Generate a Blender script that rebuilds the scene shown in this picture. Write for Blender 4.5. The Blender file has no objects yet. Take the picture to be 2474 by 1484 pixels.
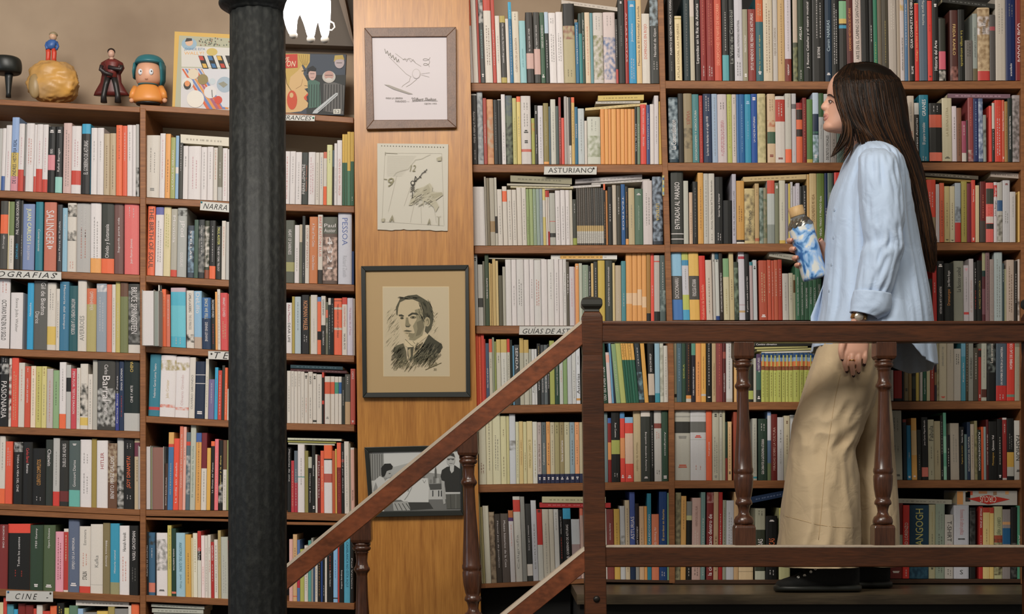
import bpy, math, random
from mathutils import Vector, noise
random.seed(7)
SC = bpy.context.scene
COL = SC.collection
# ---------------------------------------------------------------- camera, world, lights
F_PX = 3600.0; CX = 1237.0; CY = 1150.0; CAMZ = 1.5
cam = bpy.data.cameras.new('camera'); camo = bpy.data.objects.new('camera', cam); COL.objects.link(camo)
cam.sensor_width = 36.0; cam.lens = 36.0*F_PX/2474.0
cam.shift_y = (CY-742.0)/2474.0; cam.shift_x = 0.0
cam.clip_start = 0.05; cam.clip_end = 60
camo.location = (0, 0, CAMZ); camo.rotation_euler = (math.pi/2, 0, 0)
SC.camera = camo
SC.view_settings.view_transform = 'Standard'; SC.view_settings.look = 'None'
SC.view_settings.gamma = 1.0; SC.view_settings.use_curve_mapping = False
SC.view_settings.exposure = 0.0
world = bpy.data.worlds.new('room_ambient'); SC.world = world; world.use_nodes = True
world.node_tree.nodes['Background'].inputs[0].default_value = (0.95, 0.92, 0.86, 1)
world.node_tree.nodes['Background'].inputs[1].default_value = 0.22

def area(name, loc, target, sx, sy, power, color):
    l = bpy.data.lights.new(name, 'AREA'); l.shape = 'RECTANGLE'; l.size = sx; l.size_y = sy
    l.energy = power; l.color = color
    o = bpy.data.objects.new(name, l); COL.objects.link(o); o.location = loc
    d = Vector(target)-Vector(loc); o.rotation_euler = d.to_track_quat('-Z', 'Y').to_euler()
    return o
area('added_key_light', (-1.1, 1.7, 3.75), (-0.7, 5.0, 1.9), 1.5, 0.8, 108, (1.0, 0.95, 0.88))  # added overhead key light, not a visible lamp of the room
area('added_right_fill', (0.9, 2.3, 3.95), (0.8, 5.0, 1.7), 1.2, 0.7, 38, (1.0, 0.93, 0.80))  # added fill to brighten the right-hand shelves, no fixture behind it
area('street_window_light', (-3.6, 2.6, 2.2), (-0.6, 3.8, 1.9), 0.9, 1.8, 16, (0.72, 0.84, 1.0))

def W(px, py, D):
    return Vector(((px-CX)/F_PX*D, D, CAMZ-(py-CY)/F_PX*D))
def lin(c):
    c = c/255.0
    return c/12.92 if c <= 0.04045 else ((c+0.055)/1.055)**2.4
def hexc(h, g=1.0):
    return tuple(min(0.92, lin(int(h[i:i+2], 16))*g) for i in (0, 2, 4))

# ---------------------------------------------------------------- materials
def nodes_of(name):
    m = bpy.data.materials.new(name); m.use_nodes = True
    nt = m.node_tree; b = nt.nodes['Principled BSDF']
    return m, nt, b
def plain(name, h, rough=0.5, metal=0.0, spec=0.5, g=1.0, coat=0.0, bump=0.0, bscale=80.0):
    m, nt, b = nodes_of(name)
    b.inputs['Base Color'].default_value = (*hexc(h, g), 1); b.inputs['Roughness'].default_value = rough
    b.inputs['Metallic'].default_value = metal; b.inputs['Specular IOR Level'].default_value = spec
    b.inputs['Coat Weight'].default_value = coat
    if bump:
        tc = nt.nodes.new('ShaderNodeTexCoord'); nz = nt.nodes.new('ShaderNodeTexNoise'); bp = nt.nodes.new('ShaderNodeBump')
        nz.inputs['Scale'].default_value = bscale; nz.inputs['Detail'].default_value = 4
        bp.inputs['Strength'].default_value = bump; bp.inputs['Distance'].default_value = 0.01
        nt.links.new(tc.outputs['Object'], nz.inputs['Vector']); nt.links.new(nz.outputs['Fac'], bp.inputs['Height'])
        nt.links.new(bp.outputs['Normal'], b.inputs['Normal'])
    return m
def vcol(name, rough=0.5, spec=0.4, coat=0.0, noise_amt=0.0):
    m, nt, b = nodes_of(name)
    a = nt.nodes.new('ShaderNodeAttribute'); a.attribute_name = 'Col'
    b.inputs['Roughness'].default_value = rough; b.inputs['Specular IOR Level'].default_value = spec
    b.inputs['Coat Weight'].default_value = coat; b.inputs['Coat Roughness'].default_value = 0.25
    if noise_amt:
        tc = nt.nodes.new('ShaderNodeTexCoord'); nz = nt.nodes.new('ShaderNodeTexNoise'); nz.inputs['Scale'].default_value = 260
        nz.inputs['Detail'].default_value = 2
        mr = nt.nodes.new('ShaderNodeMapRange'); mr.inputs['To Min'].default_value = 1-noise_amt; mr.inputs['To Max'].default_value = 1+noise_amt
        mx = nt.nodes.new('ShaderNodeVectorMath'); mx.operation = 'SCALE'
        nt.links.new(tc.outputs['Object'], nz.inputs['Vector']); nt.links.new(nz.outputs['Fac'], mr.inputs['Value'])
        nt.links.new(a.outputs['Color'], mx.inputs[0]); nt.links.new(mr.outputs['Result'], mx.inputs['Scale'])
        nt.links.new(mx.outputs['Vector'], b.inputs['Base Color'])
    else:
        nt.links.new(a.outputs['Color'], b.inputs['Base Color'])
    return m
def wood(name, h1, h2, rough=0.45, scale=(3, 30, 30), coat=0.0, h3=None, bump=0.12, g=1.0, spec=0.4):
    m, nt, b = nodes_of(name)
    tc = nt.nodes.new('ShaderNodeTexCoord'); mp = nt.nodes.new('ShaderNodeMapping')
    mp.inputs['Scale'].default_value = scale
    n1 = nt.nodes.new('ShaderNodeTexNoise'); n1.inputs['Scale'].default_value = 1.6; n1.inputs['Detail'].default_value = 8; n1.inputs['Distortion'].default_value = 0.8
    n2 = nt.nodes.new('ShaderNodeTexNoise'); n2.inputs['Scale'].default_value = 9; n2.inputs['Detail'].default_value = 6
    n3 = nt.nodes.new('ShaderNodeTexNoise'); n3.inputs['Scale'].default_value = 1.8; n3.inputs['Detail'].default_value = 3
    mixf = nt.nodes.new('ShaderNodeMath'); mixf.operation = 'MULTIPLY_ADD'; mixf.inputs[1].default_value = 0.5
    r = nt.nodes.new('ShaderNodeValToRGB'); e = r.color_ramp.elements
    e[0].position = 0.35; e[0].color = (*hexc(h2, g), 1); e[1].position = 0.75; e[1].color = (*hexc(h1, g), 1)
    nt.links.new(tc.outputs['Object'], mp.inputs['Vector'])
    nt.links.new(mp.outputs['Vector'], n1.inputs['Vector']); nt.links.new(mp.outputs['Vector'], n2.inputs['Vector'])
    nt.links.new(tc.outputs['Object'], n3.inputs['Vector'])
    nt.links.new(n2.outputs['Fac'], mixf.inputs[0])
    half = nt.nodes.new('ShaderNodeMath'); half.operation = 'MULTIPLY'; half.inputs[1].default_value = 0.55
    nt.links.new(n1.outputs['Fac'], half.inputs[0]); nt.links.new(half.outputs[0], mixf.inputs[2])
    nt.links.new(mixf.outputs[0], r.inputs['Fac'])
    if h3:
        mx = nt.nodes.new('ShaderNodeMixRGB'); mx.inputs['Color2'].default_value = (*hexc(h3, g), 1)
        rr = nt.nodes.new('ShaderNodeMapRange'); rr.inputs['From Min'].default_value = 0.5; rr.inputs['From Max'].default_value = 0.8; rr.inputs['To Max'].default_value = 0.7
        nt.links.new(n3.outputs['Fac'], rr.inputs['Value']); nt.links.new(rr.outputs['Result'], mx.inputs['Fac'])
        nt.links.new(r.outputs['Color'], mx.inputs['Color1']); nt.links.new(mx.outputs['Color'], b.inputs['Base Color'])
    else:
        nt.links.new(r.outputs['Color'], b.inputs['Base Color'])
    bp = nt.nodes.new('ShaderNodeBump'); bp.inputs['Strength'].default_value = bump; bp.inputs['Distance'].default_value = 0.004
    nt.links.new(n2.outputs['Fac'], bp.inputs['Height']); nt.links.new(bp.outputs['Normal'], b.inputs['Normal'])
    b.inputs['Roughness'].default_value = rough; b.inputs['Coat Weight'].default_value = coat
    b.inputs['Coat Roughness'].default_value = 0.2; b.inputs['Specular IOR Level'].default_value = spec
    return m
M = {}
M['book'] = vcol('book_cover', 0.48, 0.35, 0.0, 0.05)
M['art'] = vcol('printed_paper', 0.55, 0.3)
M['figure'] = vcol('painted_figure', 0.4, 0.4)
M['shelf'] = wood('bookcase_wood', '9c663c', '714627', 0.5, (3, 40, 40), g=1.0)
M['shelf_dark'] = wood('bookcase_wood_dark', '4a2e1a', '302012', 0.6, (3, 30, 30))
M['pier'] = wood('pier_veneer', 'c88c42', '9a6228', 0.38, (24, 24, 1.6), coat=0.15, h3='95602c', bump=0.05)
M['rail'] = wood('dark_stained_wood', '5c3219', '351d0e', 0.34, (2.5, 25, 25), coat=0.1, h3='20140e')
M['rail_stair'] = wood('worn_handrail_wood', '8a4a2a', '4f2914', 0.38, (5, 30, 9), coat=0.15, h3='33211a')
M['turned'] = wood('turned_dark_wood', '5a3420', '331c10', 0.3, (25, 25, 3), coat=0.3)
M['worn'] = plain('worn_varnish', 'a99a88', 0.6, bump=0.2, bscale=60)
M['iron'] = None

# ---------------------------------------------------------------- mesh helper
class MB:
    def __init__(s): s.v = []; s.f = []; s.c = []; s.m = []; s.cur = (0.5, 0.5, 0.5); s.mi = 0
    def face(s, idx, c=None): s.f.append(tuple(idx)); s.c.append(c or s.cur); s.m.append(s.mi)
    def poly(s, pts, c=None):
        b = len(s.v); s.v += [tuple(p) for p in pts]; s.face(range(b, b+len(pts)), c)
    def hexa(s, p, c=None):          # p: 4 front (bl,br,tr,tl) + 4 back
        b = len(s.v); s.v += [tuple(q) for q in p]
        for f in ((0, 1, 2, 3), (5, 4, 7, 6), (4, 0, 3, 7), (1, 5, 6, 2), (3, 2, 6, 7), (4, 5, 1, 0)):
            s.face([b+i for i in f], c)
    def box(s, x0, x1, y0, y1, z0, z1, c=None):
        s.hexa([(x0, y0, z0), (x1, y0, z0), (x1, y0, z1), (x0, y0, z1), (x0, y1, z0), (x1, y1, z0), (x1, y1, z1), (x0, y1, z1)], c)
    def ringloft(s, rings, c=None, cap=True, closed=True):
        n = len(rings[0]); b = len(s.v)
        for r in rings: s.v += [tuple(p) for p in r]
        for i in range(len(rings)-1):
            for j in range(n if closed else n-1):
                k = (j+1) % n
                s.face((b+i*n+j, b+i*n+k, b+(i+1)*n+k, b+(i+1)*n+j), c)
        if cap:
            s.face([b+j for j in range(n)][::-1], c); s.face([b+(len(rings)-1)*n+j for j in range(n)], c)
    def lathe(s, center, prof, n=24, axis=None, c=None, flute=0, fdepth=0.0, cap=True):
        ax = Vector(axis or (0, 0, 1)).normalized()
        up = Vector((0, 1, 0)) if abs(ax.y) < 0.9 else Vector((1, 0, 0))
        u = ax.cross(up).normalized(); w = ax.cross(u).normalized()
        rings = []
        for t, r in prof:
            rg = []
            for j in range(n):
                a = 2*math.pi*j/n
                rr = r
                if flute: rr = r*(1-fdepth*(0.5+0.5*math.cos(a*flute)))
                rg.append(Vector(center)+ax*t+u*(math.cos(a)*rr)+w*(math.sin(a)*rr))
            rings.append(rg)
        s.ringloft(rings, c, cap)
    def tube(s, pts, rad, n=8, c=None, cap=True):
        pts = [Vector(p) for p in pts]
        if not hasattr(rad, '__len__'): rad = [rad]*len(pts)
        rings = []; pu = None
        for i, p in enumerate(pts):
            d = (pts[min(i+1, len(pts)-1)]-pts[max(i-1, 0)])
            if d.length < 1e-9: d = Vector((0, 0, 1))
            d.normalize()
            if pu is None:
                pu = Vector((0, 1, 0)) if abs(d.y) < 0.9 else Vector((1, 0, 0))
            u = (pu-d*pu.dot(d)).normalized(); pu = u; w = d.cross(u)
            rings.append([p+(u*math.cos(2*math.pi*j/n)+w*math.sin(2*math.pi*j/n))*rad[i] for j in range(n)])
        if isinstance(c, list):
            for i in range(len(rings)-1): s.ringloft(rings[i:i+2], c[i], False)
        else: s.ringloft(rings, c, cap)
    def add(s, o):
        b = len(s.v); s.v += o.v; s.f += [tuple(i+b for i in f) for f in o.f]; s.c += o.c; s.m += o.m
    def build(s, name, mats, parent=None, smooth=False, loc=None):
        me = bpy.data.meshes.new(name)
        vs = s.v
        if loc is not None: vs = [(a[0]-loc[0], a[1]-loc[1], a[2]-loc[2]) for a in vs]
        me.from_pydata(vs, [], s.f)
        ca = me.color_attributes.new('Col', 'FLOAT_COLOR', 'CORNER')
        buf = []
        for p in me.polygons:
            c = s.c[p.index]; buf += [c[0], c[1], c[2], 1.0]*p.loop_total
        ca.data.foreach_set('color', buf)
        if not isinstance(mats, (list, tuple)): mats = [mats]
        for m in mats: me.materials.append(m)
        me.polygons.foreach_set('material_index', s.m)
        if smooth: me.polygons.foreach_set('use_smooth', [True]*len(me.polygons))
        me.update()
        o = bpy.data.objects.new(name, me); COL.objects.link(o)
        if loc is not None: o.location = loc
        if parent is not None:
            o.parent = parent; q = parent; off = Vector((0, 0, 0))
            while q is not None: off += q.location; q = q.parent
            o.location = tuple(Vector(loc or (0, 0, 0))-off)
        return o
def bevel(o, w, seg=2):
    m = o.modifiers.new('bevel', 'BEVEL'); m.width = w; m.segments = seg; m.limit_method = 'ANGLE'; m.angle_limit = 0.6
    return o
def subd(o, lv=1):
    m = o.modifiers.new('smooth', 'SUBSURF'); m.levels = lv; m.render_levels = lv; return o
def thing(name, label, cat, loc=(0, 0, 0), group=None):
    o = bpy.data.objects.new(name, None); COL.objects.link(o); o.location = loc; o.empty_display_size = 0.05
    o['label'] = label; o['category'] = cat
    if group: o['group'] = group
    return o
def tag(o, label, cat, group=None):
    o['label'] = label; o['category'] = cat
    if group: o['group'] = group
    return o

# ---------------------------------------------------------------- lettering
_tc = {}
def glyphs(txt, shear=0.0, spacing=1.0, res=2):
    k = (txt, shear, spacing)
    if k in _tc: return _tc[k]
    cu = bpy.data.curves.new('lettering', 'FONT'); cu.body = txt; cu.shear = shear; cu.space_character = spacing
    cu.resolution_u = res; cu.fill_mode = 'FRONT'
    ob = bpy.data.objects.new('lettering', cu); COL.objects.link(ob)
    bpy.context.view_layer.update()
    dg = bpy.context.evaluated_depsgraph_get(); me = ob.evaluated_get(dg).to_mesh()
    vs = [(v.co.x, v.co.y) for v in me.vertices]; fs = [tuple(p.vertices) for p in me.polygons]
    ob.evaluated_get(dg).to_mesh_clear()
    bpy.data.objects.remove(ob); bpy.data.curves.remove(cu)
    if not vs: vs = [(0, 0), (1, 0), (0, 1)]; fs = []
    x0 = min(v[0] for v in vs); x1 = max(v[0] for v in vs); y0 = min(v[1] for v in vs); y1 = max(v[1] for v in vs)
    sx = 1/max(1e-6, x1-x0); sy = 1/max(1e-6, y1-y0)
    r = ([((v[0]-x0)*sx, (v[1]-y0)*sy) for v in vs], fs); _tc[k] = r
    return r
def write(mb, txt, fn, c, shear=0.0, spacing=1.0):
    vs, fs = glyphs(txt, shear, spacing)
    b = len(mb.v); mb.v += [tuple(fn(u, v)) for u, v in vs]
    for f in fs: mb.face([b+i for i in f], c)
DATA = """
#A1 0 270 6.872 0 1305 2320 1410 .035 .0
15,280,a 75,275,W;b=U/.77/1 170,225,W;m=P/.4/.8 290,95,.8aa3cc;b=.c9ad50/.48/.8;b=P/.8/1;t=DE_LONDRES._HISTORIA_REAL/N/.3/.9/.5 385,200,W;b=R/.68/1;m=P/.2/.6 415,210,g;b=r/.77/1 550,195,W;m=s/.22/.6 590,215,W;b=R/.77/1 695,210,W;b=R/.66/1;m=P/.25/.6 785,215,W;b=R/.81/1;m=P/.2/.7 905,250,B;b=.d08088/.43/.66;m=W/.05/.1;t=PREMIO/W/.34/.41/.4 -910 1030,250,B;b=.8fc4b8/.76/1;m=W/.05/.1;t=Rafael_Barragan/W/.33/.68/.4 -1040 1180,190,.c9a9a2;m=g/.1/.9 1340,240,W;b=R/.66/.87;m=P/.2/.6 -1350 1495,205,.24211f;b=c/0/.14;t=EL_GOBIERNO_DE_ASTURIAS/W/.24/.72/.5 -1505 1610,270,W;m=g/.2/.5 1720,270,W;m=g/.2/.5 1820,365,t;m=n/.2/.9 1925,360,t;m=n/.2/.9 2030,225,O;m=r/.05/.5 2110,235,.d9552f;m=W/.1/.5 2200,222,W;m=g/.1/.5 2255,222,W 2310,210,a;n=K/.6/1
#B1 340 270 7.068 80 1460 1500 1530 .02 .01
315,405,w;m=g/.2/.6;m=g/.85/.9 410,372,W;m=P/.1/.7 500,380,o;m=n/.4/.9 585,440,.9ca05c;t=LA_CASA_DE_VERANO/W/.05/.85/.4 640,410,u;b=W/.5/.6 715,530,K;m=W/.05/.5 805,585,W;m=K/.2/.4 1025,590,W;m=P/.2/.8 1130,605,W;m=g/.1/.8 1235,600,W;m=g/.1/.6 1310,615,w;m=s/.05/.6 1390,590,.75705f;m=W/.3/.6;b=a/.75/1 1480,625,W;m=P/.1/.9 1530,640,W
H680,385,1505,440,150,.d2c8b4
#A2 0 470 6.872 0 1235 2320 1335 .022 .0
120,110,.45433d;b=O/.2/.48;t=DI_Caravaggio/W/.5/.7/.3 140,115,C 225,120,.6f7f4c;b=w/.5/1;m=g/.55/.9 330,80,B;t=PHIL_COLLINS_BIOGRAFIA/W/.03/.5/.45;t=CENTAURO/c/.58/.85/.35 370,100,K;m=W/.5/.8 565,160,.7787ae;T=JUAN_CARLOS_I/.e6e29a/.07/.6/.45;T=ERICA_QUINTANA/W/.63/.85/.25 -580 705,125,.257888;T=Conversaciones/W/.4/.8/.3 -725 930,130,.bd6a52;T=SALINGER/W/.12/.62/.65;m=W/.64/.69 -945 1030,170,.3a3b3e;t=Jesus_Perez_de_Tudela/W/.1/.85/.4 1115,225,.86aec2;T=Antologia_poetica/W/.1/.6/.35 1265,145,w;n=K/.03/.2;n=K/.4/.55;m=s/.85/.95 1500,150,.aaa6a2;m=s/.35/.8;m=W/.05/.5 1680,145,W;b=o/.79/1;m=g/.2/.8 1895,150,.34362f;b=O/.79/1;t=Olvido_y_Eutanasia/W/.3/.78/.4 2055,155,.6e4a44;t=Segunda_parte_vida/W/.2/.7/.25 -2065 2310,150,.d5625e;m=W/.05/.2;t=Juan_Ramon_Jimenez/W/.5/.85/.2
#A3 0 660 3.806 0 693 1290 738 .022 .0
85,55,W;T=OCTAVIO_PAZ_EN_SU_SIGLO/K/.3/.88/.42;m=s/.03/.2 92,60,K 205,180,W;T=Steve_Jobs_Walter/g/.1/.7/.3 -245 305,90,.1f96c4;t=Nietzsche/W/.3/.5/.3 430,70,.595752;T=Gil_de_Biedma/W/.03/.5/.35;T=Diarios/W/.45/.62/.3 512,88,w;b=Y/.65/.92;m=g/.1/.4 545,145,w;m=n/.2/.8 632,80,.34708f;T=Memoria_del_tiempo/W/.05/.85/.3 712,118,.21545a;T=ANTONIO_ROMERO_Y_LA_REPUBLICA/W/.2/.75/.45 795,68,w;t=AVERROES/g/.5/.85/.5 885,142,.a89a5e;b=.c9673f/0/.25;T=OPPENHEIMER/w/.05/.35/.35 980,98,.8a939e;n=W/.02/.12;m=W/.2/.7 1028,105,s 1062,105,w;m=g/.2/.9 1105,82,.b5a65a;m=w/.3/.8 1180,88,.6f7448;b=n/0/.2 1290,100,.3c3a35;n=g/.1/.85;b=w/.88/1;T=BRUCE_SPRINGSTEEN/W/.05/.72/.5
#A4 0 660 3.806 0 1410 1290 1455 .02 .0
75,770,B;n=a/.1/.25;T=PASIONARIA/W/.35/.88/.6;m=W/.02/.08 100,780,w;n=r/.1/.9 165,778,.d9482f;m=C/.2/.9 222,825,w;m=s/.1/.6 278,858,.c44a2e;T=HISTORIA_DE_ESPAÑA/W/.2/.7/.3;m=W/.03/.1 325,855,.dcc8ae;m=R/.05/.15;m=g/.2/.8 378,858,.bcb25e;m=n/.1/.9 425,858,.c9bc74;m=r/.03/.15;m=g/.3/.8 485,880,.b5aaa5;m=s/.2/.9 542,895,.84a374;m=K/.2/.6 605,820,W;b=O/.78/1;m=g/.1/.6 650,845,a;b=B/.2/.42 702,878,.c03c46;T=PEPA_FLOR._TESTAS_DRAGON/W/.05/.75/.4 735,872,w;m=g/.1/.9 808,835,w;n=K/.3/.8;b=Y/.82/.94 850,930,w;m=g/.1/.9 895,800,.a9a499 1060,805,.3a3833;n=a/.4/.95;T=Barral/W/.22/.58/.42;T=Carlos/W/.06/.2/.2;T=Memorias/W/.6/.78/.2 1095,805,.2a2a2e;b=.333a80/.47/1;t=Carlos_Barral_Poeta/W/.05/.9/.35 1140,812,N;T=VINICIUS_VIVAS/W/.1/.42/.4;m=R/.5/.8 1285,800,.14211f;b=a/.75/1;t=CHEMA/Y/.02/.17/.2;t=CINE_Y_ARTE/W/.36/.6/.15
#A5 0 1040 3.342 0 590 1130 640 .018 .0
38,45,w;b=O/.78/1;m=g/.1/.5 98,90,.d9502f;m=W/.1/.4 -105 180,95,B;n=a/0/.16;T=TODA_LA_VIDA_DEL_CINE/W/.2/.95/.22 260,95,B;T=Carlos_Barral/.d04040/.1/.33/.3;T=Retrato/W/.35/.5/.25 365,145,B;t=CUENTOS_COMPLETOS/.c98a3a/.2/.65/.3;m=W/.85/.92 425,75,.30352f;T=Chatwin/W/.15/.4/.5 480,62,a;b=.c93528/.79/1;m=g/.2/.7 555,82,.2b2a26;b=.6a2a28/.77/.93;t=DUELO_DE_ALFILES/W/.05/.4/.35 645,82,.4c5856;b=.5fa79b/.75/1;t=Goncourt_Diarios/W/.3/.7/.25;m=W/.05/.08 738,75,W;m=g/.2/.35;m=g/.5/.8 780,68,.96803a 870,82,W;t=HITLER/.a05050/.18/.42/.3 945,105,n;n=.a8957a/0/.6;t=BENITO_PEREZ_GALDOS/W/.2/.85/.4 1000,58,a;n=K/.4/1;t=JOSE_LUIS/W/.6/.85/.3 1085,68,.1b1a18;t=¡SOY_DINAMITA!/.e0602c/.25/.7/.45;m=W/.07/.14;m=W/.8/.86 1130,70,t;b=.6a3040/.05/.25;m=n/.3/.6
#A6 0 1040 3.342 0 1280 1125 1335 .015 .0
60,760,.7a2a28;T=GUION_DE_CINE/W/.02/.45/.2 240,755,B;b=.d9402a/0/.14;t=Todos_los_cuentos/W/.2/.65/.1;m=R/.7/.8 345,765,.2d402e;t=1920_Gunny/W/.05/.35/.2;m=W/.9/.95 445,765,.4a5a3c;t=Opera_Dickens/W/.05/.35/.2;m=W/.9/.95 512,818,.d7909f;m=r/.1/.8 550,795,w;b=.b03028/.05/.97;m=C/.1/.5 640,720,.586278;t=ESPEJO_DE_LA_MEMORIA/W/.25/.68/.3;m=W/.87/.92 730,775,w;b=R/.9/1;t=STALIN/K/.68/.8/.4;t=Estremera/g/.05/.28/.25;m=s/.4/.6 830,758,w;t=Kafka/g/.45/.62/.3;b=g/.872/.876 890,748,.7a6c48;T=Biblioteca_General/W/.25/.7/.25 965,752,.2b8ba8;b=.8f8a62/.83/1;t=Historia_natural/W/.3/.7/.2 1045,770,W;t=Hannah_Arendt/K/.1/.37/.32;m=s/.45/.8 1120,770,B;t=VASILI_GROSSMAN/W/.08/.5/.35;m=g/.6/.8
#A7 0 1040 3.342 0 1900 1125 1960 .015 .0
20,1390,C 50,1350,R 105,1405,.4a8a98 140,1445,c 200,1400,r 265,1410,r 290,1440,R 340,1410,w 400,1460,R 455,1418,O 515,1395,B;m=Y/.05/.4 555,1435,L 625,1415,.5a7a62 670,1440,u 780,1470,g 870,1460,Y 925,1425,y 1035,1440,g 1060,1415,w 1125,1400,O
H612,1372,1040,1384,42,w
#B2 340 480 3.905 55 722 840 768 .02 .01
130,70,.e2653c;T=THE_BIRTH_OF_SOUL/K/.03/.9/.6 -133 210,82,W;b=.5f63a0/0/.11;m=g/.2/.8 280,78,C;m=L/.1/.6 340,98,.a8a294;b=.c8452f/.9/1;T=Moviola/W/.1/.6/.4 430,88,.a5a5a0;T=JPod/W/.18/.48/.55;n=K/.03/.12;T=DOUGLAS/W/.65/.85/.3 -440 500,255,.3a4450;n=.7a94a8/.1/.9;T=STELLAR/W/.1/.8/.35 540,200,.41584a 600,200,.2c2f30;n=g/.1/.9;m=W/.1/.6 645,208,.3c4030;n=w/.1/.8;b=.8a4a30/.85/1 705,208,B;b=O/.78/1;m=W/.1/.7 760,260,.25261f;T=PAUL_AUSTER/.d6d060/.03/.35/.4;T=THE_NEW_YORK_TRILOGY/W/.38/.85/.35 800,210,w;m=s/.1/.6 840,220,a
#B3 340 480 3.905 165 1392 840 1435 .0 -.01
180,815,w 200,815,K;n=w/.1/.9 240,855,O;m=C/.1/.5 280,905,s;m=W/.1/.6 -285 427,842,.45aac2;b=.b9a0a8/0/.07;b=.5fb8c8/.3/.82;m=W/.84/.95 -433 505,868,w;T=CAMILLA_LACKBERG/K/.05/.38/.35;T=THE_ICE_PRINCESS/g/.42/.68/.35;n=K/.76/.9 580,872,.84acc8;b=.b09a88/.8/1;T=DeLillo/W/.03/.48/.5 665,935,.1f3350;b=.2f5f95/0/.4;T=SINCE_WE_FELL/.d6d0b0/.02/.42/.35;T=DENNIS_LEHANE/W/.48/.85/.3 705,950,B;T=RICHARD_FORD/W/.02/.45/.5;m=R/.5/.9 725,880,o 755,855,w;m=g/.1/.9 825,890,.c94444;T=WHAT_I_LOVED/W/.08/.42/.35;m=C/.5/.8 840,900,R
P20,870,125,1385,W
P128,875,165,1390,.8a9088
#B4 330 840 3.709 105 612 835 652 .035 .015
205,62,.2b7588;t=Federico_Garcia_Lorca_Teatro/W/.15/.7/.22;b=.b83a3a/.85/.9 343,68,W;n=y/.08/.25;t=Julio_Cortazar/.c0a878/.4/.7/.25;n=s/.8/.85 465,80,W;n=y/.1/.23;t=Oliverio_Girondo/.c0a0a0/.3/.8/.2;n=s/.83/.88 520,88,w;t=OLIVERIO_GIRONDO/g/.15/.85/.35 610,125,.1c2940;b=W/.23/.24;b=W/.38/.39;m=W/.87/.93 640,100,.c8bfae;m=g/.3/.8 695,285,.6f638c;m=W/.1/.6 725,178,c;m=g/.2/.8 760,205,R;m=W/.1/.9 785,160,K 810,180,.e2622f;m=W/.3/.9 832,370,w
#B5 330 840 3.709 245 1455 835 1458 .02 .01
275,1038,.4a352c;t=BOOM_BARCELONA/W/.15/.9/.35 325,760,.3d6c99;b=.d09c50/0/.17;b=R/.15/.19;m=C/.4/.8 375,815,.dd472c;t=La_vida_sin_dueño/W/.2/.9/.3 410,705,s;T=EL_CULTIVO_DE_LA_OJERIZA/w/.1/.9/.4 437,710,.dba090;m=K/.25/.4 475,760,k;n=a/.3/.8;b=R/.12/.17 525,690,.adae9f;t=El_maquillaje_de_la_familia/.7a8a7a/.1/.85/.4 575,765,.cf9445;b=U/0/.12;m=n/.1/.9 625,765,w;b=.702028/0/.46;m=g/.5/.9 660,900,.d3a040 695,840,B;b=O/0/.07;t=La_Danza_del_Viento/W/.2/.75/.35 730,820,.dd6a70;m=w/.2/.8 770,830,B;n=a/.6/.9;t=El_actor_y_la_diana/.d6c060/.1/.7/.4 805,830,w;b=n/0/.42;m=g/.5/.9 835,830,.8a8f55
P22,888,125,1450,W
P128,895,140,1450,.9a9c50
P143,895,240,1452,.94665a
#B6 340 1240 6.082 70 1205 1300 1262 .0 -.01
118,275,B;t=FUENTES_DE_AGUSTIN/W/.1/.7/.3 215,285,.365c78;n=K/.05/.2;m=W/.25/.4;b=.c8705a/.8/.95 232,290,B 395,290,W;n=g/.1/.6;m=K/.9/.93 455,180,.b9ab55;T=EL_JUICIO_DE_ORO/.8a8040/.05/.75/.4 522,225,.223c2c;T=GOGOL_INSPECTOR/W/.3/.7/.3;b=s/.93/.96 658,290,.8fb2c0;T=ANATOMIA_DEL_GUION/.3f6f78/.15/.6/.3;T=John_Truby/.4a7078/.65/.87/.25 745,315,.c6963a;m=n/.3/.8 770,365,C 838,295,.cfc8b4;m=y/.1/.6 893,265,.c6c2b4;b=.b3302a/0/.3;b=B/.3/.44;T=Carlos_Fuertes/W/.25/.44/.6 945,330,.dcc8c4;m=s/.5/.8 990,335,w;m=g/.2/.9 1035,320,w;m=g/.2/.3;m=R/.4/.6 1083,425,.a82a26;T=GARCIA_LORCA/W/.06/.4/.5;m=W/.4/.7 1140,390,w;m=K/.1/.9 1185,255,.a8925a;m=g/.1/.5 1290,350,.a8a89c;m=a/.3/.9 1305,400,R
#B7 340 1240 6.082 70 1900 1300 1950 0 0
H155,1335,935,1372,42,.a5a598
H165,1400,920,1420,60,.a5a598
H190,1470,890,1482,60,.98988c
#C1 680 290 3.621 25 735 635 750 .02 .0
70,275,W;m=R/.1/.9 120,275,W;m=g/.1/.6 175,282,W;m=g/.2/.9 232,285,.2f342e;t=PIERRE_LEMAITRE/W/.23/.8/.45;t=Couleurs_de_l'incendie/.c07050/.25/.75/.22 295,282,W;m=P/.1/.8 330,285,w;m=g/.2/.9 365,285,w;m=U/.1/.7 395,280,w;b=O/.65/1;b=s/0/.12 443,218,.c9c78c;m=g/.1/.3 460,265,K;b=k/0/.3 485,205,W;t=EL_SUEÑO_GRACIAS/.a09090/.3/.8/.35 530,178,W;t=ASTURIAS_WITHIN_YOUR_REACH/.c07068/.15/.85/.4 553,125,.d0aa44;b=.356048/.4/1 575,125,.d0aa44;b=.356048/.4/1 604,103,.d0aa44;b=.4a7a60/.53/1 635,105,.d0aa44;b=.356048/.4/1;m=W/.88/.94
#C2 680 290 3.621 42 1425 635 1440 .01 .0
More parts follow.
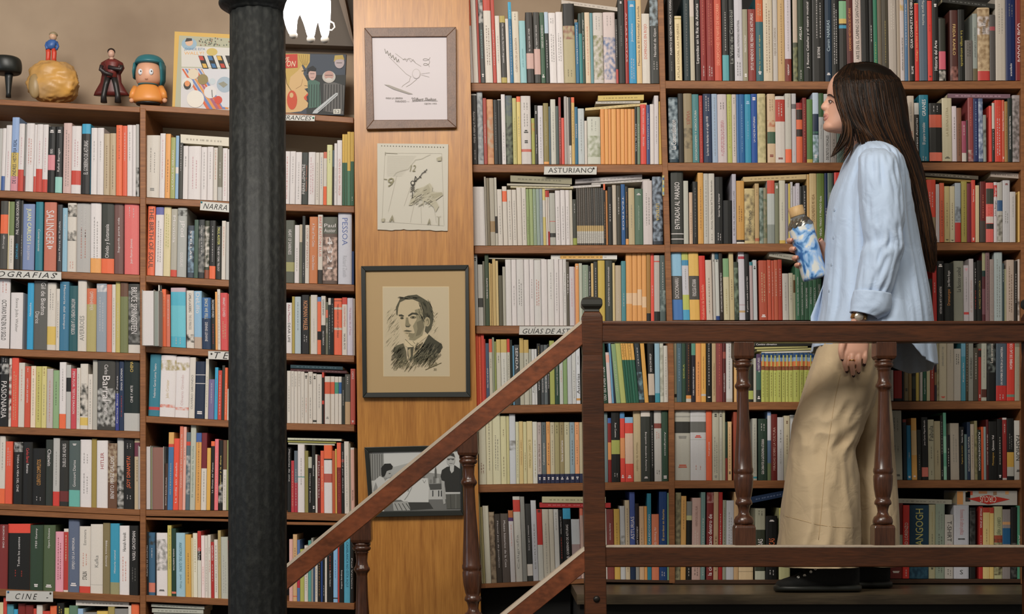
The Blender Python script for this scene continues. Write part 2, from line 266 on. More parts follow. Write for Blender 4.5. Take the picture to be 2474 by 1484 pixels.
113,878,.535549;b=.98935c/.67/.82;T=HEART_OF_DARKNESS/W/.15/.55/.35 155,920,W;m=g/.4/.8 180,915,.6a6a5a;b=.c0b098/0/.3 205,840,.3a3c3a;m=W/.7/.9 242,920,w;T=CUSK_AFTERMATH/.a07068/.05/.9/.4 316,848,.c4743f;T=A_Tale_of_Two_Cities/W/.1/.45/.3;T=Charles_Dickens/W/.58/.8/.3 360,830,w;b=.302a24/.8/1;T=BRET_EASTON_ELLIS/.c85040/.03/.75/.5 488,850,.5e4a40;n=.c9a898/.3/.95;b=.56584c/0/.25;X=Paul_Auster/W/.12/.8;T=4321/W/.3/.9/.35 -495 615,815,.c0c0ca;T=PESSOA/.5a6aa0/.07/.55/.4;T=Richard_Zenith/.a8a8b0/.6/.9/.3 635,1150,.2a3f6a
#C3 680 690 4.122 50 675 730 697 .0 .0
105,172,W;T=Alice_Munro/.a05060/.03/.38/.4;T=DEAR_LIFE/K/.4/.88/.42 133,110,.a89440 195,112,.a9b5b9;m=k/.1/.6 -200 280,95,.1d1c1c;T=NORMAN_MAILER/.d08a58/.1/.6/.55;m=W/.68/.8 290,110,y 358,95,w;m=a/.4/.8 395,115,.e0673a;b=.5f80b0/0/.08;b=B/.6/.75 440,105,.25251f;b=w/0/.5;T=GARAGE_BAND/K/.06/.4/.4;T=NICCI_FRENCH/W/.6/.9/.35 465,165,.6a6a58;b=s/.15/.3;T=EMMA_FORREST/W/.4/.65/.5 493,125,.2a302e;b=w/0/.12;m=W/.3/.9 522,125,B;m=W/.1/.6 603,128,.e0603a;b=.c0b0a0/.16/.2;b=.c0b0a0/.52/.56;b=K/.04/.05;T=THE_GUARDIAN_OF_LOST_THINGS/K/.1/.85/.2 655,120,w;b=R/0/.12;T=COLSON_WHITEHEAD/.c85048/.15/.6/.35;T=NICKEL_BOYS/K/.63/.9/.35 715,125,.c6c0cc;T=The_hidden_life_of_Trees/.b07088/.17/.65/.3 730,130,w
#C4 680 690 4.122 60 1370 735 1385 .0 .0
95,850,w;m=g/.3/.8 125,852,w;m=g/.05/.3 160,855,w;m=g/.1/.3 193,855,w;m=K/.05/.3 228,858,w;m=g/.5/.9 265,872,w;m=K/.05/.12;m=s/.5/.8 312,860,w;T=SKIOPS/K/.08/.28/.4;m=g/.5/.9 350,878,w;m=K/.05/.12;b=K/.93/.97 403,885,w;m=g/.2/.7 425,865,.22221f;b=R/0/.1;b=R/.55/.62 -430 487,905,w;b=.cc522c/.12/.37;m=g/.85/.9 530,905,w;b=.cc522c/.12/.37 570,908,w;b=.b08a60/.12/.22;b=.3f8a70/.12/.36 600,908,w;b=.2c5a90/.12/.36 632,910,.2e302a;t=EXTREMOS/W/.2/.6/.2 687,885,.b0906a;b=.4f4f48/0/.55;m=W/.05/.2 735,830,.b04a3c;T=CAMUS/W/.05/.22/.4;m=W/.93/.97
H90,790,610,808,32,.1d3c46
H90,828,650,850,26,.4a2022
#C5 680 1040 3.342 60 660 592 675 .0 -.01
78,140,B;T=Memorias_de_cine/W/.03/.65/.4 103,245,.b83038;m=C/.2/.9 132,165,.5c6670;b=.a82838/.52/1;m=W/.3/.9 188,115,W;m=g/.2/.6;b=q/.47/.485 217,165,.8d8448 247,215,B;b=.b0b0a0/0/.2;T=Hostias_y_Bestias/W/.3/.95/.35 275,120,.22241f;T=Hitchcock/W/.3/.5/.35;m=W/.9/.95 292,195,w 317,205,.6a1e1c;T=Malas_hierbas/W/.1/.9/.4 345,165,.dd5a38;T=El_secreto_de_los_ojos/C/.25/.75/.4 412,120,W;b=O/0/.2;b=K/.2/.22;b=.b05040/.42/.55 435,165,.b8502a 450,150,.c9a040 485,100,.7a201e;b=.e0603a/0/.35;T=DETRAS_DE_LOS_CINES/.b05040/.4/.95/.35 510,105,.1d1c1a;b=r/.23/.27;T=Godard_por_Godard/W/.12/.85/.35 550,90,w;m=g/.2/.9 562,105,.8a8a7a 592,140,.d0a090;b=w/0/.03;t=TENACATUBE/K/.6/.8/.35
H50,60,485,70,17,.bdbca6
H50,83,440,93,13,.908c3e
H55,98,430,108,15,.b9b7a9
#C6 680 1040 3.342 65 1380 583 1395 .0 .0
92,880,.cf9c92 127,840,.c49b6b;m=n/.2/.5;b=R/.92/.93 150,885,.4f6ca0;b=.b02038/.63/.78 185,960,.a4a54a 215,930,w;m=n/.4/.8 240,890,.4f948c 258,870,.8a8a80 270,950,.2c4a70 293,940,w;m=g/.4/.9 318,940,B;m=o/.3/.9 333,940,.24427e 350,940,B;m=W/.7/.9 368,935,w 418,920,.1a1a18;T=Suzuki_Seijun/W/.45/.8/.25;m=R/.2/.5 455,900,.7aaad0;m=U/.3/.6;b=K/.92/.94 468,900,.b83428 505,890,.1c1b19;t=August_Sandberg/W/.4/.78/.35 555,875,.4595ae;T=CASABLANCA_NO_ESTA_AQUI/.1f4f68/.05/.75/.45 583,880,B;T=Paul_Verlaine/W/.3/.9/.3
#D1 1130 0 4.948 20 990 2345 1000 -.04 -.015
68,-60,W;b=O/0/.35 130,-60,w 158,-60,.98301f 213,-60,.3f4240;n=a/.02/.32;T=DEVOCION/.6a9a9a/.4/.8/.3;m=W/.9/.94 305,-60,w;b=.b8402f/0/.18;m=n/.35/.8 350,-60,.b23c2c;m=W/.4/.8 405,190,w;m=g/.3/.7 472,190,.35322d;b=.a89545/0/.1;b=.a89545/.92/1;T=Mi_recuerdo_llamado_angusto/W/.12/.85/.35 510,225,w 550,25,.1f6890;b=c/0/.21;m=W/.1/.2;m=W/.3/.9 632,140,.c9bda9;m=K/.03/.12;t=CUENTOS_DE_LA_REGENTA/.8a6a50/.25/.85/.3 710,250,.87b4b8;t=JOSE_D._SANTAMA/.4f8088/.45/.75/.25 800,150,.2c2723;t=EL_GIJON_DEL_AYER/W/.15/.55/.25;b=.c09a90/.58/.8 880,148,.36342f;t=EL_GIJON_DE_OCIO/W/.1/.52/.25;b=.c09a90/.52/.88 935,150,.36563f;t=DIEGO_DE_ACEVEDO/W/.18/.5/.4;m=W/.88/.93 983,145,.202621;b=.a9bacb/0/.3;m=W/.4/.8 1070,155,W;m=g/.08/.15;m=g/.3/.7 1155,145,W;m=g/.3/.7 1295,45,.a89b74;b=.1e1c19/0/.28;n=.8a5a48/.28/.45;m=K/.83/.92 1340,268,.1c6488;T=FUNDACION_PRIVADA/W/.05/.85/.3 1380,160,.2f7f7f;b=.23352f/0/.29 1412,150,.2c4034;T=Aller_en_la_memoria/W/.1/.8/.4 1475,150,.cdb79a;m=s/.2/.9 1510,155,.5b8a90 1630,155,.c2b8b0;n=.7c7c52/.32/.95;m=g/.05/.25 1775,150,.c6b4b0;n=.5b6f95/.35/.95;m=g/.05/.2 1805,230,.2a2622;b=.b04038/.78/1;m=W/.1/.6 1888,0,.1f1e1b;m=W/.02/.05;t=La_aldea_perdida/g/.25/.55/.25 1930,-60,.981f16;T=AULAS_ROTAS/W/.2/.9/.3 2022,8,.1f8ab8;t=Jovellanos/W/.28/.5/.3;m=W/.05/.08;m=W/.7/.95 2088,-60,.ccae7c;t=Memoria_de_El_Humedal_y_Laviada/K/.13/.8/.5 2185,165,w;t=DOMINGOS_EN_ROJO/.c85a40/.15/.65/.45 2310,-60,.2e2f2b;n=.8a98a0/.03/.35;m=W/.75/.85;t=Navidad_de_Gijon/W/.38/.7/.3 2345,-60,.6a5f50
H1120,0,1790,90,45,.b8aca0
#D2 1130 205 4.948 45 950 2335 950 -.025 -.005
125,110,.25211f;b=a/0/.02;T=Asturias_un_Pueblo_al_Grito/W/.25/.7/.35;m=W/.8/.95 195,50,.9fa3a6;n=.6f7478/.1/.95 240,160,.a03a2e;T=Una_historia_gijonesa/W/.4/.75/.3 318,175,.c99062;n=.b87a50/.1/.9;b=.b09a80/.28/.75 370,180,.201f1c;m=g/.2/.8 412,175,.1f1e1a;b=w/0/.01 462,115,W;m=g/.55/.95 545,130,.646c58;n=.2c2c24/.4/1;n=.4a5464/0/.3 595,160,.b8ae68;m=y/.3/.9 645,140,.cfb868;b=O/0/.08;m=g/.3/.6 765,135,.c6bdb8;m=g/.1/.2;m=K/.5/.55;m=g/.25/.45;m=K/.65/.7;b=.c06050/.78/.82 -768 808,400,.a0a048;n=.c08040/.1/.35 845,245,.2d2b27;m=W/.1/.15;T=Crimen_de_Gijon/W/.5/.9/.4 910,250,.c8c2c6;m=g/.2/.9 975,220,.857640;b=o/.96/1;T=CANTARES_DE_ASTURIAS/.b0a880/.3/.8/.25 998,260,k 1060,175,.bfbcb0;m=g/.2/.8 1095,255,.4a5652 1125,150,.8c3028;m=W/.3/.9 1160,395,.d84a38 1195,140,.a39a94 1215,150,.b0a8a0 1245,150,.2a2520;b=w/.72/1;m=K/.8/.9 1285,150,.cba75c;b=O/0/.08;m=K/.2/.7 1322,265,.1f6484;T=BANDERAS/W/.3/.6/.4 1400,285,.b4baba;m=g/.2/.8 1432,430,w 1590,385,.c0c0b2;n=.8a9070/.4/.85;m=g/.05/.3 1640,290,.d98e42 1685,290,.dd9a4c 1720,290,.d98e42 1780,290,.dd9a4c 1830,290,.d98e42 1880,290,.dd9a4c 1915,290,.d98e42 1960,290,.dd9a4c 2000,290,.d28840 2028,265,.1e1e1a;T=ENTRE_EL_MAR/W/.3/.9/.4 2065,265,.687a62;m=W/.3/.7 2138,235,.d43f30;T=Bertha_cuentos_completos/W/.07/.5/.35;T=Bony_en_jalisco/W/.55/.7/.35 2180,240,.344678;T=NUEVA_CASTELLANOS/W/.15/.9/.3 2230,232,.cfc5c1 2285,130,.c8bfc0;m=g/.3/.7 2335,200,.cba43a
H1558,130,2105,118,62,.c9ae58
H1530,200,2060,192,28,.b5aca0
H1405,278,2140,215,30,.ccb47a
#D3 1130 400 4.948 70 958 2340 945 -.03 -.01
215,255,.cdc7c4 240,135,.968e80 275,150,.7c705a 335,150,.a8a090;b=.93764e/.64/.8 365,145,.b8b2a4;b=.2e2820/.57/.82 425,285,w;m=g/.3/.8 483,250,w;b=O/.08/.26 540,290,w;m=g/.2/.9 595,290,w;m=g/.2/.9 655,265,w 710,265,w;m=g/.2/.9 745,280,.8c9c62;m=K/.5/.8 790,280,.96a46c 830,280,.8a9c80;m=W/.3/.8 870,280,.8f9f94 905,280,.8c98a0;m=g/.2/.6 940,280,.c9b668;b=w/.2/.5 965,300,w;b=R/0/.12 985,300,.b02a28;b=w/.12/.75 1055,330,.aaa89e;b=.30302c/.77/.85;b=R/.54/.55 1115,300,W;m=g/.3/.9 1175,295,W;m=g/.3/.9 1225,295,W;m=g/.3/.9 1260,295,.c0b8a8 1308,405,.3c3e34;b=.909838/.85/1;m=W/.1/.3 1335,270,.4c453c;F 1360,270,.564c42;F 1385,270,.4c453c;F 1410,270,.564c42;F 1435,270,.44403a;F 1460,270,.564c42;F 1485,270,.4c453c;F 1510,270,.3c3a36;F 1532,270,.564c42;F 1555,270,.4c4c48;F 1580,270,.44403a;F 1605,270,.3c3a36;F 1630,270,.4c4c48;F 1655,220,.1f1e1a;b=O/0/.1;m=o/.3/.9 1680,300,.b07030 1735,255,.1e1c18;m=W/.3/.6 1783,235,.b8aa98 1838,240,.383428;m=W/.2/.5 1888,225,.1f548a;T=TEATROS/W/.2/.9/.35 1925,250,.201c17;T=ROSARIO_ACUÑA_EN_GIJON/.d08a3a/.1/.85/.35;b=o/.9/1 2000,270,.b3a17a;m=g/.3/.7 2100,280,.506a56;T=ASTURIAS_ESPAÑOLA/.a0b0a0/.3/.85/.2;m=W/.08/.12 2212,180,.c3b8b5;m=g/.2/.7 2335,135,.262c36;n=.8a98a8/0/.95;T=LEYENDA/Y/.4/.65/.3
H510,118,1245,150,75,.938c70
H470,215,1225,228,22,.b0a896
H510,238,1262,250,26,.c4b894
H915,265,1590,225,26,.c4bcb8
H1285,165,2085,108,50,.c0b8b6
H1480,198,2175,160,30,.bab2ac
#D4 1130 595 4.948 95 950 2370 950 -.02 -.005
130,100,.adb1b1;m=K/.05/.1 190,220,.b0aea8;b=.3a3a36/.55/.7 215,180,.6a685a 265,80,.3b4a34;T=PLANTES_DE_BABIA/W/.35/.7/.35 285,200,.c9ac6c 305,210,.b8985c 345,155,.c0a468 375,175,.c9b078 425,350,.565240 460,245,.a8a494 530,160,.cdc8c4 590,160,W;m=g/.4/.7 680,160,.c9c4c0;m=g/.3/.7 745,160,W 800,160,W;m=g/.3/.6 885,165,.cac6c2;m=s/.3/.7 960,158,W 1040,158,.cfcac6;m=g/.2/.6 1098,158,W;m=g/.2/.8 1145,160,W 1185,160,.c9c4c0;m=g/.2/.8 1220,185,.5a5346;T=ISABEL/W/.2/.6/.4 1280,245,.c2b9bc;m=P/.2/.7 1292,250,.c89a90 1335,208,.da9450;m=w/.04/.1 1375,205,.b3b7a6 1450,225,.84927f;m=w/.1/.6 1480,235,.262824;T=Caces_de_la_Batueca/W/.1/.6/.4 1510,205,.c9a868 1560,185,.33352f;m=W/.1/.6 1645,172,.bfa23c 1735,170,.3b3f38;T=SEMANARIO_DE_PENSAMIENTO/W/.1/.85/.2 1765,200,.c6b07a 1840,230,.b09f86;m=w/.5/.8 1895,178,.468288;m=w/.5/.7 1970,85,.d6944a;b=.d9b48c/.55/.7 2030,85,.d6944a;b=.d9b48c/.55/.72 2085,85,.d6944a;b=.d9b48c/.5/.72 2140,85,.d6944a;b=.d9b48c/.6/.75 2190,85,.9c6f2c;b=B/.83/1 2230,80,.d84532;m=W/.45/.6 2298,110,.aea59e;b=.1e1c18/.8/1;b=R/.08/.095 2370,110,.4a5856;n=.8a9894/.5/.8;m=W/.1/.5
H995,105,1785,105,52,.d3cfc8;c=.dba548
H240,138,920,150,12,.a09a8c
#D5 1130 785 4.948 105 968 2400 925 -.02 -.01
140,105,.df5230 170,105,.dd5a32;m=C/.3/.9 210,105,.c83c2c 225,170,.b8382c 265,220,.44566e;T=AMOR_DE_LOS_TRES/W/.4/.8/.4 305,170,.b9b4a2;b=.cf5a40/0/.2;m=K/.3/.45 330,150,.8c947c 352,200,.8a9450 405,175,.bdb9a8;b=.c0a558/0/.2;m=K/.25/.35 480,175,.c4c2b8;b=.c0a558/0/.2;m=g/.3/.8 515,170,.b8b4a4;b=R/0/.2;m=K/.25/.8 545,180,.1f2620 565,250,.5f94b4 628,240,.3c4040;T=SENDA/W/.05/.5/.5 680,160,.a8a490;b=.b89a50/0/.22 740,180,.b2ae9c;b=.b89a50/0/.2;m=K/.3/.6 770,290,.a0a090 808,290,.c6c6c4;t=Poetica/K/.5/.78/.4 835,290,.c6c6c4;m=g/.3/.8 880,225,.242420;T=ZARRACINA/W/.45/.85/.4;m=Y/.05/.2 920,240,.44484a;T=INOLVIDABLES_BOSQUES/W/.4/.9/.4 960,240,.5a6264;T=RINCONES_SECRETOS/W/.4/.9/.5 985,230,.1e1e1c;T=Somiedo/W/.5/.8/.5 1045,190,.9ca04c 1100,260,.24402f;T=EL_CAMINO_DE_GIJON_A_COVADONGA/W/.3/.85/.3 1145,280,.b4b8b0;m=s/.4/.6 1195,280,.7d9862 1250,280,.b4b6b8 1300,280,.bcbcb8;m=g/.4/.9 1350,280,.c6c8cc;b=.c08a40/.9/.94;t=Asturias/K/.37/.82/.75;t=40_rutas/g/.1/.3/.3 -1605 1680,220,.1f3f2e;L-.06;T=POR_LA_SENDA_DEL_OSO/W/.4/.95/.55 1725,330,.c4b6b4;L-.06;b=.d9a090/.05/.2 1750,200,.5f94b8;L-.06 1775,235,.1c2a3a;L-.07 1830,230,.7c986a;L-.09;m=w/.3/.8 1895,210,.a2a85a;L-.1 1925,200,.1f5540;L-.1;b=.d39c3e/0/.3;m=K/.05/.25 1950,200,.23604a;L-.1;b=.d39c3e/0/.3;m=K/.05/.25 1985,200,.1f5540;L-.1;b=.d39c3e/0/.3 2015,200,.23604a;L-.1;b=.d39c3e/0/.3;m=K/.05/.25 2050,200,.1f5540;L-.1;b=.d39c3e/0/.3 2115,200,.2b3438;L-.09;n=.6a8a94/.5/.95;m=W/.1/.4 2165,200,.cb953a;L-.08 2240,200,.171613;L-.03;T=ASTURIAS_HACE_100_AÑOS/W/.2/.5/.4;b=.b8a898/.53/.88 2300,200,.86a8b8;b=.2c8494/.85/1 2345,200,.b8b8aa;n=.989888/.1/.9 2398,250,.bcb8ae;m=g/.2/.9
#D6 1130 980 4.948 135 945 2400 905 -.015 -.01
225,90,.c4c2ac;m=r/.7/.85 303,100,.c6c1a0;m=K/.1/.8 400,105,.c8c4a2;m=g/.3/.8 470,125,.c6c094;m=n/.2/.3;m=n/.6/.9 505,125,.bcb480 580,103,.bdc0c4;n=g/.38/.52 620,195,.c2be9a;m=g/.3/.9 670,190,.c8b074;T=CARNET_ASTURIANO/.9a6a3a/.3/.8/.3 712,195,.c4bc8c;m=r/.5/.8 782,188,.c8b888;T=EL_CARRO_ASTURIANO/.9a8a4a/.3/.75/.4 838,195,.c6c4b8;m=y/.3/.9 888,200,.ab9d97;b=.262a45/.85/1;m=K/.05/.2;t=La_mujer_de_Nord/n/.25/.8/.5;m=W/.9/.95 945,200,.586264;b=.262a45/.85/1;m=K/.05/.2;t=Caleidoscopio/w/.25/.7/.5;m=W/.9/.95 992,195,.cf9350;b=.262a45/.85/1;m=K/.05/.2;t=Fontes/n/.25/.7/.3;m=W/.9/.95 1045,200,.b8ad8e;b=.262a45/.85/1;m=K/.05/.2;m=W/.9/.95;m=g/.3/.7 1102,200,.9a9064;b=.262a45/.85/1;m=K/.05/.2;m=W/.9/.95 1160,200,.8f8058;b=.262a45/.85/1;m=K/.05/.2;t=fauna_asturiana/W/.3/.65/.5;m=W/.9/.95 1225,200,.b2ac8c;b=.262a45/.85/1;m=K/.05/.2;m=W/.9/.95 1285,200,.82949c;b=.262a45/.85/1;m=K/.05/.2;m=K/.3/.7;m=W/.9/.95 1340,200,.d39260;b=.262a45/.85/1;m=K/.05/.2;m=n/.3/.7;m=W/.9/.95 1395,200,.ab9f80;b=.262a45/.85/1 -1630 1680,85,.647678 1722,150,.7a1c18;b=.c88040/.38/.65;b=U/0/.08 1825,80,.171614;b=.989c48/.4/.6;T=Xuan_Cuentos/W/.15/.36/.2;m=W/.87/.93 1885,80,.cf3c2c;b=.4a80b0/0/.09;b=.d08850/.37/.66;m=W/.9/.95 1985,140,.cf3c2c;b=.80a8c8/0/.09;b=.c8a890/.25/.72;m=W/.9/.95 2075,68,.b6a17a;T=Historia_de_Gonzalo/.7a6a4a/.45/.95/.25 2190,65,.30332d;b=w/0/.08;T=Benjamin_descubre_America/W/.3/.85/.22;m=W/.93/.96 2232,70,.161613;m=W/.2/.8 2322,62,.b3aea8;b=.7a3a30/.18/.25;m=s/.3/.4;m=K/.84/.9 2400,65,.2b4433;T=Amerigüecos/W/.3/.72/.3;m=W/.92/.97
#D7 1140 1180 4.948 120 1140 1350 1078 -.045 -.03
135,60,.b9b58c 165,225,.a39a6a 235,210,.bcb8a6 300,285,.94826a;n=.5a4a3a/.05/.95 370,310,.3c352f;T=Manuel_Jose_de_Jovellanos/W/.1/.95/.25 465,305,.544a43;T=Museo_historico_de_la_Casa/W/.1/.95/.25 525,265,.bcb6b4;b=.a8602f/0/.1;b=.503060/.1/.15;m=s/.2/.5 612,98,.b8b4aa;b=.b8382a/.04/.18;t=Caligrafia/g/.35/.85/.4 665,100,.84837c 735,185,.343431;t=Entre_agua_y_natacion/W/.2/.6/.25;b=w/.78/.93 800,145,.b4b4b8;t=ESCRITORES/g/.15/.85/.25 865,250,.bab8ae;b=.b82a20/0/.5;m=K/.01/.05 945,250,.bab2a0;m=g/.2/.9 1000,250,.bcb4a2 1060,250,.bcbab4;m=g/.05/.3 1110,255,.141310;T=Jose_Cueto_Canas/W/.1/.35/.35;m=R/.4/.7 1205,240,.12110f;b=.2f94b8/0/.15;t=EL_GOBIERNO_DE_ASTURIAS/W/.23/.7/.3 1310,370,.b4b6b8;b=.98807e/.42/1 1350,240,.d06a50;b=.b8988a/.1/1
H840,100,1600,105,72,.b5ac86
H810,172,1660,176,58,.ab2626
#D8 1140 1180 4.948 1608 1088 2372 1105 -.02 0
1622,245,w 1708,250,.76362f;T=Asturias_heroica/W/.2/.5/.2 1778,248,.bb953a;m=n/.2/.7 1840,212,.b0b0b0;n=g/.4/.7 1895,143,.bba888;m=n/.1/.9 1960,45,.40528f;b=.1a2a44/.82/1;t=ASTURIAS/W/.28/.54/.7 2005,182,.241a18;b=.8c8880/.75/1;T=AGRICOLA_ASTURIANA/W/.3/.75/.4 2065,215,.c4a07a;m=n/.3/.8 2100,215,.cf8f45 2150,62,.1f748a;t=ASTURIAS_CALEIDOSCOPIO/W/.1/.8/.4 2240,310,.c66e4a;T=ria_Teresa_Quintana/W/.2/.6/.3 2335,40,.15376a;t=El_acordeon_en_Asturias/Y/.2/.55/.3;m=W/.9/.95 2372,55,.6f9a74;m=K/.1/.5
#E1 1600 0 5.378 90 1045 2200 1062 -.02 -.01
165,-60,.1d1a18;t=PUERTO_DE_GIJON,_PESCA_Y_CONGEL/W/.02/.7/.4;m=g/.78/.9 -172 262,210,.c9b488;b=y/.03/.05;t=ATLAS_SOCIAL_LAS_MUJERES/.7a6238/.12/.97/.4 -285 368,-60,.172a2e;m=g/.1/.95 428,-60,.a59c88;b=.b8aaa0/0/.25 -435 503,-60,.151412;t=Leyendas_en_la_Ria_de_Asturias/W/.1/.8/.7 578,-60,.7c1814;m=s/.05/.7;m=W/.83/.95 683,-60,.7e1a15;m=s/.05/.6;m=W/.83/.95 778,-60,.b5452e;t=DESCRIPCIONES_DE_NAVES_DE_RECORRER/.e09070/.1/.82/.4 -785 872,-60,.1c1b19;b=.4b9096/.7/1;m=W/.2/.65 942,-60,.141412;t=La_Vida_de_Cristobal/.8a8a84/.02/.8/.6 1052,-60,.b2aeb4;t=ASTURIAS,_PATRIMONIO_INDUSTRIAL/K/.29/.73/.3;m=K/.78/.95 1118,122,.8a836c;t=MARION_STANLEY/W/.3/.6/.35;m=W/.9/.95 1222,122,.7c2c25;t=SITUS_VIENDOS_DEL_REINO_DE_ASTURIAS/W/.06/.85/.35 1318,-60,.23545c;b=.b4501e/0/.31;m=C/.1/.25;t=Me_lo_cuenta_el_agua/Y/.36/.88/.2;m=W/.89/.93 1440,-60,.b9aa92;m=n/.1/.9 1506,-60,.aba39c;t=HIJOS_DE_CORNIOS/.7a6a5a/.3/.7/.5 1597,-60,.ae8d5c;m=n/.1/.8 1682,-60,.b4aab0;b=.6c241a/.74/1;t=cajastur/W/.8/.93/.4;m=g/.05/.65 -1702 1764,-60,.3e4230;b=.a89684/0/.55;n=.7a7a50/.6/1 1842,-60,.26341f;t=AVELLAS/W/.33/.52/.4;m=W/.87/.97 1952,-60,.141410;t=J._Ramos_Cabañas_y_el_teatro_musical/W/.08/.85/.35 2118,-60,.14120f;m=W/.05/.5;t=SE_DETIENE/W/.6/.73/.2 2205,-60,.10263a;t=Camin_NAREAS/.a0b0b8/.2/.65/.45;m=W/.9/.93 2300,-60,.10100e;m=W/.1/.8 2405,15,.23201c;b=.6a9a72/0/.22;b=.b89a4a/.22/.28;b=.2f80a0/.3/.34
#F1 2030 0 5.572 90 1090 2474 1085 -.02 -.005
185,-60,.4a1c18;t=CANCIONES_HISTORICAS_DE_ASTURIAS/.c07a40/.15/.65/.35 295,-60,.a89890;t=ARTE_EN_EL_CAMINO_DE_SANTIAGO/K/.05/.75/.4 400,-60,.0d0c0a 455,-60,.1a1a18;m=W/.35/.55 510,-60,.1e6248;m=L/.55/.8 568,-60,.5a5040 660,-60,.3a3428;m=y/.3/.8 765,-60,.958a80;m=w/.1/.4 815,-60,.8a7c6c 870,-60,.a59a98;n=.a08030/.02/.18;t=ARMONIA_DE_COLOR_PARA_ARTISTAS/K/.4/.88/.4 918,-60,.3c5f80;m=W/.1/.6 938,-60,.8c7060 1008,-60,.141311;t=GUIA_COMPLETA_DE_DIBUJO/W/.0/.62/.65;t=BLUME/W/.83/.92/.4 1065,45,.b01c10;b=.c98030/0/.01;t=Codigo_secreto_y_macro/.e0a060/.1/.75/.45 1180,-60,.445260;T=Margaret_Bourke/a/.05/.35/.35 1245,10,.b8281c;m=r/.3/.4;m=K/.94/.96 1330,-60,.131210;t=Historia_del_Arte/W/.53/.88/.5;m=W/.1/.14 1425,250,.24241c;b=.b04a5a/.53/.82;n=.a09890/.84/1 -1480 1590,140,.43201a;T=FRIDA_KAHLO/.c0a060/.2/.75/.35;n=.8a5a50/.8/1 1680,130,.131310;T=La_amiga_estupenda/.a09030/.3/.8/.45 1785,545,.5e5854;m=K/.05/.4 1850,185,.7c827c;b=.5a5038/.82/1;t=psicologia_y_mediacion/.3a3a38/.1/.65/.4 2015,105,.a8906e;n=.7a6040/.02/.85;b=.b4aaa8/.12/.37;b=.a8302a/.87/1;t=Emma_Tanco/K/.14/.35/.3 2090,200,.45403e;b=.8a3a40/.18/.24 2230,-60,.a49a8e;m=g/.1/.45 2360,-60,.0c1c48;m=g/.1/.25;t=acantilado/W/.8/.95/.2 2480,-60,.6e1214;t=RODOLFO_PICO/W/.33/.78/.6
H1380,-30,2080,55,60,.23221e
#E2 1600 205 5.378 95 1010 2470 1022 -.02 -.005
215,165,.1e3440;n=.8a98a0/.02/.95;t=La_Comercializacion/W/.35/.8/.5 285,115,.19140e 398,115,.867658;T=VIAJES/.8a3a2a/.25/.45/.5;n=.5a4e3a/.5/.8 486,125,.3b7376;t=ASOCIACIONISMO_Y_AGRICULTURA/w/.05/.97/.3 536,140,.98221a;m=s/.1/.95 -540 650,120,.1c2c48;t=La_hora_de_Asturias_en_el_siglo_XVIII/W/.33/.9/.35;m=W/.03/.25 725,120,.8a9cb2;m=g/.05/.9 848,125,.b5a8a8;m=K/.12/.22;t=FUTUROS_DE_ASTURIAS/.b07078/.38/.9/.25;m=P/.4/.85 912,125,.a2a452;m=y/.1/.8 970,125,.b4a8a0;m=K/.05/.15;m=K/.3/.9 1003,125,.3f6a9c 1078,125,.0d5288;m=u/.15/.85 1160,125,.1b80a0;m=u/.1/.15;m=u/.4/.65 1240,120,.12448c;t=LA_CAZ_EN_ASTURIAS/W/.33/.7/.3;m=W/.05/.1 1350,118,.b3a678;n=.938a60/.05/.95 -1368 1474,120,.b79c7c;n=.a86848/.38/.48;b=.34503a/.55/.72;m=n/.08/.25;m=r/.88/.92 1600,150,.b9b0a8;b=.a02a1a/.05/.38;m=w/.1/.3;m=r/.92/.95 1683,115,.a9a49a;b=.d2592c/.8/1;m=g/.06/.2 1745,115,.a8a4a6;b=.5a5658/.15/.22;m=P/.83/.9 1825,235,.c2562c;b=.8a1c18/0/.1;b=.281a14/.11/.28;b=.281a14/.44/.56 1880,170,.6c1a18;m=s/.1/.9 1957,190,.4c7038;b=.b09a40/.94/1 2035,105,.a0aebe;b=.1c2a40/.3/.6;n=.3f6a58/.55/1;m=W/.88/.93 2100,110,.9c9c9a;b=.2a4a24/0/.34;t=El_Primer_Viaje/g/.45/.65/.35 2188,120,.a3a09c;t=DECRETOS_OFICIALES/K/.6/.95/.4 2270,400,.857c74;m=K/.5/.9 2370,400,.4a5a50 2470,400,.4a1c1c;m=W/.6/.8
#F2 2140 205 7.066 380 1300 2360 1320 -.015 -.005
495,190,.b0a090;t=VIDAL_RODRIGO/g/.1/.4/.3;t=Azul/.b06040/.5/.75/.5 578,310,.26201a;b=a/0/.2;t=Correos_Asturias/W/.1/.9/.4 738,175,.0f6478;t=El_pajaro_invisible/W/.42/.75/.4;t=GRANES/W/.07/.32/.4;m=W/.93/1 -745 965,315,.161410;b=.b04a30/.2/.42;m=W/.05/.15;b=.c86048/.85/1 1135,230,.a89e82;t=LA_BUENA_LETRA/.8a7c5c/.15/.6/.25;m=K/.93/.96 1215,365,.b6aaae;m=K/.2/.6 1300,395,.6f4630;m=K/.3/.9 1378,620,.8a3a50;b=.b0a8a0/.79/1;m=w/.1/.35 1405,600,.3a2a20 1500,220,.7c3434;n=.a08a80/.82/1;m=s/.15/.45 1585,235,.1c2450;m=u/.05/.9 1665,235,.4a5874;n=.a0a8b8/.05/.95 1720,515,.7c8078;n=K/.3/.7 -1765 1815,360,.c0362a 1862,310,.24221c;b=.b0aaa0/0/.44;m=W/.46/.8 1985,262,.b8311e;m=s/.1/.3;m=W/.3/.9 2030,260,.b04a30;t=Retratos_Memorias/W/.1/.5/.5;m=W/.92/.96 2085,285,.8a6a34;m=n/.2/.8 2160,225,.1a2420;t=INSTINTOS_DE_PROGRESO_MATERIAL/W/.15/.8/.35 2310,180,.8a8080;n=.4a4440/.05/.98 2365,150,.42382e;n=w/.05/.4
H1060,150,2125,160,72,.6c505c
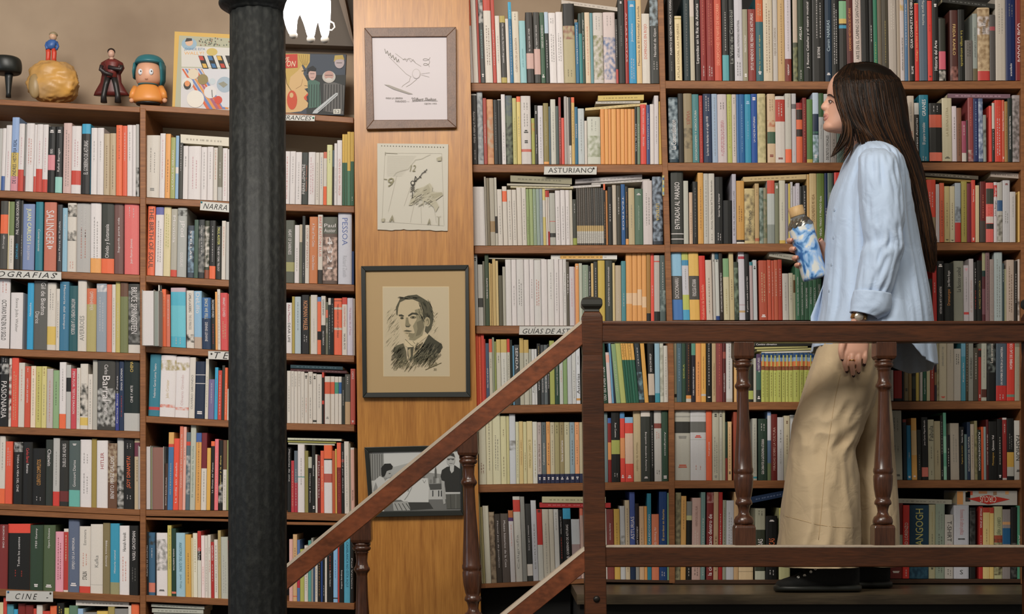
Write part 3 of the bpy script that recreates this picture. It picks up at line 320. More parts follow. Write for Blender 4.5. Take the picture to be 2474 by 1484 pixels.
#E3 1600 400 5.378 130 1020 2470 1010 -.01 -.005
280,55,.2f302b;t=ENTRADAS_AL_PARAISO/W/.17/.8/.4;b=W/.86/.87;b=W/.93/.94 345,200,.a5a498 -352 398,350,.b89a80;m=n/.4/.8 465,210,.1a1a17;m=g/.1/.9 540,95,.bd8a3c;m=n/.2/.8 605,105,.a8a49c;m=g/.1/.9 685,105,.b3aca2;t=Asturias,_Una_Historia_del_Tren_de_Alumbrado/K/.1/.8/.3;m=K/.86/.95 -688 795,150,.141413;t=Genesis_Vega,_el_despertar/W/.25/.6/.25;m=W/.84/.95 910,455,.10100f 965,112,.a09ca6;t=EL_CIELO_DEL_CIELO_ALEJANDRO_LOPEZ/K/.08/.88/.4 1070,200,.b5853a;m=n/.4/.65;b=.1a1410/.94/.975;b=w/.975/1 1205,300,.b3a06e;n=.6a5c40/.03/.95;t=asturiano/K/.3/.8/.3 1262,235,.a68a5c;m=n/.1/.2;b=.a05a38/.91/.96 1318,290,.7c8a80;n=.3c4c40/.05/.95 1365,290,.7a7054;n=.4a5a3c/.2/.9 1465,195,.a0a4a0;b=.b4422c/0/.21;b=.7a807a/.7/1 1520,225,.6a6c54;m=W/.05/.1 1602,195,.b0ab98;b=.b89a40/.95/1;m=g/.35/.65 1640,235,.76707c 1668,235,.b59f40 1700,215,.a4a0a0;m=K/.1/.2 1738,270,.a8a2a8 1790,230,.aaa4ac;m=g/.1/.5 1825,270,.1c1b18 1880,260,.1b1a17;m=W/.1/.6 1915,115,.b08a4c 2010,105,.b39a6a;t=TOTALMENTE_MI_VIDA/.6a4c28/.3/.7/.4 2110,105,.5a6c2a;t=VEGA,_TRIGO_Y_PRADO_Guia/W/.18/.9/.3 2150,100,.16284c;m=W/.5/.9 2215,100,.5a6a58;t=JUAN_PUEYO/W/.2/.6/.4;n=.8a8a7a/.65/.95 2235,95,.16201a 2420,90,.c42a1c
H1050,150,1870,115,62,.ae9566
#F3 2140 395 7.066 640 1345 2360 1345 -.005 .0
690,290,.8a6c30 855,280,.c43a20;b=.8a7658/.6/.9;b=.3a2a1c/.9/1;m=W/.2/.45 918,355,.b0a4a4 1000,335,.bc5230;m=K/.3/.9 1092,390,.ad9c68;m=n/.3/.75;m=K/.95/.97 1180,390,.b4a888;m=n/.3/.8;m=K/.96/.98 1283,335,.8c949c;b=.a8241c/.67/1;n=.4a4c50/.4/.65 -1288 1388,305,.8c7e34;m=K/.15/.9 1460,340,.64182c;m=r/.4/.9 1530,285,.b23424;t=Ramon_Gomez/W/.1/.35/.3;m=W/.93/.98 1598,375,.b3a07a -1608 1710,310,.3c322c;b=.581612/0/.65;m=s/.22/.6 1842,330,.c05048;b=.30342a/.1/.36;b=.b8a8a0/.57/.68;b=.2a2624/.69/.78;m=R/.38/.56 1900,320,.b4acae;b=.b02c28/.05/.25;t=John_Berger/K/.3/.57/.6;t=Mirar/W/.04/.25/.6 1995,325,.9a968e;b=.2c4c70/.3/.48;n=.5a564c/.55/.98 2120,290,.a4a2a4;m=r/.05/.08;m=g/.5/.7 2218,485,.aaa4a2;m=g/.1/.5 -2260 2365,480,.c09a4c;t=LOS_TRENES/R/.3/.6/.3
H655,150,1580,215,60,.4c4438
H620,230,1450,285,35,.7c6226
H1790,135,2365,175,90,.9c8e84
#E4 1600 595 5.378 135 960 2100 960 -.03 -.01
272,80,.3f6fac;b=.7fadc8/0/.35;b=.4c4a46/.35/.7;t=DICCIONARIU/W/.38/.68/.35 360,75,.b4b2b8;b=.a8ac50/0/.12;b=.3a80a4/.12/.2;b=.aab04e/.63/.85;b=.3f94b8/.85/1;m=g/.25/.55 492,78,.cfa044;b=.cba24a/0/.35;b=.45423c/.35/.7;t=FONOLOGIA_ASTURIANA/W/.4/.65/.4 575,125,.c12c1a;t=Vocabulario_de_Santa_Eulalia/.e09a80/.45/1/.4 660,180,.b8aa9c;m=n/.3/.9 -665 700,90,.a9a49c;m=K/.1/.13 750,85,.b0b0aa;b=.1c4a5e/0/.1;m=K/.1/.14;b=.1c3a74/.94/1 800,90,.251c12;t=LO_INCONCLUSO_DE_PRINCIPIO_PARTIDO/W/.15/.88/.4 880,160,.b5ac88;b=.6f9468/0/.3;m=y/.5/.9 942,85,.b09f74;m=n/.4/.7 1000,205,.2f3a2c;n=.6a7a64/.1/.95 1082,80,.b5b2b8;b=.a03440/.06/.1;b=.8a3038/.775/.78;b=.b09060/.86/.89 1143,90,.131210;t=El_gobierno_cuando_a_nuestros_hijos/W/.35/.88/.35 1185,205,.a08c8c;b=T/0/.06 1240,180,.a9acae;m=K/.1/.16 -1262 1372,185,.a1432a;m=C/.2/.7;m=W/.91/.96 1425,180,.b0472c;m=w/.1/.55 1460,185,.b0472c;m=w/.2/.6 1512,180,.ae5032;m=w/.15/.6 1565,175,.9e341e;m=w/.15/.6 1648,355,.b8b2a8;m=g/.2/.8 1705,350,.b5b098;m=g/.1/.6 1735,370,.9a9878;b=.5a4018/.12/.4 1795,235,.3c6a4c;t=CANGAS_DEL_NARCEA,_IBIAS_Y_DEGAÑA/W/.05/.92/.35 1850,300,.355a40;t=SANTA_EULALIA,_VILLANUEVA_DE/W/.1/.9/.3 1905,450,.355a40;t=CANGAS_DE_ONIS/W/.05/.7/.4 1960,450,.3c6a4c;t=AMIEVA_Y_PONGA/W/.05/.6/.35 2010,430,.4a7658;t=RIBADESELLA/W/.05/.8/.4 2075,420,.355a40;t=Y_CANDAMO/W/.05/.5/.4
H1390,60,1750,120,72,.9a9688
#F4 2200 595 7.237 310 1385 1983 1385 -.01 .0
385,570,.1c2018 463,240,.aa1f18;m=w/.35/.5 590,260,.0f0e0d;t=HISTORIA_DEL_ARTE_Y_LAS_ARTISTAS/W/.4/.82/.3;m=W/.05/.1 755,300,.191a16;t=Dramaturgos/.c07a30/.42/.68/.4;t=Jose_Alberto_Burgos/W/.12/.38/.35 930,260,.7e7e70;t=La_faccion_canibal/K/.1/.48/.4 1022,335,.aca4a8;b=.b83a38/.78/.82;m=P/.05/.1;m=g/.2/.6 1105,222,.aca4a6;t=EL_ARTE_COMO_TERAPIA/.b08a84/.2/.8/.4 1165,280,.14120f;m=W/.1/.35;m=R/.45/.75 1250,250,.15130f;t=ALVAREZ_GARCIA_LORCA/y/.2/.75/.4 1310,110,.4c1c22;b=.8f8c68/0/.25;b=.102c28/.25/.33;b=.6a4048/.5/.85 1385,110,.75585a;m=K/.05/.8 1460,230,.8a7a74;m=g/.1/.9 1605,105,.8f9a9a;m=g/.1/.9 1640,300,.24383c;m=W/.1/.3 1675,400,.8a8868 1810,240,.a08e80;m=n/.1/.8;m=K/.93/.97 1870,260,.201a14;m=W/.2/.65 1990,230,.a3968c;n=.4a4038/.6/.85
#E5 1600 810 5.378 145 870 1800 868 -.005 -.0
188,0,.8a846c;b=.1a1612/.88/.93 255,0,.435c66;m=u/.2/.7 308,0,.26402f;t=SIDRA/.a0a040/.38/.65/.4 378,0,.1c1510;m=.a06030/.1/.85;b=.c88030/.9/.95;b=.b0aaa0/.95/1 435,0,.1c1a24;b=.4c8270/.0/.3;t=FUERA_ADENTRO_DE_UN_SUELO/W/.37/.9/.3 505,0,.cc8440;m=n/.4/.9 570,0,.c8933a;t=Historia_del_automovilismo_en_Gijon/n/.2/.8/.25;b=.b0a8a0/.88/.91 645,0,.13130f;m=W/.05/.75;m=W/.92/.94 700,0,.a8906a;t=DE_LA_PERSONALIDAD_DE_PEÑELLA/.6c5030/.3/.9/.35 785,0,.7c3330;m=s/.1/.75 828,0,.4c1614;t=LA_HUELLA_DE_LA_REGENTA/W/.5/.85/.35;b=.8a4034/.25/.35 915,0,.a9a59e;b=.b8b5b2/.05/.95;m=k/.1/.8 -935 970,330,.c69a5c 1005,330,.4c3a60 -1120 1185,380,.1c1c14;b=.98a048/.7/.93 1222,300,.a8a698 1285,245,.242c26;b=.4c3458/0/.35;b=.34584a/.35/.75;t=as_FARTURES/W/.08/.38/.45;m=W/.88/.95 1335,230,.a6aa4e;B 1390,235,.969a40;B 1445,235,.a6aa4e;B 1490,240,.a6aa4e;B 1550,235,.a0a44a;B 1600,235,.a6aa4e;B 1645,235,.a6aa4e;B 1700,235,.a6aa4e;B 1785,230,.a0a44a;B 1840,230,.969a40;B 1895,230,.a6aa4e;B 1960,235,.a6aa4e;B 2020,235,.a6aa4e;B 2080,235,.a6aa4e;B
H1205,98,1950,92,45,.1c1c18;t=Cambio_climatico/W
H1205,155,1890,135,25,.a8a060
H1230,185,1940,165,25,.a8a268
H1290,210,1945,198,25,.b8b4ac
#F5 2120 810 6.989 220 1110 2430 1110 -.005 .005
270,590,.a8a298;m=K/.6/.9 415,600,.8c1a14;b=.100c0c/.92/1 450,600,.1c141c 525,590,.7a6a4a;m=K/.6/.7 580,590,.7c6234 648,560,.14140f;b=.2c3024/.25/.63 700,560,.b0993e 720,560,.6a6248 765,550,.a8a09a 830,550,.1c4a34;t=Angel_Gonzalez/W/.2/.8/.35 888,545,.a39c7a 962,40,.7c2418;m=W/.5/.65 1000,40,.241824;b=.6a5030/.55/.75 1040,40,.8a8264;n=.6a6448/.5/.95 1170,40,.a59a82;t=JUAN_HIDALGO_Y_ZAJ/g/.15/.45/.35;m=R/.93/.96 1288,40,.a09584;m=g/.2/.4 1408,230,.a59e94;m=K/.1/.3 1490,40,.3a8094;b=.5a90a8/0/.3;t=El_pajaro_en_Paris/W/.4/.7/.3 1535,40,.3f3420;m=w/.1/.85 1618,40,.7c7c74;t=EL_ARTE_ENCERADO/K/.32/.65/.45 1700,215,.443c30;m=w/.1/.6 1752,230,.8c2418;b=.241c1a/.03/.16;m=W/.88/.95 1842,130,.9a9a8c;m=g/.1/.6;b=.4a2418/.8/.94 1998,40,.11110f;n=.5a605c/.05/.55;t=Los_secretos/w/.1/.4/.3 2180,40,.3f4c58;b=.a81c14/.76/1;t=UN_HOMBRE_DE_PIE_EN_LA_CARRETERA/W/.15/.75/.2;m=W/.9/.98 2315,40,.b02a18;t=HOMBRE_DE_LAS_COSAS/W/.05/.5/.35;b=.5a7060/.9/.94 2425,40,.87806c;b=.6c6856/0/.15;m=g/.3/.8
#E6 1600 975 5.378 165 1000 1800 1000 -.005 .0
365,70,.a6a398;b=.2c2c28/.18/.34;b=.8a8880/.05/.06;b=.8a8880/.1/.12;m=.b05038/.78/.83;m=g/.38/.42 570,70,.b3b1b2;b=.8a8c88/.1/.105;b=.5c5c58/.18/.33;b=.8a8c88/.43/.435;m=.c06848/.79/.85;m=R/.37/.41 648,92,.c5522a;t=Poesia_gamoneda/W/.45/.65/.25 742,90,.a3a08e;m=K/.05/.1;m=g/.38/.9;m=g/.93/.97 785,90,.a5a292;m=K/.05/.1;m=g/.4/.9 820,92,.9c987c 850,240,.1c3324;b=.7a2418/.62/1 905,237,.c4a070;m=n/.1/.8;m=K/.85/.9 -925 975,110,.8a3a22 -1170 1232,195,.9b9a8e;b=.2c8090/.94/.97;m=g/.1/.9 -1245 1365,200,.213528;t=GUIA_CHINA_POR_LA_GASTRONOMIA_ASTURIANA/W/.33/.9/.3;m=W/.08/.2 1415,105,.48607c;b=.7088b0/0/.06;b=.b0b0b4/.06/.42;b=.5c6a44/.75/1 1495,140,.5e1812;t=MIRADAS_SOBRE_LA_CULTURA/.b08a80/.2/.85/.4 1580,180,.a9a8a8;m=K/.2/.4;m=g/.5/.75 1660,160,.aba084;m=n/.08/.13;m=n/.3/.6 1800,150,.a0a0a0;n=K/0/.1
#F6 2120 975 6.901 260 1275 2415 1275 -.02 -.005
420,120,.878474;m=K/.1/.3;m=K/.5/.6;m=K/.92/.95 -435 495,265,.0a1c24;b=r/0/.05 573,365,.0f6c94;m=W/.5/.6;m=W/.93/.97 665,245,.bd8a3c;b=.b89a6a/.2/.6;m=W/.93/.96 740,440,.1d1f1a;m=g/.5/.8 850,230,.131311;t=Jose_Carlos_Miguel_Barcelo/W/.05/.45/.3;b=.b05a4c/.8/.95 955,270,.8d8870;t=Fabula/K/.1/.35/.7;m=K/.45/.65;m=K/.85/.92 1060,295,.8a7f62;m=K/.5/.75 1105,200,.161412;m=w/.1/.6;m=W/.85/.95 1158,155,.4f8c74;b=.78a890/.35/.6;b=.78a890/.8/1 1218,525,.12110f;m=w/.3/.7 1368,330,.91877a;m=g/.2/.7 -1375 1455,390,.121210;t=Paginas_de_escritor/.b09038/.35/.7/.35;t=Santos_Garcia/W/.0/.3/.3 1500,515,.54686a 1555,310,.14253c;t=FOTOGRAFIAR_DEL_NATURAL/w/.1/.85/.45 1620,345,.9a8c7c;m=n/.2/.8 1672,290,.7c7450;n=.5a5438/.2/.9 1732,440,.202418;T=PLASTICONSTRUCCION/W/.05/1/.5 1775,390,.b84818 1815,390,.7a8888 1858,270,.4a0f0e;t=memorial_de_a_bordo/w/.12/.75/.4 2000,300,.0f0e0c;t=Montaignes/.b08a30/.53/.75/.3;t=Quiosco_Vol/W/.24/.5/.3 2085,260,.0f0f0d;m=w/.3/.75;m=W/.92/.97 2160,240,.7c1a18;b=.b0a4a0/0/.03;b=.b0a4a0/.97/1;m=w/.1/.25 2280,250,.10100e;b=.b0882a/.55/.79;b=.9a9890/.79/.94;m=g/.25/.5 2415,285,.a3a09a;T=FASHION/K/.25/.78/.6;m=K/.83/.87
#E7 1600 1170 5.378 165 1245 1660 1240 .01 0
235,110,.807a5c;n=.55503c/.02/.98 305,155,.b98a44;m=n/.05/.4 380,225,.12130f;b=.6c6e68/0/.18;b=.a0a070/.18/.24;m=w/.85/.95 495,178,.a98a80;t=VIENTOS_DEL_SUR/.7a5a50/.1/.35/.25;m=w/.4/.6;m=K/.85/.95 555,105,.5c7874;m=w/.3/.95 -570 662,108,.6a1d1b;t=la_ciudad_de_sotano_dentro_de/W/.25/.95/.55;n=.a07a74/0/.12 725,103,.9c7f60;t=LA_MUERTE/.5a4020/.4/.9/.35 780,105,.8c130f;m=w/.25/.6 828,208,.7c7e6c;m=K/.1/.7 928,212,.9fa0a4;m=g/.15/.6 990,102,.a8865c 1180,500,.b39b76;b=.3a2a1c/.855/.86 -1205 1338,315,.8c8a76;b=.2b2f22/.3/.88;b=.9a9a88/.88/1;m=K/.03/.1;t=LEYENDAS/W/.43/.7/.5 -1345 1495,415,.0d0d0c;t=CRONICAS/.c05a28/.35/.65/.5;m=W/.06/.09;m=W/.85/.93 -1515 1660,310,.a5a272;b=.b0a84a/0/.1
H1150,170,1700,60,80,.142a48;d-.2
#F7 2120 1165 5.599 160 1305 1960 1310 .005 .0
340,285,.5e1e18;m=w/.9/.93;b=.7c8474/.42/.6 430,312,.b8261c;t=MAD_LORENZO/w/.15/.6/.5;m=W/.88/.97 690,312,.123448;t=VANGOGH/.b0a858/.05/.62/.4;n=.2a5468/.7/1 782,305,.9c9674;m=y/.1/.35;m=K/.4/.55;m=K/.85/.88 908,295,.7c8878;m=g/.1/.35;m=K/.4/.6;m=K/.85/.92 1027,440,.a29c94;T=T-SHIRT/K/.1/.42/.5;m=P/.45/.55;m=K/.85/.95 1235,315,.a5a5ac;T=Economia_&_cultura_politica/.b07070/.06/.4/.35;X=S/K/.9;m=K/.45/.47 -1245 1325,345,.141412;n=.3c3c3a/.05/.6 -1370 1425,330,.9c1c16;T=IMAGE_OF_SPAIN/W/.03/.36/.45;m=w/.4/.55 1520,345,.bfa868;b=.a02c14/0/.07;m=n/.3/.5 1575,345,.c0a55c;b=.a02c14/0/.08 1690,330,.9f9c72;T=CUERVOS_Y_VERJET/.24402c/.15/.4/.5;b=.8a3a20/.4/.5;n=.3a3020/.45/.95 1800,370,.78706e;b=.104c74/.27/.5;b=.b08050/.18/.22 -1805 1890,340,.11110f;n=.4a4a48/.5/.98 1960,320,.3a8064;t=TOY/W/.35/.6/.5
H250,222,1005,240,62,.8f8b7c
H1075,118,1890,118,195,.a5a098;circus
"""
DATA = DATA.strip()
# ---------------------------------------------------------------- setting
def struct(o): o['kind'] = 'structure'; return o
def wallmat(name, h1, h2):
    m, nt, b = nodes_of(name)
    tc = nt.nodes.new('ShaderNodeTexCoord'); nz = nt.nodes.new('ShaderNodeTexNoise'); nz.inputs['Scale'].default_value = 2.2; nz.inputs['Detail'].default_value = 6
    r = nt.nodes.new('ShaderNodeValToRGB'); e = r.color_ramp.elements
    e[0].position = .35; e[0].color = (*hexc(h1), 1); e[1].position = .7; e[1].color = (*hexc(h2), 1)
    nt.links.new(tc.outputs['Object'], nz.inputs['Vector']); nt.links.new(nz.outputs['Fac'], r.inputs['Fac']); nt.links.new(r.outputs['Color'], b.inputs['Base Color'])
    b.inputs['Roughness'].default_value = .85
    return m
M['wall'] = wallmat('greige_plaster', 'a8937c', '8a7662')
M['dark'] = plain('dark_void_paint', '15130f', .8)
M['walk'] = wood('landing_floorboards', '6e604a', '453a2c', .4, (1.5, 18, 18), h3='2c241a', bump=.1)
def board(mb, x0, y0, x1, y1, th, Y0, Y1, c=None):
    a, b = W(x0, y0, Y0), W(x1, y1, Y0); t = th*Y0/F_PX
    mb.hexa([(a[0], Y0, a[2]-t), (b[0], Y0, b[2]-t), (b[0], Y0, b[2]), (a[0], Y0, a[2]), (a[0], Y1, a[2]-t), (b[0], Y1, b[2]-t), (b[0], Y1, b[2]), (a[0], Y1, a[2])], c)
YS = 5.0; YBK = 5.245
xl = W(-700, 0, YS)[0]; xr = W(2474, 0, YS)[0]
mb = MB(); mb.box(xl-.6, xr+.9, 5.25, 5.4, 0, 3.9); struct(mb.build('wall_back', M['wall']))
mb = MB(); mb.box(-4.2, 4.2, -1.0, 5.4, -.1, 0); struct(mb.build('floor', plain('dark_tile_floor', '4a4038', .5)))
mb = MB(); mb.box(-4.2, 4.2, 2.3, 5.4, 4.1, 4.2); struct(mb.build('ceiling', plain('ceiling_paint', 'b8aa98', .9)))
# raised landing
ZF = CAMZ-(1437-CY)/F_PX*4.58
lx0 = W(1394, 0, 4.58)[0]
mb = MB(); mb.box(lx0, xr+1.0, 4.58, 5.24, ZF-.03, ZF); struct(mb.build('floor_landing', M['walk']))
mb = MB(); mb.box(lx0+.01, xr+1.0, 4.60, 5.24, 0.0, ZF-.031); struct(mb.build('wall_landing_front', M['dark']))
# wooden pillar carrying the pictures
YP = 4.965
mb = MB()
pl = [(840, -700), (853, -60), (856, 300), (859, 700), (864, 1060), (868, 1500), (870, 1700)]
pr = [(1118, -700), (1131, -60), (1139, 300), (1146, 700), (1153, 1060), (1162, 1500), (1166, 1700)]
for k in range(len(pl)-1):
    a, b, c_, d = W(*pl[k+1], YP), W(*pr[k+1], YP), W(*pr[k], YP), W(*pl[k], YP)
    mb.hexa([a, b, c_, d, *[(q[0], 5.24, q[2]) for q in (a, b, c_, d)]])
struct(mb.build('wall_pillar', M['pier']))
# ---------------------------------------------------------------- bookcases (boards and uprights)
def upright(parent, pts, wpx, mat=None, name='upright', Y0=None):
    Y0 = Y0 or YS-.002
    mb = MB()
    rg_ = []
    for xa, ya in pts[::-1]:
        a, b = W(xa, ya, Y0), W(xa+wpx, ya, Y0); rg_.append([(a[0], Y0, a[2]), (b[0], Y0, b[2]), (b[0], YBK, b[2]), (a[0], YBK, a[2])])
    mb.ringloft(rg_)
    return bevel(mb.build(name, mat or M['shelf'], parent), .0015, 1)
def shelf(parent, x0, y0, x1, y1, th=20, mat=None, Y0=None, name='shelf_board'):
    mb = MB(); board(mb, x0, y0+.6, x1, y1+.6, th, Y0 or YS, YBK)
    return bevel(mb.build(name, mat or M['shelf'], parent), .0015, 1)
def backp(parent, x0, x1, y0, y1, mat):
    mb = MB(); a = W(x0, y1, 5.2); b = W(x1, y0, 5.2); mb.box(a[0], b[0], YBK-.001, YBK+.004, a[2], b[2])
    return mb.build('back_panel', mat, parent)
def ext(r, xa, xb):
    x0, y0, x1, y1 = BASE_PRE[r]; k = (y1-y0)/(x1-x0)
    return xa, y0+(xa-x0)*k, xb, y0+(xb-x0)*k
BASE_PRE = {}
for line in DATA.split('\n'):
    if line[:1] == '#':
        t = line[1:].split(); ox, oy, s, a, b, c_, d = map(float, t[1:8]); BASE_PRE[t[0]] = (ox+a/s, oy+b/s, ox+c_/s, oy+d/s)
LB = thing('bookcase', 'brown wooden wall bookcase left of the pillar, packed with books and figurines on top', 'bookcase')
RB = thing('bookcase', 'brown wooden wall bookcase behind the woman and the landing railing', 'bookcase')
shelf(LB, -160, 231, 338, 258, 13); shelf(LB, 338, 252, 625, 270, 14); shelf(LB, 625, 267, 854, 283, 14)
for r in ('A1', 'A2', 'A3', 'A4', 'A5', 'A6'): shelf(LB, *ext(r, -160, 338), 17 if r != 'A5' else 14)
for r in ('B1', 'B2', 'B3', 'B4', 'B6'): shelf(LB, *ext(r, 352, 625), 16)
shelf(LB, 352, 1232, 625, 1235, 15)
for r in ('C1', 'C2', 'C3', 'C4', 'C5', 'C6'): shelf(LB, *ext(r, 625, 856), 16 if r != 'C5' else 18)
x0, y0, x1, y1 = ext('A5', -160, 338); shelf(LB, x0, y0+15, x1, y1+15, 13)
shelf(LB, 352, 1250, 625, 1256, 6); shelf(LB, 625, 1260, 856, 1263, 7)
upright(LB, [(338, 262), (338, 1530)], 14)
upright(LB, [(618, 285), (622, 1530)], 14)
upright(LB, [(-175, 240), (-175, 1530)], 14)
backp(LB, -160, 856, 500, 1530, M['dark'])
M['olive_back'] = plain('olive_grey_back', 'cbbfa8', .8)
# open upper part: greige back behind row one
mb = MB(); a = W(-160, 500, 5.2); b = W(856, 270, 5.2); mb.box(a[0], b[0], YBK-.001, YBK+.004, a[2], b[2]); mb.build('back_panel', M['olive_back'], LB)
def rshelf(r, xa, xb, th=20, mat=None): return shelf(RB, *ext(r, xa, xb), th, mat)
dl = {'D1': 1138, 'D2': 1142, 'D3': 1146, 'D4': 1150, 'D5': 1151, 'D6': 1156}
dv = {'D1': 1594, 'D2': 1600, 'D3': 1606, 'D4': 1611, 'D5': 1614, 'D6': 1616}
for r in dl: rshelf(r, dl[r], dv[r]+8, 19)
shelf(RB, 1161, 1411, 1413, 1399, 11); shelf(RB, 1413, 1399, 1625, 1402.5, 7, M['shelf_dark'])
for k, r in enumerate(('1', '2', '3', '4', '5', '6')):
    e0 = BASE_PRE['E'+r]; f1 = BASE_PRE['F'+r]; xa = dv['D'+r]+8
    ke = (e0[1]-e0[3])*0
    mx = 2100
    shelf(RB, xa, e0[1], mx, (e0[3]+f1[1])/2, 19); shelf(RB, mx, (e0[3]+f1[1])/2, 2470, f1[3], 19)
shelf(RB, 1625, 1401.5, 2470, 1399, 10, M['shelf_dark'])
shelf(RB, 1138, -190, 2484, -190, 20)
upright(RB, [(1584, -186), (1588, -60), (1594, 200), (1603, 500), (1609, 700), (1615, 900), (1616, 1100), (1617, 1410)], 14)
upright(RB, [(2467, -186), (2467, 1412)], 14)
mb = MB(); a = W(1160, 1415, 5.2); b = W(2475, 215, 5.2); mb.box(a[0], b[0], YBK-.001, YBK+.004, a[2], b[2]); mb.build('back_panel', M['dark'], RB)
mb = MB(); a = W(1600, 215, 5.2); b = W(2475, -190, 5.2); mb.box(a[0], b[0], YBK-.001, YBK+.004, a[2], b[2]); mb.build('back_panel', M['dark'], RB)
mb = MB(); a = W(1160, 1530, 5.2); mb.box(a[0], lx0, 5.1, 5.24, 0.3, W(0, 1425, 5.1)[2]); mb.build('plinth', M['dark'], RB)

# ---------------------------------------------------------------- fluted iron column
m, nt, b = nodes_of('weathered_black_iron'); M['iron'] = m
tc = nt.nodes.new('ShaderNodeTexCoord'); mp = nt.nodes.new('ShaderNodeMapping'); mp.inputs['Scale'].default_value = (60, 60, 34)
nz = nt.nodes.new('ShaderNodeTexNoise'); nz.inputs['Scale'].default_value = 1.5; nz.inputs['Detail'].default_value = 8
r = nt.nodes.new('ShaderNodeValToRGB'); e = r.color_ramp.elements
e[0].position = .45; e[0].color = (*hexc('0e100f'), 1); e[1].position = .85; e[1].color = (*hexc('2a2b28'), 1)
bp = nt.nodes.new('ShaderNodeBump'); bp.inputs['Strength'].default_value = .35; bp.inputs['Distance'].default_value = .004
nt.links.new(tc.outputs['Object'], mp.inputs['Vector']); nt.links.new(mp.outputs['Vector'], nz.inputs['Vector'])
nt.links.new(nz.outputs['Fac'], r.inputs['Fac']); nt.links.new(r.outputs['Color'], b.inputs['Base Color'])
nt.links.new(nz.outputs['Fac'], bp.inputs['Height']); nt.links.new(bp.outputs['Normal'], b.inputs['Normal'])
b.inputs['Roughness'].default_value = .6; b.inputs['Specular IOR Level'].default_value = .35
YC = 3.62; sc = YC/F_PX
CO = thing('iron_column', 'fluted black cast-iron column standing in front of the left bookcase', 'column', (W(621, 0, YC)[0], YC, 0))
cxx = W(620.5, 0, YC)[0]
mb = MB(); zt = W(0, 34, YC)[2]
mb.lathe((cxx+.002, YC, 0), [(0.0, 78*sc), (.12, 78*sc), (.14, 71*sc), (0.9, 70.5*sc), (1.6, 69.5*sc), (zt, 66.5*sc)], n=128, flute=16, fdepth=.03)
mb.build('shaft', M['iron'], CO, True)
mb = MB()
prof = [(34, 67), (30, 70), (26, 74), (22, 83), (18, 89), (14, 91), (10, 91), (6, 88), (3, 84), (0, 84), (-4, 90), (-9, 93), (-16, 93), (-24, 86), (-60, 84), (-80, 95), (-90, 96), (-100, 70), (-400, 66)]
mb.lathe((cxx, YC, 0), [(W(0, y, YC)[2], rr*sc) for y, rr in prof], n=64)
mb.build('capital', M['iron'], CO, True)

# ---------------------------------------------------------------- railings
YR = 4.36; sr = YR/F_PX
def newel(parent, xt, xb, yb):
    wpx = 51; d = wpx*sr; mb = MB()
    def ring(cx, y, hw, hd=None):
        c_ = W(cx, y, YR); h_ = hw*sr; hd = (hd or hw)*sr; yc = YR+d/2
        return [(c_[0]-h_, yc-hd, c_[2]), (c_[0]+h_, yc-hd, c_[2]), (c_[0]+h_, yc+hd, c_[2]), (c_[0]-h_, yc+hd, c_[2])]
    f = lambda y: xt+(xb-xt)*(y-780)/(1484-780)
    mb.ringloft([ring(f(y), y, w) for y, w in ((yb, 26), (900, 25.8), (858, 24), (850, 24.5), (775, 25.5), (764, 25), (752, 19))])
    o = bevel(mb.build('newel_post', M['rail'], parent), .003, 2)
    mb = MB(); mb.ringloft([ring(f(y), y, w) for y, w in ((752.5, 18.5), (746, 17.5), (739, 24.5), (735, 25.5), (724, 25), (720, 22), (716, 12), (714.5, 4))])
    bevel(mb.build('finial', plain('black_finial_paint', '25251f', .4), parent), .002, 2)
    return f
LR = thing('landing_railing', 'dark wooden railing along the landing, in front of the woman', 'railing', (W(1435, 0, YR)[0], YR, ZF))
f1 = newel(LR, 1431, 1440, 1700); f2 = newel(LR, 2508, 2512, 1700)
mb = MB(); p = W(1441.5, 1448, YR); mb.lathe((p.x, YR+.001, p.z), [(0, .010), (.002, .010), (.004, .0095), (.007, .007), (.0085, .003)], 20, (0, -1, 0)); mb.build('bolt', plain('dark_bolt_iron', '2a2622', .4, metal=.6), LR, True)
def rail(parent, name, x0, x1, yt, yb, d=.055, bead=True):
    a = W(x0, yb, YR); b = W(x1, yt, YR); y0 = YR+.004
    mb = MB(); mb.box(a[0], b[0], y0, y0+d, a[2], b[2]); o = bevel(mb.build(name, M['rail'], parent), .004, 3)
    if bead:
        z = W(0, yt+8, YR)[2]; mb = MB(); mb.tube([(a[0], y0, z), (b[0], y0, z)], .0028, 8); mb.build('bead', M['rail'], o and parent, True)
    return o
rail(LR, 'top_rail', 1455, 2486, 775, 826)
rail(LR, 'bottom_rail', 1462, 2486, 1319, 1371, bead=False)
mb = MB(); a = W(1464, 1327, YR); b = W(2484, 1319, YR)
mb.box(a[0], b[0], YR+.0028, YR+.05, b[2]-.006, b[2]+.0006); bevel(mb.build('worn_edge', M['worn'], LR), .002, 2)
BPROF = [(868, 22), (874, 22), (876, 19), (878, 22), (882, 22.5), (886, 20), (889, 15), (891, 17.5), (893, 15), (900, 14.5), (912, 13.5), (920, 15), (925, 16.5), (928, 19), (933, 20), (936, 18.5),
         (938, 17), (942, 14), (948, 13.2), (1000, 14.5), (1060, 18), (1100, 20.5), (1130, 22), (1133, 23.5), (1140, 24), (1144, 22.5), (1147, 21.5), (1150, 23.5), (1160, 23.5), (1180, 22), (1200, 18.5), (1206, 16.5), (1209, 18.5), (1214, 20.5),
         (1219, 20.5), (1222, 16), (1230, 13.5), (1238, 12.5), (1246, 15), (1250, 21), (1253, 22), (1256, 23.5), (1262, 24.5), (1268, 23)]
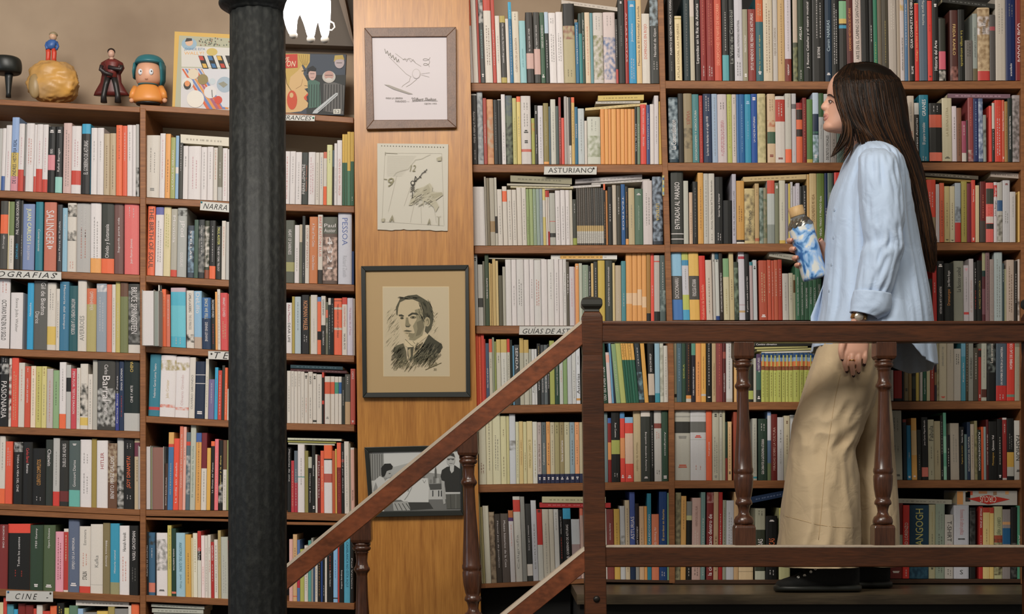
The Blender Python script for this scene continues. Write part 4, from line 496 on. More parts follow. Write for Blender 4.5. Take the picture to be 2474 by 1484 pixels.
def baluster(parent, xt, xb, sh, top=826, bot=1320):
    D = YR+.012; d = 24*sr; yc = D+.024
    f = lambda y: xt+(xb-xt)*(y-top)/(bot-top)
    mb = MB(); n = 28; rings = []
    for y, r in BPROF:
        c_ = W(f(y), y+sh, D); rr = r*sr
        rings.append([(c_[0]+math.cos(2*math.pi*j/n)*rr, yc+math.sin(2*math.pi*j/n)*rr, c_[2]) for j in range(n)])
    mb.ringloft(rings)
    o = mb.build('baluster', M['turned'], parent, True)
    for (ya, yb_, nm) in ((top, 868, 'top_block'), (1268, bot, 'bottom_block')):
        mb = MB(); rg = []
        ys = [(ya, 24.5), (yb_-8, 25), (yb_-3, 23), (yb_, 21)] if nm == 'top_block' else [(ya, 20), (ya+3, 23.5), (ya+8, 25), (yb_, 25)]
        for y, r in ys:
            c_ = W(f(y), y+sh, D); h_ = r*sr
            rg.append([(c_[0]-h_, yc-h_, c_[2]), (c_[0]+h_, yc-h_, c_[2]), (c_[0]+h_, yc+h_, c_[2]), (c_[0]-h_, yc+h_, c_[2])])
        mb.ringloft(rg); bevel(mb.build(nm, M['turned'], o), .002, 2)
    return o
baluster(LR, 1797, 1801, 0); baluster(LR, 2141, 2137, 0)
SR = thing('stair_railing', 'dark wooden stair railing sloping down to the left past the pillar', 'railing', (W(1150, 0, YR)[0], YR, 0.2))
def slant(parent, name, xa, ya, xb, yb, vth, mat, strip=True):
    d = .055; y0 = YR+.004
    mb = MB(); L = Vector((W(xb, yb, YR)-W(xa, ya, YR)))
    t = vth*sr
    A, B = W(xa, ya, YR), W(xb, yb, YR)
    nr = Vector((-L.z, 0, L.x)).normalized(); nr = nr if nr.z > 0 else -nr
    ch = .007
    tp = t*abs(L.x)/L.length
    # section in (n, y): chamfered on the front top edge
    sec = [(-tp, y0), (-ch*1.0, y0), (0, y0+ch*1.6), (0, y0+d), (-tp, y0+d)]
    rings = [[P_+nr*s_[0]+Vector((0, s_[1]-P_.y, 0)) for s_ in sec] for P_ in (A, B)]
    mb.ringloft(rings); o = bevel(mb.build(name, mat, parent), .0015, 1)
    if strip:
        mb = MB(); e = .0012
        sec = [(-ch*1.15, y0-e), (e, y0+ch*1.6-e), (e, y0+d*.97), (-.002, y0+d*.97), (-.002, y0+ch*1.7), (-ch*1.15, y0+.003)]
        rings = [[P_+nr*s_[0]+Vector((0, s_[1]-P_.y, 0)) for s_ in sec] for P_ in (A, B)]
        mb.ringloft(rings); mb.build('worn_edge', M['worn'], parent)
slant(SR, 'handrail', 560, 1473, 1408, 771, 61, M['rail_stair'])
slant(SR, 'lower_rail', 560, 2015, 1412, 1323, 61, M['rail_stair'])
baluster(SR, 1128, 1146, 234, top=800, bot=1330); baluster(SR, 871, 876, 445, top=795, bot=1330)
# ---------------------------------------------------------------- books
PAL = dict(W='d3cbc9', w='cac1b6', C='cfbf92', B='1b1a18', K='36352f', G='2c4a3a', g='7f7d78', a='b0ada8', R='c43c2a', r='76221c',
           O='e2622f', o='df9a4c', Y='cfae4c', y='9a8848', U='3c5c98', u='8cadcc', N='20304c', T='27707c', c='2b9ac0', P='cf8a94',
           p='6c5c90', n='64432f', s='cc6c52', t='b5a080', q='5f9c94', k='54646c', L='a6b054', l='88a070', S='90989c', m='888888')
def colr(code, g):
    h = code[1:] if code.startswith('.') else PAL.get(code, '888888')
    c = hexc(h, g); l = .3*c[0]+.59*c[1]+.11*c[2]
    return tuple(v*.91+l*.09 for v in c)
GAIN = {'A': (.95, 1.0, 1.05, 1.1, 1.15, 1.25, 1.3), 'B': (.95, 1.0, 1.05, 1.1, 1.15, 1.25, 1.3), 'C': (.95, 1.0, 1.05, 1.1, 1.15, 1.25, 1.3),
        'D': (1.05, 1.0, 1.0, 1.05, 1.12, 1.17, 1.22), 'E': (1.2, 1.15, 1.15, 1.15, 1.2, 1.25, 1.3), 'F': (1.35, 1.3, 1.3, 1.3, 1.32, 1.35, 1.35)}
YB = 5.012
ORD = ['zeroth', 'first', 'second', 'third', 'fourth', 'fifth', 'sixth', 'seventh', 'eighth', 'ninth', 'tenth', 'eleventh', 'twelfth', 'thirteenth',
       'fourteenth', 'fifteenth', 'sixteenth', 'seventeenth', 'eighteenth', 'nineteenth', 'twentieth']
TENS = {20: 'twenty', 30: 'thirty', 40: 'forty', 50: 'fifty'}
def ordinal(n):
    if n <= 20: return ORD[n]
    if n % 10 == 0: return {30: 'thirtieth', 40: 'fortieth', 50: 'fiftieth'}[n]
    return TENS[n//10*10]+'-'+ORD[n % 10]
ROWN = ['', 'top', 'second', 'third', 'fourth', 'fifth', 'sixth', 'seventh']
def cname(c):
    import colorsys
    r, g, b = [min(1, x)**(1/2.2) for x in c]
    h, s, v = colorsys.rgb_to_hsv(r, g, b); h *= 360
    if s < 0.13 or (s < 0.2 and v > 0.72):
        return 'black' if v < 0.24 else 'dark grey' if v < 0.42 else 'grey' if v < 0.68 else 'white'
    if v < 0.2: return 'black'
    if s < 0.33 and v > 0.68 and 20 < h < 75: return 'cream'
    if h < 14 or h > 345:
        if s < 0.45 and v > 0.6: return 'pink'
        return 'dark red' if v < 0.58 else 'red'
    if h < 45:
        if s > 0.6 and v > 0.78: return 'orange'
        if v > 0.6 and s < 0.5: return 'tan'
        return 'brown' if v < 0.62 else ('yellow' if h > 36 else 'orange')
    if h < 70: return 'olive' if v < 0.66 else 'yellow'
    if h < 165: return 'dark green' if v < 0.4 else 'green'
    if h < 195: return 'teal'
    if h < 255: return 'navy' if v < 0.42 else ('light blue' if s < 0.4 and v > .55 else 'blue')
    return 'purple'
BAYN = {'A': 'far left bay', 'B': 'bay left of column', 'C': 'bay right of column', 'D': 'bay right of pillar', 'E': 'rightmost bay', 'F': 'rightmost bay'}

def book_mesh(bk):
    """bk: x0b,x1b,yb0,yb1 (base), xt0,xt1,yt (top), D, opts"""
    g = bk['g']; D = bk['D']; mb = MB()
    base = colr(bk['col'], g)
    x0b, x1b, x0t, x1t = bk['x0'], bk['x1'], bk['x0']+bk['dx'], bk['x1']+bk['dx']
    yb0, yb1, yt = bk['yb0'], bk['yb1'], bk['yt']
    wpx = x1b-x0b; h = max(5, (yb0+yb1)/2-yt)
    wm = wpx*D/F_PX
    bands = []; noises = []; texts = []; marks = []; horiz = []
    for o in bk['opts']:
        if o[:2] == 'b=':
            q = o[2:].split('/'); bands.append((colr(q[0], g), float(q[1]), float(q[2])))
        elif o[:2] == 'n=':
            q = o[2:].split('/'); noises.append((colr(q[0], g), float(q[1]), float(q[2])) if len(q) > 2 else (colr(q[0], g), 0, 1))
        elif o[:2] in ('t=', 'T='):
            q = o[2:].split('/'); texts.append([o[0], q[0].replace('_', ' '), colr(q[1], g), float(q[2]), float(q[3]), float(q[4])])
        elif o[:2] == 'X=':
            q = o[2:].split('/'); horiz.append((q[0].replace('_', ' '), colr(q[1], g), float(q[2]), float(q[3]) if len(q) > 3 else .5))
        elif o[:2] == 'm=':
            q = o[2:].split('/'); marks.append((colr(q[0], g), float(q[1]), float(q[2])) if len(q) > 2 else (colr(q[0], g), .2, .8))
    gap = min(0.12*wpx, 0.35)
    bulge = min(0.003, wm*0.10)
    def P(u, f, off=0.0):      # u 0..1 across, f 0..1 from top
        xl = x0t+(x0b-x0t)*f+gap; xr = x1t+(x1b-x1t)*f-gap
        yl = yt+(yb0-yt)*f; yr = yt+(yb1-yt)*f
        p = W(xl+(xr-xl)*u, yl+(yr-yl)*u, D)
        p.y -= off
        return p
    us = (0.0, 0.12, 0.5, 0.88, 1.0) if wpx > 9 else (0.0, 0.5, 1.0)
    bul = lambda u: bulge*(1-(2*u-1)**4)
    fs = {0.0, 1.0}
    for b in bands: fs |= {max(0, b[1]), min(1, b[2])}
    for nz in noises:
        step = max(0.012, 2.3/h); k = nz[1]
        while k < nz[2]: fs.add(round(min(k, 1), 4)); k += step
        fs.add(min(1, nz[2]))
    if noises and wpx > 5:
        nn = max(2, int(wpx/2.4)); us = tuple(i/nn for i in range(nn+1))
    fs = sorted(fs)
    def colat(f, u):
        c = base
        for b in bands:
            if b[1] <= f <= b[2]: c = b[0]
        for nz in noises:
            if nz[1] <= f <= nz[2]:
                k = noise.noise(Vector((u*wpx/7+bk['seed'], f*h/9, bk['seed']*1.7)))*1.1+random.uniform(-.15, .15)+0.45
                k = max(0, min(1, k)); c = tuple(c[i]*(1-k)+nz[0][i]*k for i in range(3))
        return c
    dep = bk['depth']
    n = len(us); b0 = len(mb.v)
    for f in fs:
        for u in us: mb.v.append(tuple(P(u, f, bul(u))))
    for i in range(len(fs)-1):
        for j in range(n-1):
            mb.face((b0+i*n+j, b0+(i+1)*n+j, b0+(i+1)*n+j+1, b0+i*n+j+1), colat((fs[i]+fs[i+1])/2, (us[j]+us[j+1])/2))
    # covers (side faces), back, page block
    def back(p): return (p[0], p[1]+dep, p[2])
    tl, tr, bl, br = P(0, 0), P(1, 0), P(0, 1), P(1, 1)
    ccol = colat(0.02, 0.5) if not noises else base
    L = [tl, bl, back(bl), back(tl)]; R = [tr, back(tr), back(br), br]
    mb.poly(L, base); mb.poly(R, ccol)
    ct = min(0.0012, wm*0.15); page = hexc('cbbf9f', 1.0)
    drop = 0.002 if wm > 0.012 else 0.0005
    px0, px1 = tl[0]+ct, tr[0]-ct
    zt = min(tl[2], tr[2])-drop
    mb.poly([(tl[0], D-bulge*.5, tl[2]), (px0, D+.0015, tl[2]), (px0, D+dep, tl[2]), back(tl)], base)
    mb.poly([(px1, D+.0015, tr[2]), (tr[0], D-bulge*.5, tr[2]), back(tr), (px1, D+dep, tr[2])], base)
    mb.poly([(tl[0], D, tl[2]), (tr[0], D, tr[2]), (px1, D+.0018, tr[2]), (px0, D+.0018, tl[2])], base)
    mb.poly([(px0, D+.0018, zt), (px1, D+.0018, zt), (px1, D+dep-.002, zt), (px0, D+dep-.002, zt)], page)
    mb.poly([(px0, D+.0018, tl[2]), (px1, D+.0018, tr[2]), (px1, D+.0018, zt), (px0, D+.0018, zt)], base)
    mb.poly([back(bl), back(br), (tr[0], D+dep, zt), (tl[0], D+dep, zt)], page)
    mb.poly([bl, br, back(br), back(bl)], base)
    # lettering
    off = bulge+0.0004
    def clash(a, b): return a[3] < b[4] and b[3] < a[4]
    for i, t in enumerate(texts):
        same = [k for k in texts if k is t or clash(k, t)]
        if len(same) > 1:
            idx = same.index(t); nn = len(same)
            wid = min(t[5], 0.85/nn); cen = (0.5-0.43+0.86*(idx+0.5)/nn)
            if t[0] == 'T': cen = 1-cen
        else: wid = t[5]; cen = 0.5
        f0, f1 = t[3], t[4]; Lm = (f1-f0)*h; Wp = wid*wpx
        nat = len(t[1])*0.62*Wp
        if nat < Lm*0.75 and t[0] == 't': f0 = f1-max(nat/h, (f1-f0)*.8)
        if nat < Lm*0.75 and t[0] == 'T': f1 = f0+max(nat/h, (f1-f0)*.8)
        if t[0] == 't': fn = lambda u, v: P(cen-(v-.5)*wid, f1-(f1-f0)*u, off)
        else: fn = lambda u, v: P(cen+(v-.5)*wid, f0+(f1-f0)*u, off)
        write(mb, t[1], fn, t[2])
    for (tx, c, f, wd) in horiz:
        lines = tx.split(' ')
        for k, ln in enumerate(lines):
            hh = 0.055 if len(lines) > 1 else 0.06
            fc = f+k*hh*1.35-.02
            write(mb, ln, lambda u, v: P(.5+(u-.5)*min(.8, .2*len(ln)), fc+hh*(1-v), off), c)
    for (c, f0, f1) in marks:
        rows = 1 if wpx < 17 else 2
        if (f1-f0)*h < 9:            # a small logo: a few short bars
            for k in range(2):
                a = f0+(f1-f0)*k/2; b_ = a+(f1-f0)*.35; s = random.uniform(.12, .28)
                mb.poly([P(.5-s, a, off), P(.5-s, b_, off), P(.5+s, b_, off), P(.5+s, a, off)], c)
            continue
        mix = tuple(c[i]*.75+base[i]*.25 for i in range(3))
        for rwi in range(rows):
            uc = .5 if rows == 1 else .36+.28*rwi
            f = f0+(random.uniform(0, .2)*(f1-f0) if rwi else 0); hw = min(.11, 1.25/wpx)
            while f < f1:
                ln = random.uniform(2.0, 6.0)/h; e = min(f1, f+ln)
                q = f
                while q < e:                       # letter-sized ticks
                    q2 = min(e, q+.75/h); a = hw*random.uniform(.55, 1)
                    mb.poly([P(uc-a, q, off), P(uc-a, q2, off), P(uc+a, q2, off), P(uc+a, q, off)], mix)
                    q += 1.15/h
                f = e+random.uniform(1.5, 3)/h
    return mb

def flat_mesh(e):
    mb = MB(); g = e['g']; D = e['D']; c = colr(e['col'], g)
    x0, y0, x1, y1, th = e['x0'], e['y0'], e['x1'], e['y1'], e['th']
    dep = e['depth']; page = hexc('cbbf9f')
    def P(u, v, off=0): p = W(x0+(x1-x0)*u, y0+(y1-y0)*u+th*v, D); p.y -= off; return p
    q = [P(0, 1), P(1, 1), P(1, 0), P(0, 0)]
    mb.hexa([*q, *[(p[0], p[1]+dep, p[2]) for p in q]], c)
    q2 = [P(0.0, .86), P(0.0, .14)]
    for s, u in ((-1, 0), (1, 1)):      # fore-edge / head of pages on both ends
        a = [P(u, .86), P(u, .14)]
        dx = s*0.0006
        mb.poly([(a[0][0]+dx, a[0][1]+.004, a[0][2]), (a[1][0]+dx, a[1][1]+.004, a[1][2]), (a[1][0]+dx, a[1][1]+dep, a[1][2]), (a[0][0]+dx, a[0][1]+dep, a[0][2])], page)
    off = .0006
    cc = None; txt = None
    for o in e['opts']:
        if o[:2] == 'c=': cc = colr(o[2:], g)
        if o[:2] == 't=': txt = o[2:].split('/')
    if cc:
        mb.poly([P(.14, .9, off), P(.78, .9, off), P(.78, .1, off), P(.14, .1, off)], cc)
    if txt:
        write(mb, txt[0].replace('_', ' '), lambda u, v: P(.02+.36*u, .75-.5*v, off), colr(txt[1], g))
    elif 'circus' in e['opts']:
        R_ = hexc('a82a1e', g)
        for u0, u1, v0, v1, h_ in ((.0, .1, .05, .95, 'b8804a'), (.14, .22, .1, .75, '2a2622'), (.15, .22, .05, .45, 'b8a050'), (.17, .26, .03, .3, 'b04a2c'), (.36, .5, .03, .2, 'b07850'), (.6, .66, .05, .3, '8a6a50'), (.8, .86, .03, .25, 'c09060')):
            mb.poly([P(u0, v1, off), P(u1, v1, off), P(u1, v0, off), P(u0, v0, off)], hexc(h_, g))
        mb.poly([P(.18, .56, off*1.5), P(.52, .95, off*1.5), P(.88, .6, off*1.5), P(.52, .3, off*1.5)], R_)
        write(mb, 'CIRCUS', lambda u, v: P(.65-.27*u, .38+.42*v, off*2), hexc('cfc6b8', g))
    elif th > 5:
        rng = random.Random(int(x0*7+y0)); dk = tuple(k*.45 for k in c) if sum(c) > .6 else tuple(min(.8, k*3+.15) for k in c)
        f = .12
        while f < .85:
            ln = rng.uniform(.02, .05)
            q = f
            while q < f+ln:
                mb.poly([P(q, .62, off), P(q+.0045, .62, off), P(q+.0045, .42, off), P(q, .42, off)], dk); q += .0085
            f += ln+rng.uniform(.012, .05)
    return mb

BOOKS = []; BASE = {}
def parse(data):
    row = None
    for line in data.strip().split('\n'):
        if line[0] == '#':
            t = line[1:].split(); row = dict(id=t[0], ox=float(t[1]), oy=float(t[2]), s=float(t[3]))
            bx0, by0, bx1, by1, l0, l1 = map(float, t[4:10]); s = row['s']
            row.update(bx0=row['ox']+bx0/s, by0=row['oy']+by0/s, bx1=row['ox']+bx1/s, by1=row['oy']+by1/s, l0=l0, l1=l1)
            BASE[t[0]] = (row['bx0'], row['by0'], row['bx1'], row['by1'])
            row['cnt'] = 0; row['bay'] = t[0][0]; row['row'] = int(t[0][1]); row['flat'] = 0
            if t[0] == 'D8': row['row'] = 7; row['cnt'] = sum(1 for b in BOOKS if b['bay'] == 'D' and b['row'] == 7 and b['kind'] == 'v')
            continue
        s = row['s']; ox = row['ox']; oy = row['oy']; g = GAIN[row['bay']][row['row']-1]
        if line[0] in 'HP':
            t = line[1:].split(';'); q = t[0].split(',')
            if line[0] == 'H':
                row['flat'] += 1
                e = dict(kind='h', x0=ox+float(q[0])/s, y0=oy+float(q[1])/s, x1=ox+float(q[2])/s, y1=oy+float(q[3])/s, th=float(q[4])/s, col=q[5],
                         opts=t[1:], g=g, D=YB+.004*row['flat'], depth=0.15, bay=row['bay'], row=row['row'], n=row['flat'])
            else:
                e = dict(kind='p', x0=ox+float(q[0])/s, x1=ox+float(q[2])/s, yt=oy+float(q[1])/s, yb0=oy+float(q[3])/s, yb1=oy+float(q[3])/s,
                         col=q[4], opts=[], g=g, D=YB-.003, depth=0.15, bay=row['bay'], row=row['row'], n=0, dx=0, seed=1)
                if row['id'] == 'B3': e['D'] = 4.955; e['depth'] = .19
            BOOKS.append(e); continue
        prev = None
        for tok in line.split(' '):
            if not tok: continue
            if tok[0] == '-' and ',' not in tok: prev = -float(tok); continue
            q = tok.split(';'); a = q[0].split(',')
            x = float(a[0]); top = float(a[1]); col = a[2]; opts = q[1:]
            if prev is None: prev = min(row['bx0']*s-ox*s, x-30) if row['id'] not in ('D8', 'E7') else row['bx0']*s-ox*s
            if row['cnt'] == 0 and row['id'][0] in 'ABCDEF':
                st = {'A1': -60, 'B1': 75, 'A2': -10, 'C1': 20, 'D1': 18, 'D2': 55, 'D3': 70, 'D4': 80, 'D5': 100, 'D6': 135, 'D7': 118, 'E1': 85, 'E2': 90, 'E3': 115, 'E4': 130,
                      'E5': 145, 'E6': 165, 'E7': 160, 'F1': 95, 'F2': 380, 'F3': 640, 'F4': 330, 'F5': 215, 'F6': 225, 'F7': 155, 'B2': 58, 'B3': 165, 'B4': 105, 'B5': 247, 'B6': 75,
                      'A3': -20, 'A4': -10, 'A5': -10, 'A6': -10, 'A7': -10, 'C2': 30, 'C3': 48, 'C4': 55, 'C5': 50, 'C6': 62}.get(row['id'])
                if st is not None: prev = st
            def bx(v): return ox+v/s
            def by(xp):
                k = (xp-row['bx0'])/(row['bx1']-row['bx0']); return row['by0']+(row['by1']-row['by0'])*k
            X0, X1 = bx(prev), bx(x)
            k = max(0, min(1, ((X0+X1)/2-row['bx0'])/(row['bx1']-row['bx0']))); lean = row['l0']+(row['l1']-row['l0'])*k
            o2 = []
            for o in opts:
                if o == 'F': o2 += ['b=.b89a60/.66/.76', 'b=.bdb8ae/.76/.97', 'm=g/.8/.95', 'm=g/.05/.6']
                elif o == 'B': o2 += ['b=.1f4470/0/.09', 'b=.7a94b8/.09/.17', 'b=.c8682c/.17/.27', 'b=.7a4020/.27/.35', 'm=n/.4/.9', 'Q']
                elif o[0] == 'L': lean = float(o[1:])
                else: o2.append(o)
            yt = oy+top/s
            hpx = by((X0+X1)/2)-yt
            row['cnt'] += 1
            rs = random.uniform(0, .006)
            BOOKS.append(dict(kind='v', x0=X0, x1=X1, yb0=by(X0), yb1=by(X1), yt=yt, dx=lean*hpx, col=col, opts=o2, g=g, D=YB+rs,
                              depth=min(.2, max(.1, hpx*5/F_PX*.68)), bay=row['bay'], row=row['row'], n=row['cnt'], seed=random.uniform(0, 50)))
            prev = x
parse(DATA)

def vis(b):
    if b['kind'] == 'h':
        x0, x1 = b['x0'], b['x1']; y0, y1 = b['y0'], b['y0']+b['th']
    else: x0, x1, y0, y1 = b['x0'], b['x1'], b['yt'], b['yb0']
    def ov(a0, a1, b0, b1): return max(0, min(a1, b1)-max(a0, b0))
    A = ov(x0, x1, 0, 2474)*ov(y0, y1, 0, 1484)
    for (u0, v0, u1, v1) in ((553, 0, 690, 1484), (1405, 715, 1460, 1484), (1457, 775, 2474, 825), (1457, 1320, 2474, 1370), (2000, 180, 2190, 500),
                             (1995, 500, 2245, 775), (1930, 830, 2160, 1100), (1885, 1100, 2165, 1370), (1905, 500, 1995, 670)):
        A -= ov(x0, x1, u0, u1)*ov(y0, y1, v0, v1)
    return A
rank = sorted(range(len(BOOKS)), key=lambda i: -vis(BOOKS[i]))
top300 = set(rank[:300])
rest = MB(); seen = {}
ntot = {}
for b in BOOKS:
    if b['kind'] == 'v': ntot[(b['bay'], b['row'])] = max(ntot.get((b['bay'], b['row']), 0), b['n'])
for i, b in enumerate(BOOKS):
    if b['kind'] == 'h': mb = flat_mesh(b)
    elif b['kind'] == 'p':
        mb = MB(); D = b['D']; q = [W(b['x0'], b['yb0'], D), W(b['x1'], b['yb0'], D), W(b['x1'], b['yt'], D), W(b['x0'], b['yt'], D)]
        c = colr(b['col'], 1.0)
        mb.hexa([*q, *[(p[0], p[1]+b['depth'], p[2]) for p in q]], c)
        nl = max(3, int((b['x1']-b['x0'])/2.2))
        for k in range(1, nl):
            xx = q[0][0]+(q[1][0]-q[0][0])*k/nl
            mb.poly([(xx, D-.0003, q[0][2]), (xx+.0004, D-.0003, q[0][2]), (xx+.0004, D-.0003, q[3][2]), (xx, D-.0003, q[3][2])], tuple(v*.86 for v in c))
        cv = hexc('a8a49c')
        for xx in (q[0][0]-.002, q[1][0]):
            mb.box(xx, xx+.002, D-.003, D+b['depth'], q[0][2], q[3][2]+.003, cv)
    else:
        mb = book_mesh(b)
        if 'Q' in b['opts']:
            xc = (b['x0']+b['x1'])/2+b['dx']*.8; hh = b['yb0']-b['yt']
            p0 = W(xc-1.6, b['yt']+hh*.27, b['D']-.0035); p1 = W(xc+1.6, b['yt']+hh*.04, b['D']-.0035)
            mb.poly([p0, (p1[0], p0[1], p0[2]), (p1[0], p0[1], p1[2]), (p0[0], p0[1], p1[2])], hexc('b8b060'))
    if i in top300:
        z = min(v[2] for v in mb.v); cx = sum(v[0] for v in mb.v)/len(mb.v)
        o = mb.build('book', M['book'], loc=(cx, b['D'], z))
        wpx = b['x1']-b['x0']; cn = cname(colr(b['col'], b['g']))
        bn = [(float(q.split('/')[2])-float(q.split('/')[1]), q) for q in b['opts'] if q.startswith('b=')] if b['kind'] == 'v' else []
        band = ''
        if bn:
            sz, q = max(bn); bc = cname(colr(q[2:].split('/')[0], b['g']))
            if sz > .08 and bc != cn: band = ' with %s band' % bc
        bay = BAYN[b['bay']]; rn = ROWN[b['row']]
        if b['kind'] == 'v':
            size = 'thin ' if wpx < 12 else 'thick ' if wpx > 27 else ''
            if b['bay'] == 'F': pos = ordinal(ntot[(b['bay'], b['row'])]-b['n']+1)+' from right'
            else: pos = ordinal(b['n'])+' from left'
            lab = '%s%s book%s, %s, %s row, %s' % (size, cn, band, pos, rn, bay)
            grp = 'books standing on the shelves'
        elif b['kind'] == 'h':
            side = {'E': 'left part of ', 'F': 'right part of '}.get(b['bay'], '')
            lab = '%s flat-lying book, %s down on %s row, %s%s' % (cn, ordinal(b['n']), rn, side, bay); grp = 'books lying flat on top of rows'
        else:
            lab = '%s book shelved pages outward, %s row, %s' % (cn, rn, bay); grp = 'books standing on the shelves'
        while lab in seen: lab = lab.replace(' book', ' slim book', 1) if 'slim' not in lab else lab+' too'
        seen[lab] = 1
        tag(o, lab, 'book', grp)
    else: rest.add(mb)
ro = rest.build('books', M['book'])
tag(ro, 'the remaining narrower and part-hidden books packed between the larger ones on every shelf', 'books'); ro['kind'] = 'stuff'
# ---------------------------------------------------------------- section signs on the shelf edges
def card(mb, q, D, th, c):     # q: 4 px corners tl,tr,br,bl
    a = [W(*q[3], D), W(*q[2], D), W(*q[1], D), W(*q[0], D)]
    mb.hexa([*a, *[(p[0], p[1]+th, p[2]) for p in a]], c)
def quadfn(q, D, off=0.0004):
    tl, tr, br, bl = q
    def fn(u, v):
        x = (bl[0]*(1-u)+br[0]*u)*(1-v)+(tl[0]*(1-u)+tr[0]*u)*v; y = (bl[1]*(1-u)+br[1]*u)*(1-v)+(tl[1]*(1-u)+tr[1]*u)*v
        p = W(x, y, D); p.y -= off; return p
    return fn
def sign(q, txt, u0, u1, v0, v1, shear, sp, label, pins, D=4.992, cc='c9c6c0'):
    mb = MB(); card(mb, q, D, .0015, hexc(cc))
    f = quadfn(q, D); write(mb, txt, lambda u, v: f(u0+(u1-u0)*u, v0+(v1-v0)*v), hexc('2c2a28'), shear, sp)
    for (a, b) in ((.0, .03), (.97, 1.0)):
        mb.poly([f(0, a), f(1, a), f(1, b), f(0, b)], hexc('9a968e'))
    o = mb.build('shelf_sign', M['art'], loc=tuple(W(q[3][0], q[3][1], D)))
    tag(o, label, 'sign', 'white lettered signs pinned to shelf edges')
    for (x, y, c) in pins:
        mb = MB(); p = W(x, y, D); mb.lathe((p.x, p.y, p.z), [(0, .0032), (.002, .0032), (.004, .002), (.0045, .0004)], 12, (0, -1, 0), hexc(c))
        mb.build('pin', M['figure'], o, True)
sign([(-62, 650), (148, 657), (148, 677), (-62, 670)], 'BIOGRAFIAS', .125, .945, .18, .85, .3, 1.25, 'long white sign reading BIOGRAFIAS, cut by the left edge', [(136, 662, '4a4a40')])
sign([(485, 486), (575, 493), (573, 515), (483, 508)], 'NARRATIVA', .08, 1.15, .2, .8, .3, 1.1, 'white sign reading NARRAT left of the column', [(487, 489, '2f8a9a')])
sign([(652, 276), (761, 279), (760, 293), (651, 290)], 'FRANCES', .3, .93, .12, .88, .25, 1.0, 'white sign reading FRANCES just right of the column', [(757, 285, '2f7f62')])
sign([(503, 848), (590, 851), (590, 871), (503, 868)], 'TEATRO', .17, 1.72, .1, .9, .3, 1.6, 'white sign reading TE left of the column', [(511, 855, '4a4a46')])
sign([(1315, 402), (1442, 402), (1441, 422), (1314, 422)], 'ASTURIANO', .08, .93, .22, .82, .0, 1.05, 'white sign reading ASTURIANO on second board right of pillar', [(1434, 407, '3a342c')])
sign([(1255, 788), (1425, 788), (1425, 809), (1254, 809)], 'GUÍAS DE ASTURIAS', .05, 1.0, .12, .86, .3, 1.05, 'white sign reading GUÍAS DE A partly behind the handrail', [])
sign([(15, 1427), (128, 1429), (128, 1455), (14, 1453)], 'CINE  -', .2, .9, .2, .75, .3, 1.5, 'white sign reading CINE pinned at bottom left', [(20, 1431, '2a6aa0'), (122, 1434, '3a3a20')])
# small postcard edge on the upright
mb = MB(); card(mb, [(1600, 424), (1605, 424), (1605, 473), (1600, 473)], 4.995, .001, hexc('b0a468'))
f = quadfn([(1600, 424), (1605, 424), (1605, 473), (1600, 473)], 4.995)
for k, c in enumerate(('7f9ab0', 'c8b860', '6a8fa8', 'b0b4a0', '35508c')): mb.poly([f(.2, .05+.18*k), f(.9, .05+.18*k), f(.9, .18+.18*k), f(.2, .18+.18*k)], hexc(c))
tag(mb.build('postcard', M['art']), 'narrow colourful card pinned to the upright beside the third row', 'card')

# ---------------------------------------------------------------- pictures on the pillar
class Art:
    def __init__(s, ox, oy, sc, D): s.ox, s.oy, s.sc, s.D = ox, oy, sc, D; s.mb = MB(); s.k = 0
    def p(s, x, y):
        q = W(s.ox+x/s.sc, s.oy+y/s.sc, s.D); q.y -= s.k*0.00006; return q
    def poly(s, pts, c): s.k += 1; s.mb.poly([s.p(*q) for q in reversed(pts)], hexc(c))
    def line(s, pts, w, c):
        s.k += 1
        for a, b in zip(pts[:-1], pts[1:]):
            d = math.hypot(b[0]-a[0], b[1]-a[1]) or 1; nx, ny = -(b[1]-a[1])/d*w/2, (b[0]-a[0])/d*w/2
            s.mb.poly([s.p(a[0]+nx, a[1]+ny), s.p(b[0]+nx, b[1]+ny), s.p(b[0]-nx, b[1]-ny), s.p(a[0]-nx, a[1]-ny)], hexc(c))
    def ell(s, cx, cy, rx, ry, c, n=20, a0=0.0): s.poly([(cx+math.cos(2*math.pi*i/n+a0)*rx, cy+math.sin(2*math.pi*i/n+a0)*ry) for i in range(n)], c)
    def text(s, t, x0, y0, x1, y1, c, shear=0, rot=0):
        s.k += 1
        write(s.mb, t, lambda u, v: s.p(x0+(x1-x0)*u, y1+(y0-y1)*v+rot*(x1-x0)*u), hexc(c), shear)
    def hatch(s, x0, y0, x1, y1, n, ln, w, c, ang=2.2, seed=1):
        rg = random.Random(seed); s.k += 1
        for _ in range(n):
            x = rg.uniform(x0, x1); y = rg.uniform(y0, y1); l = ln*rg.uniform(.5, 1.2); a = ang+rg.uniform(-.1, .1)
            s.line([(x, y), (x+math.cos(a)*l, y+math.sin(a)*l)], w, c); s.k -= 1
M['black_frame'] = plain('black_frame_lacquer', '1d201b', .35)
M['brown_frame'] = wood('brown_frame_wood', '7c5c48', '5c4234', .4, (20, 20, 20))
def frame(parent, outer, inner, D, th, mat):
    mb = MB()
    O = [W(*q, D) for q in outer]; I = [W(*q, D+.001) for q in inner]
    for k in range(4):
        a, b, c_, d = O[k], O[(k+1) % 4], I[(k+1) % 4], I[k]
        bk = [Vector((q.x, D+th, q.z)) for q in (a, b, c_, d)]
        mb.hexa([d, c_, b, a, bk[3], bk[2], bk[1], bk[0]])
    return bevel(mb.build('frame', mat, parent), .0015, 2)
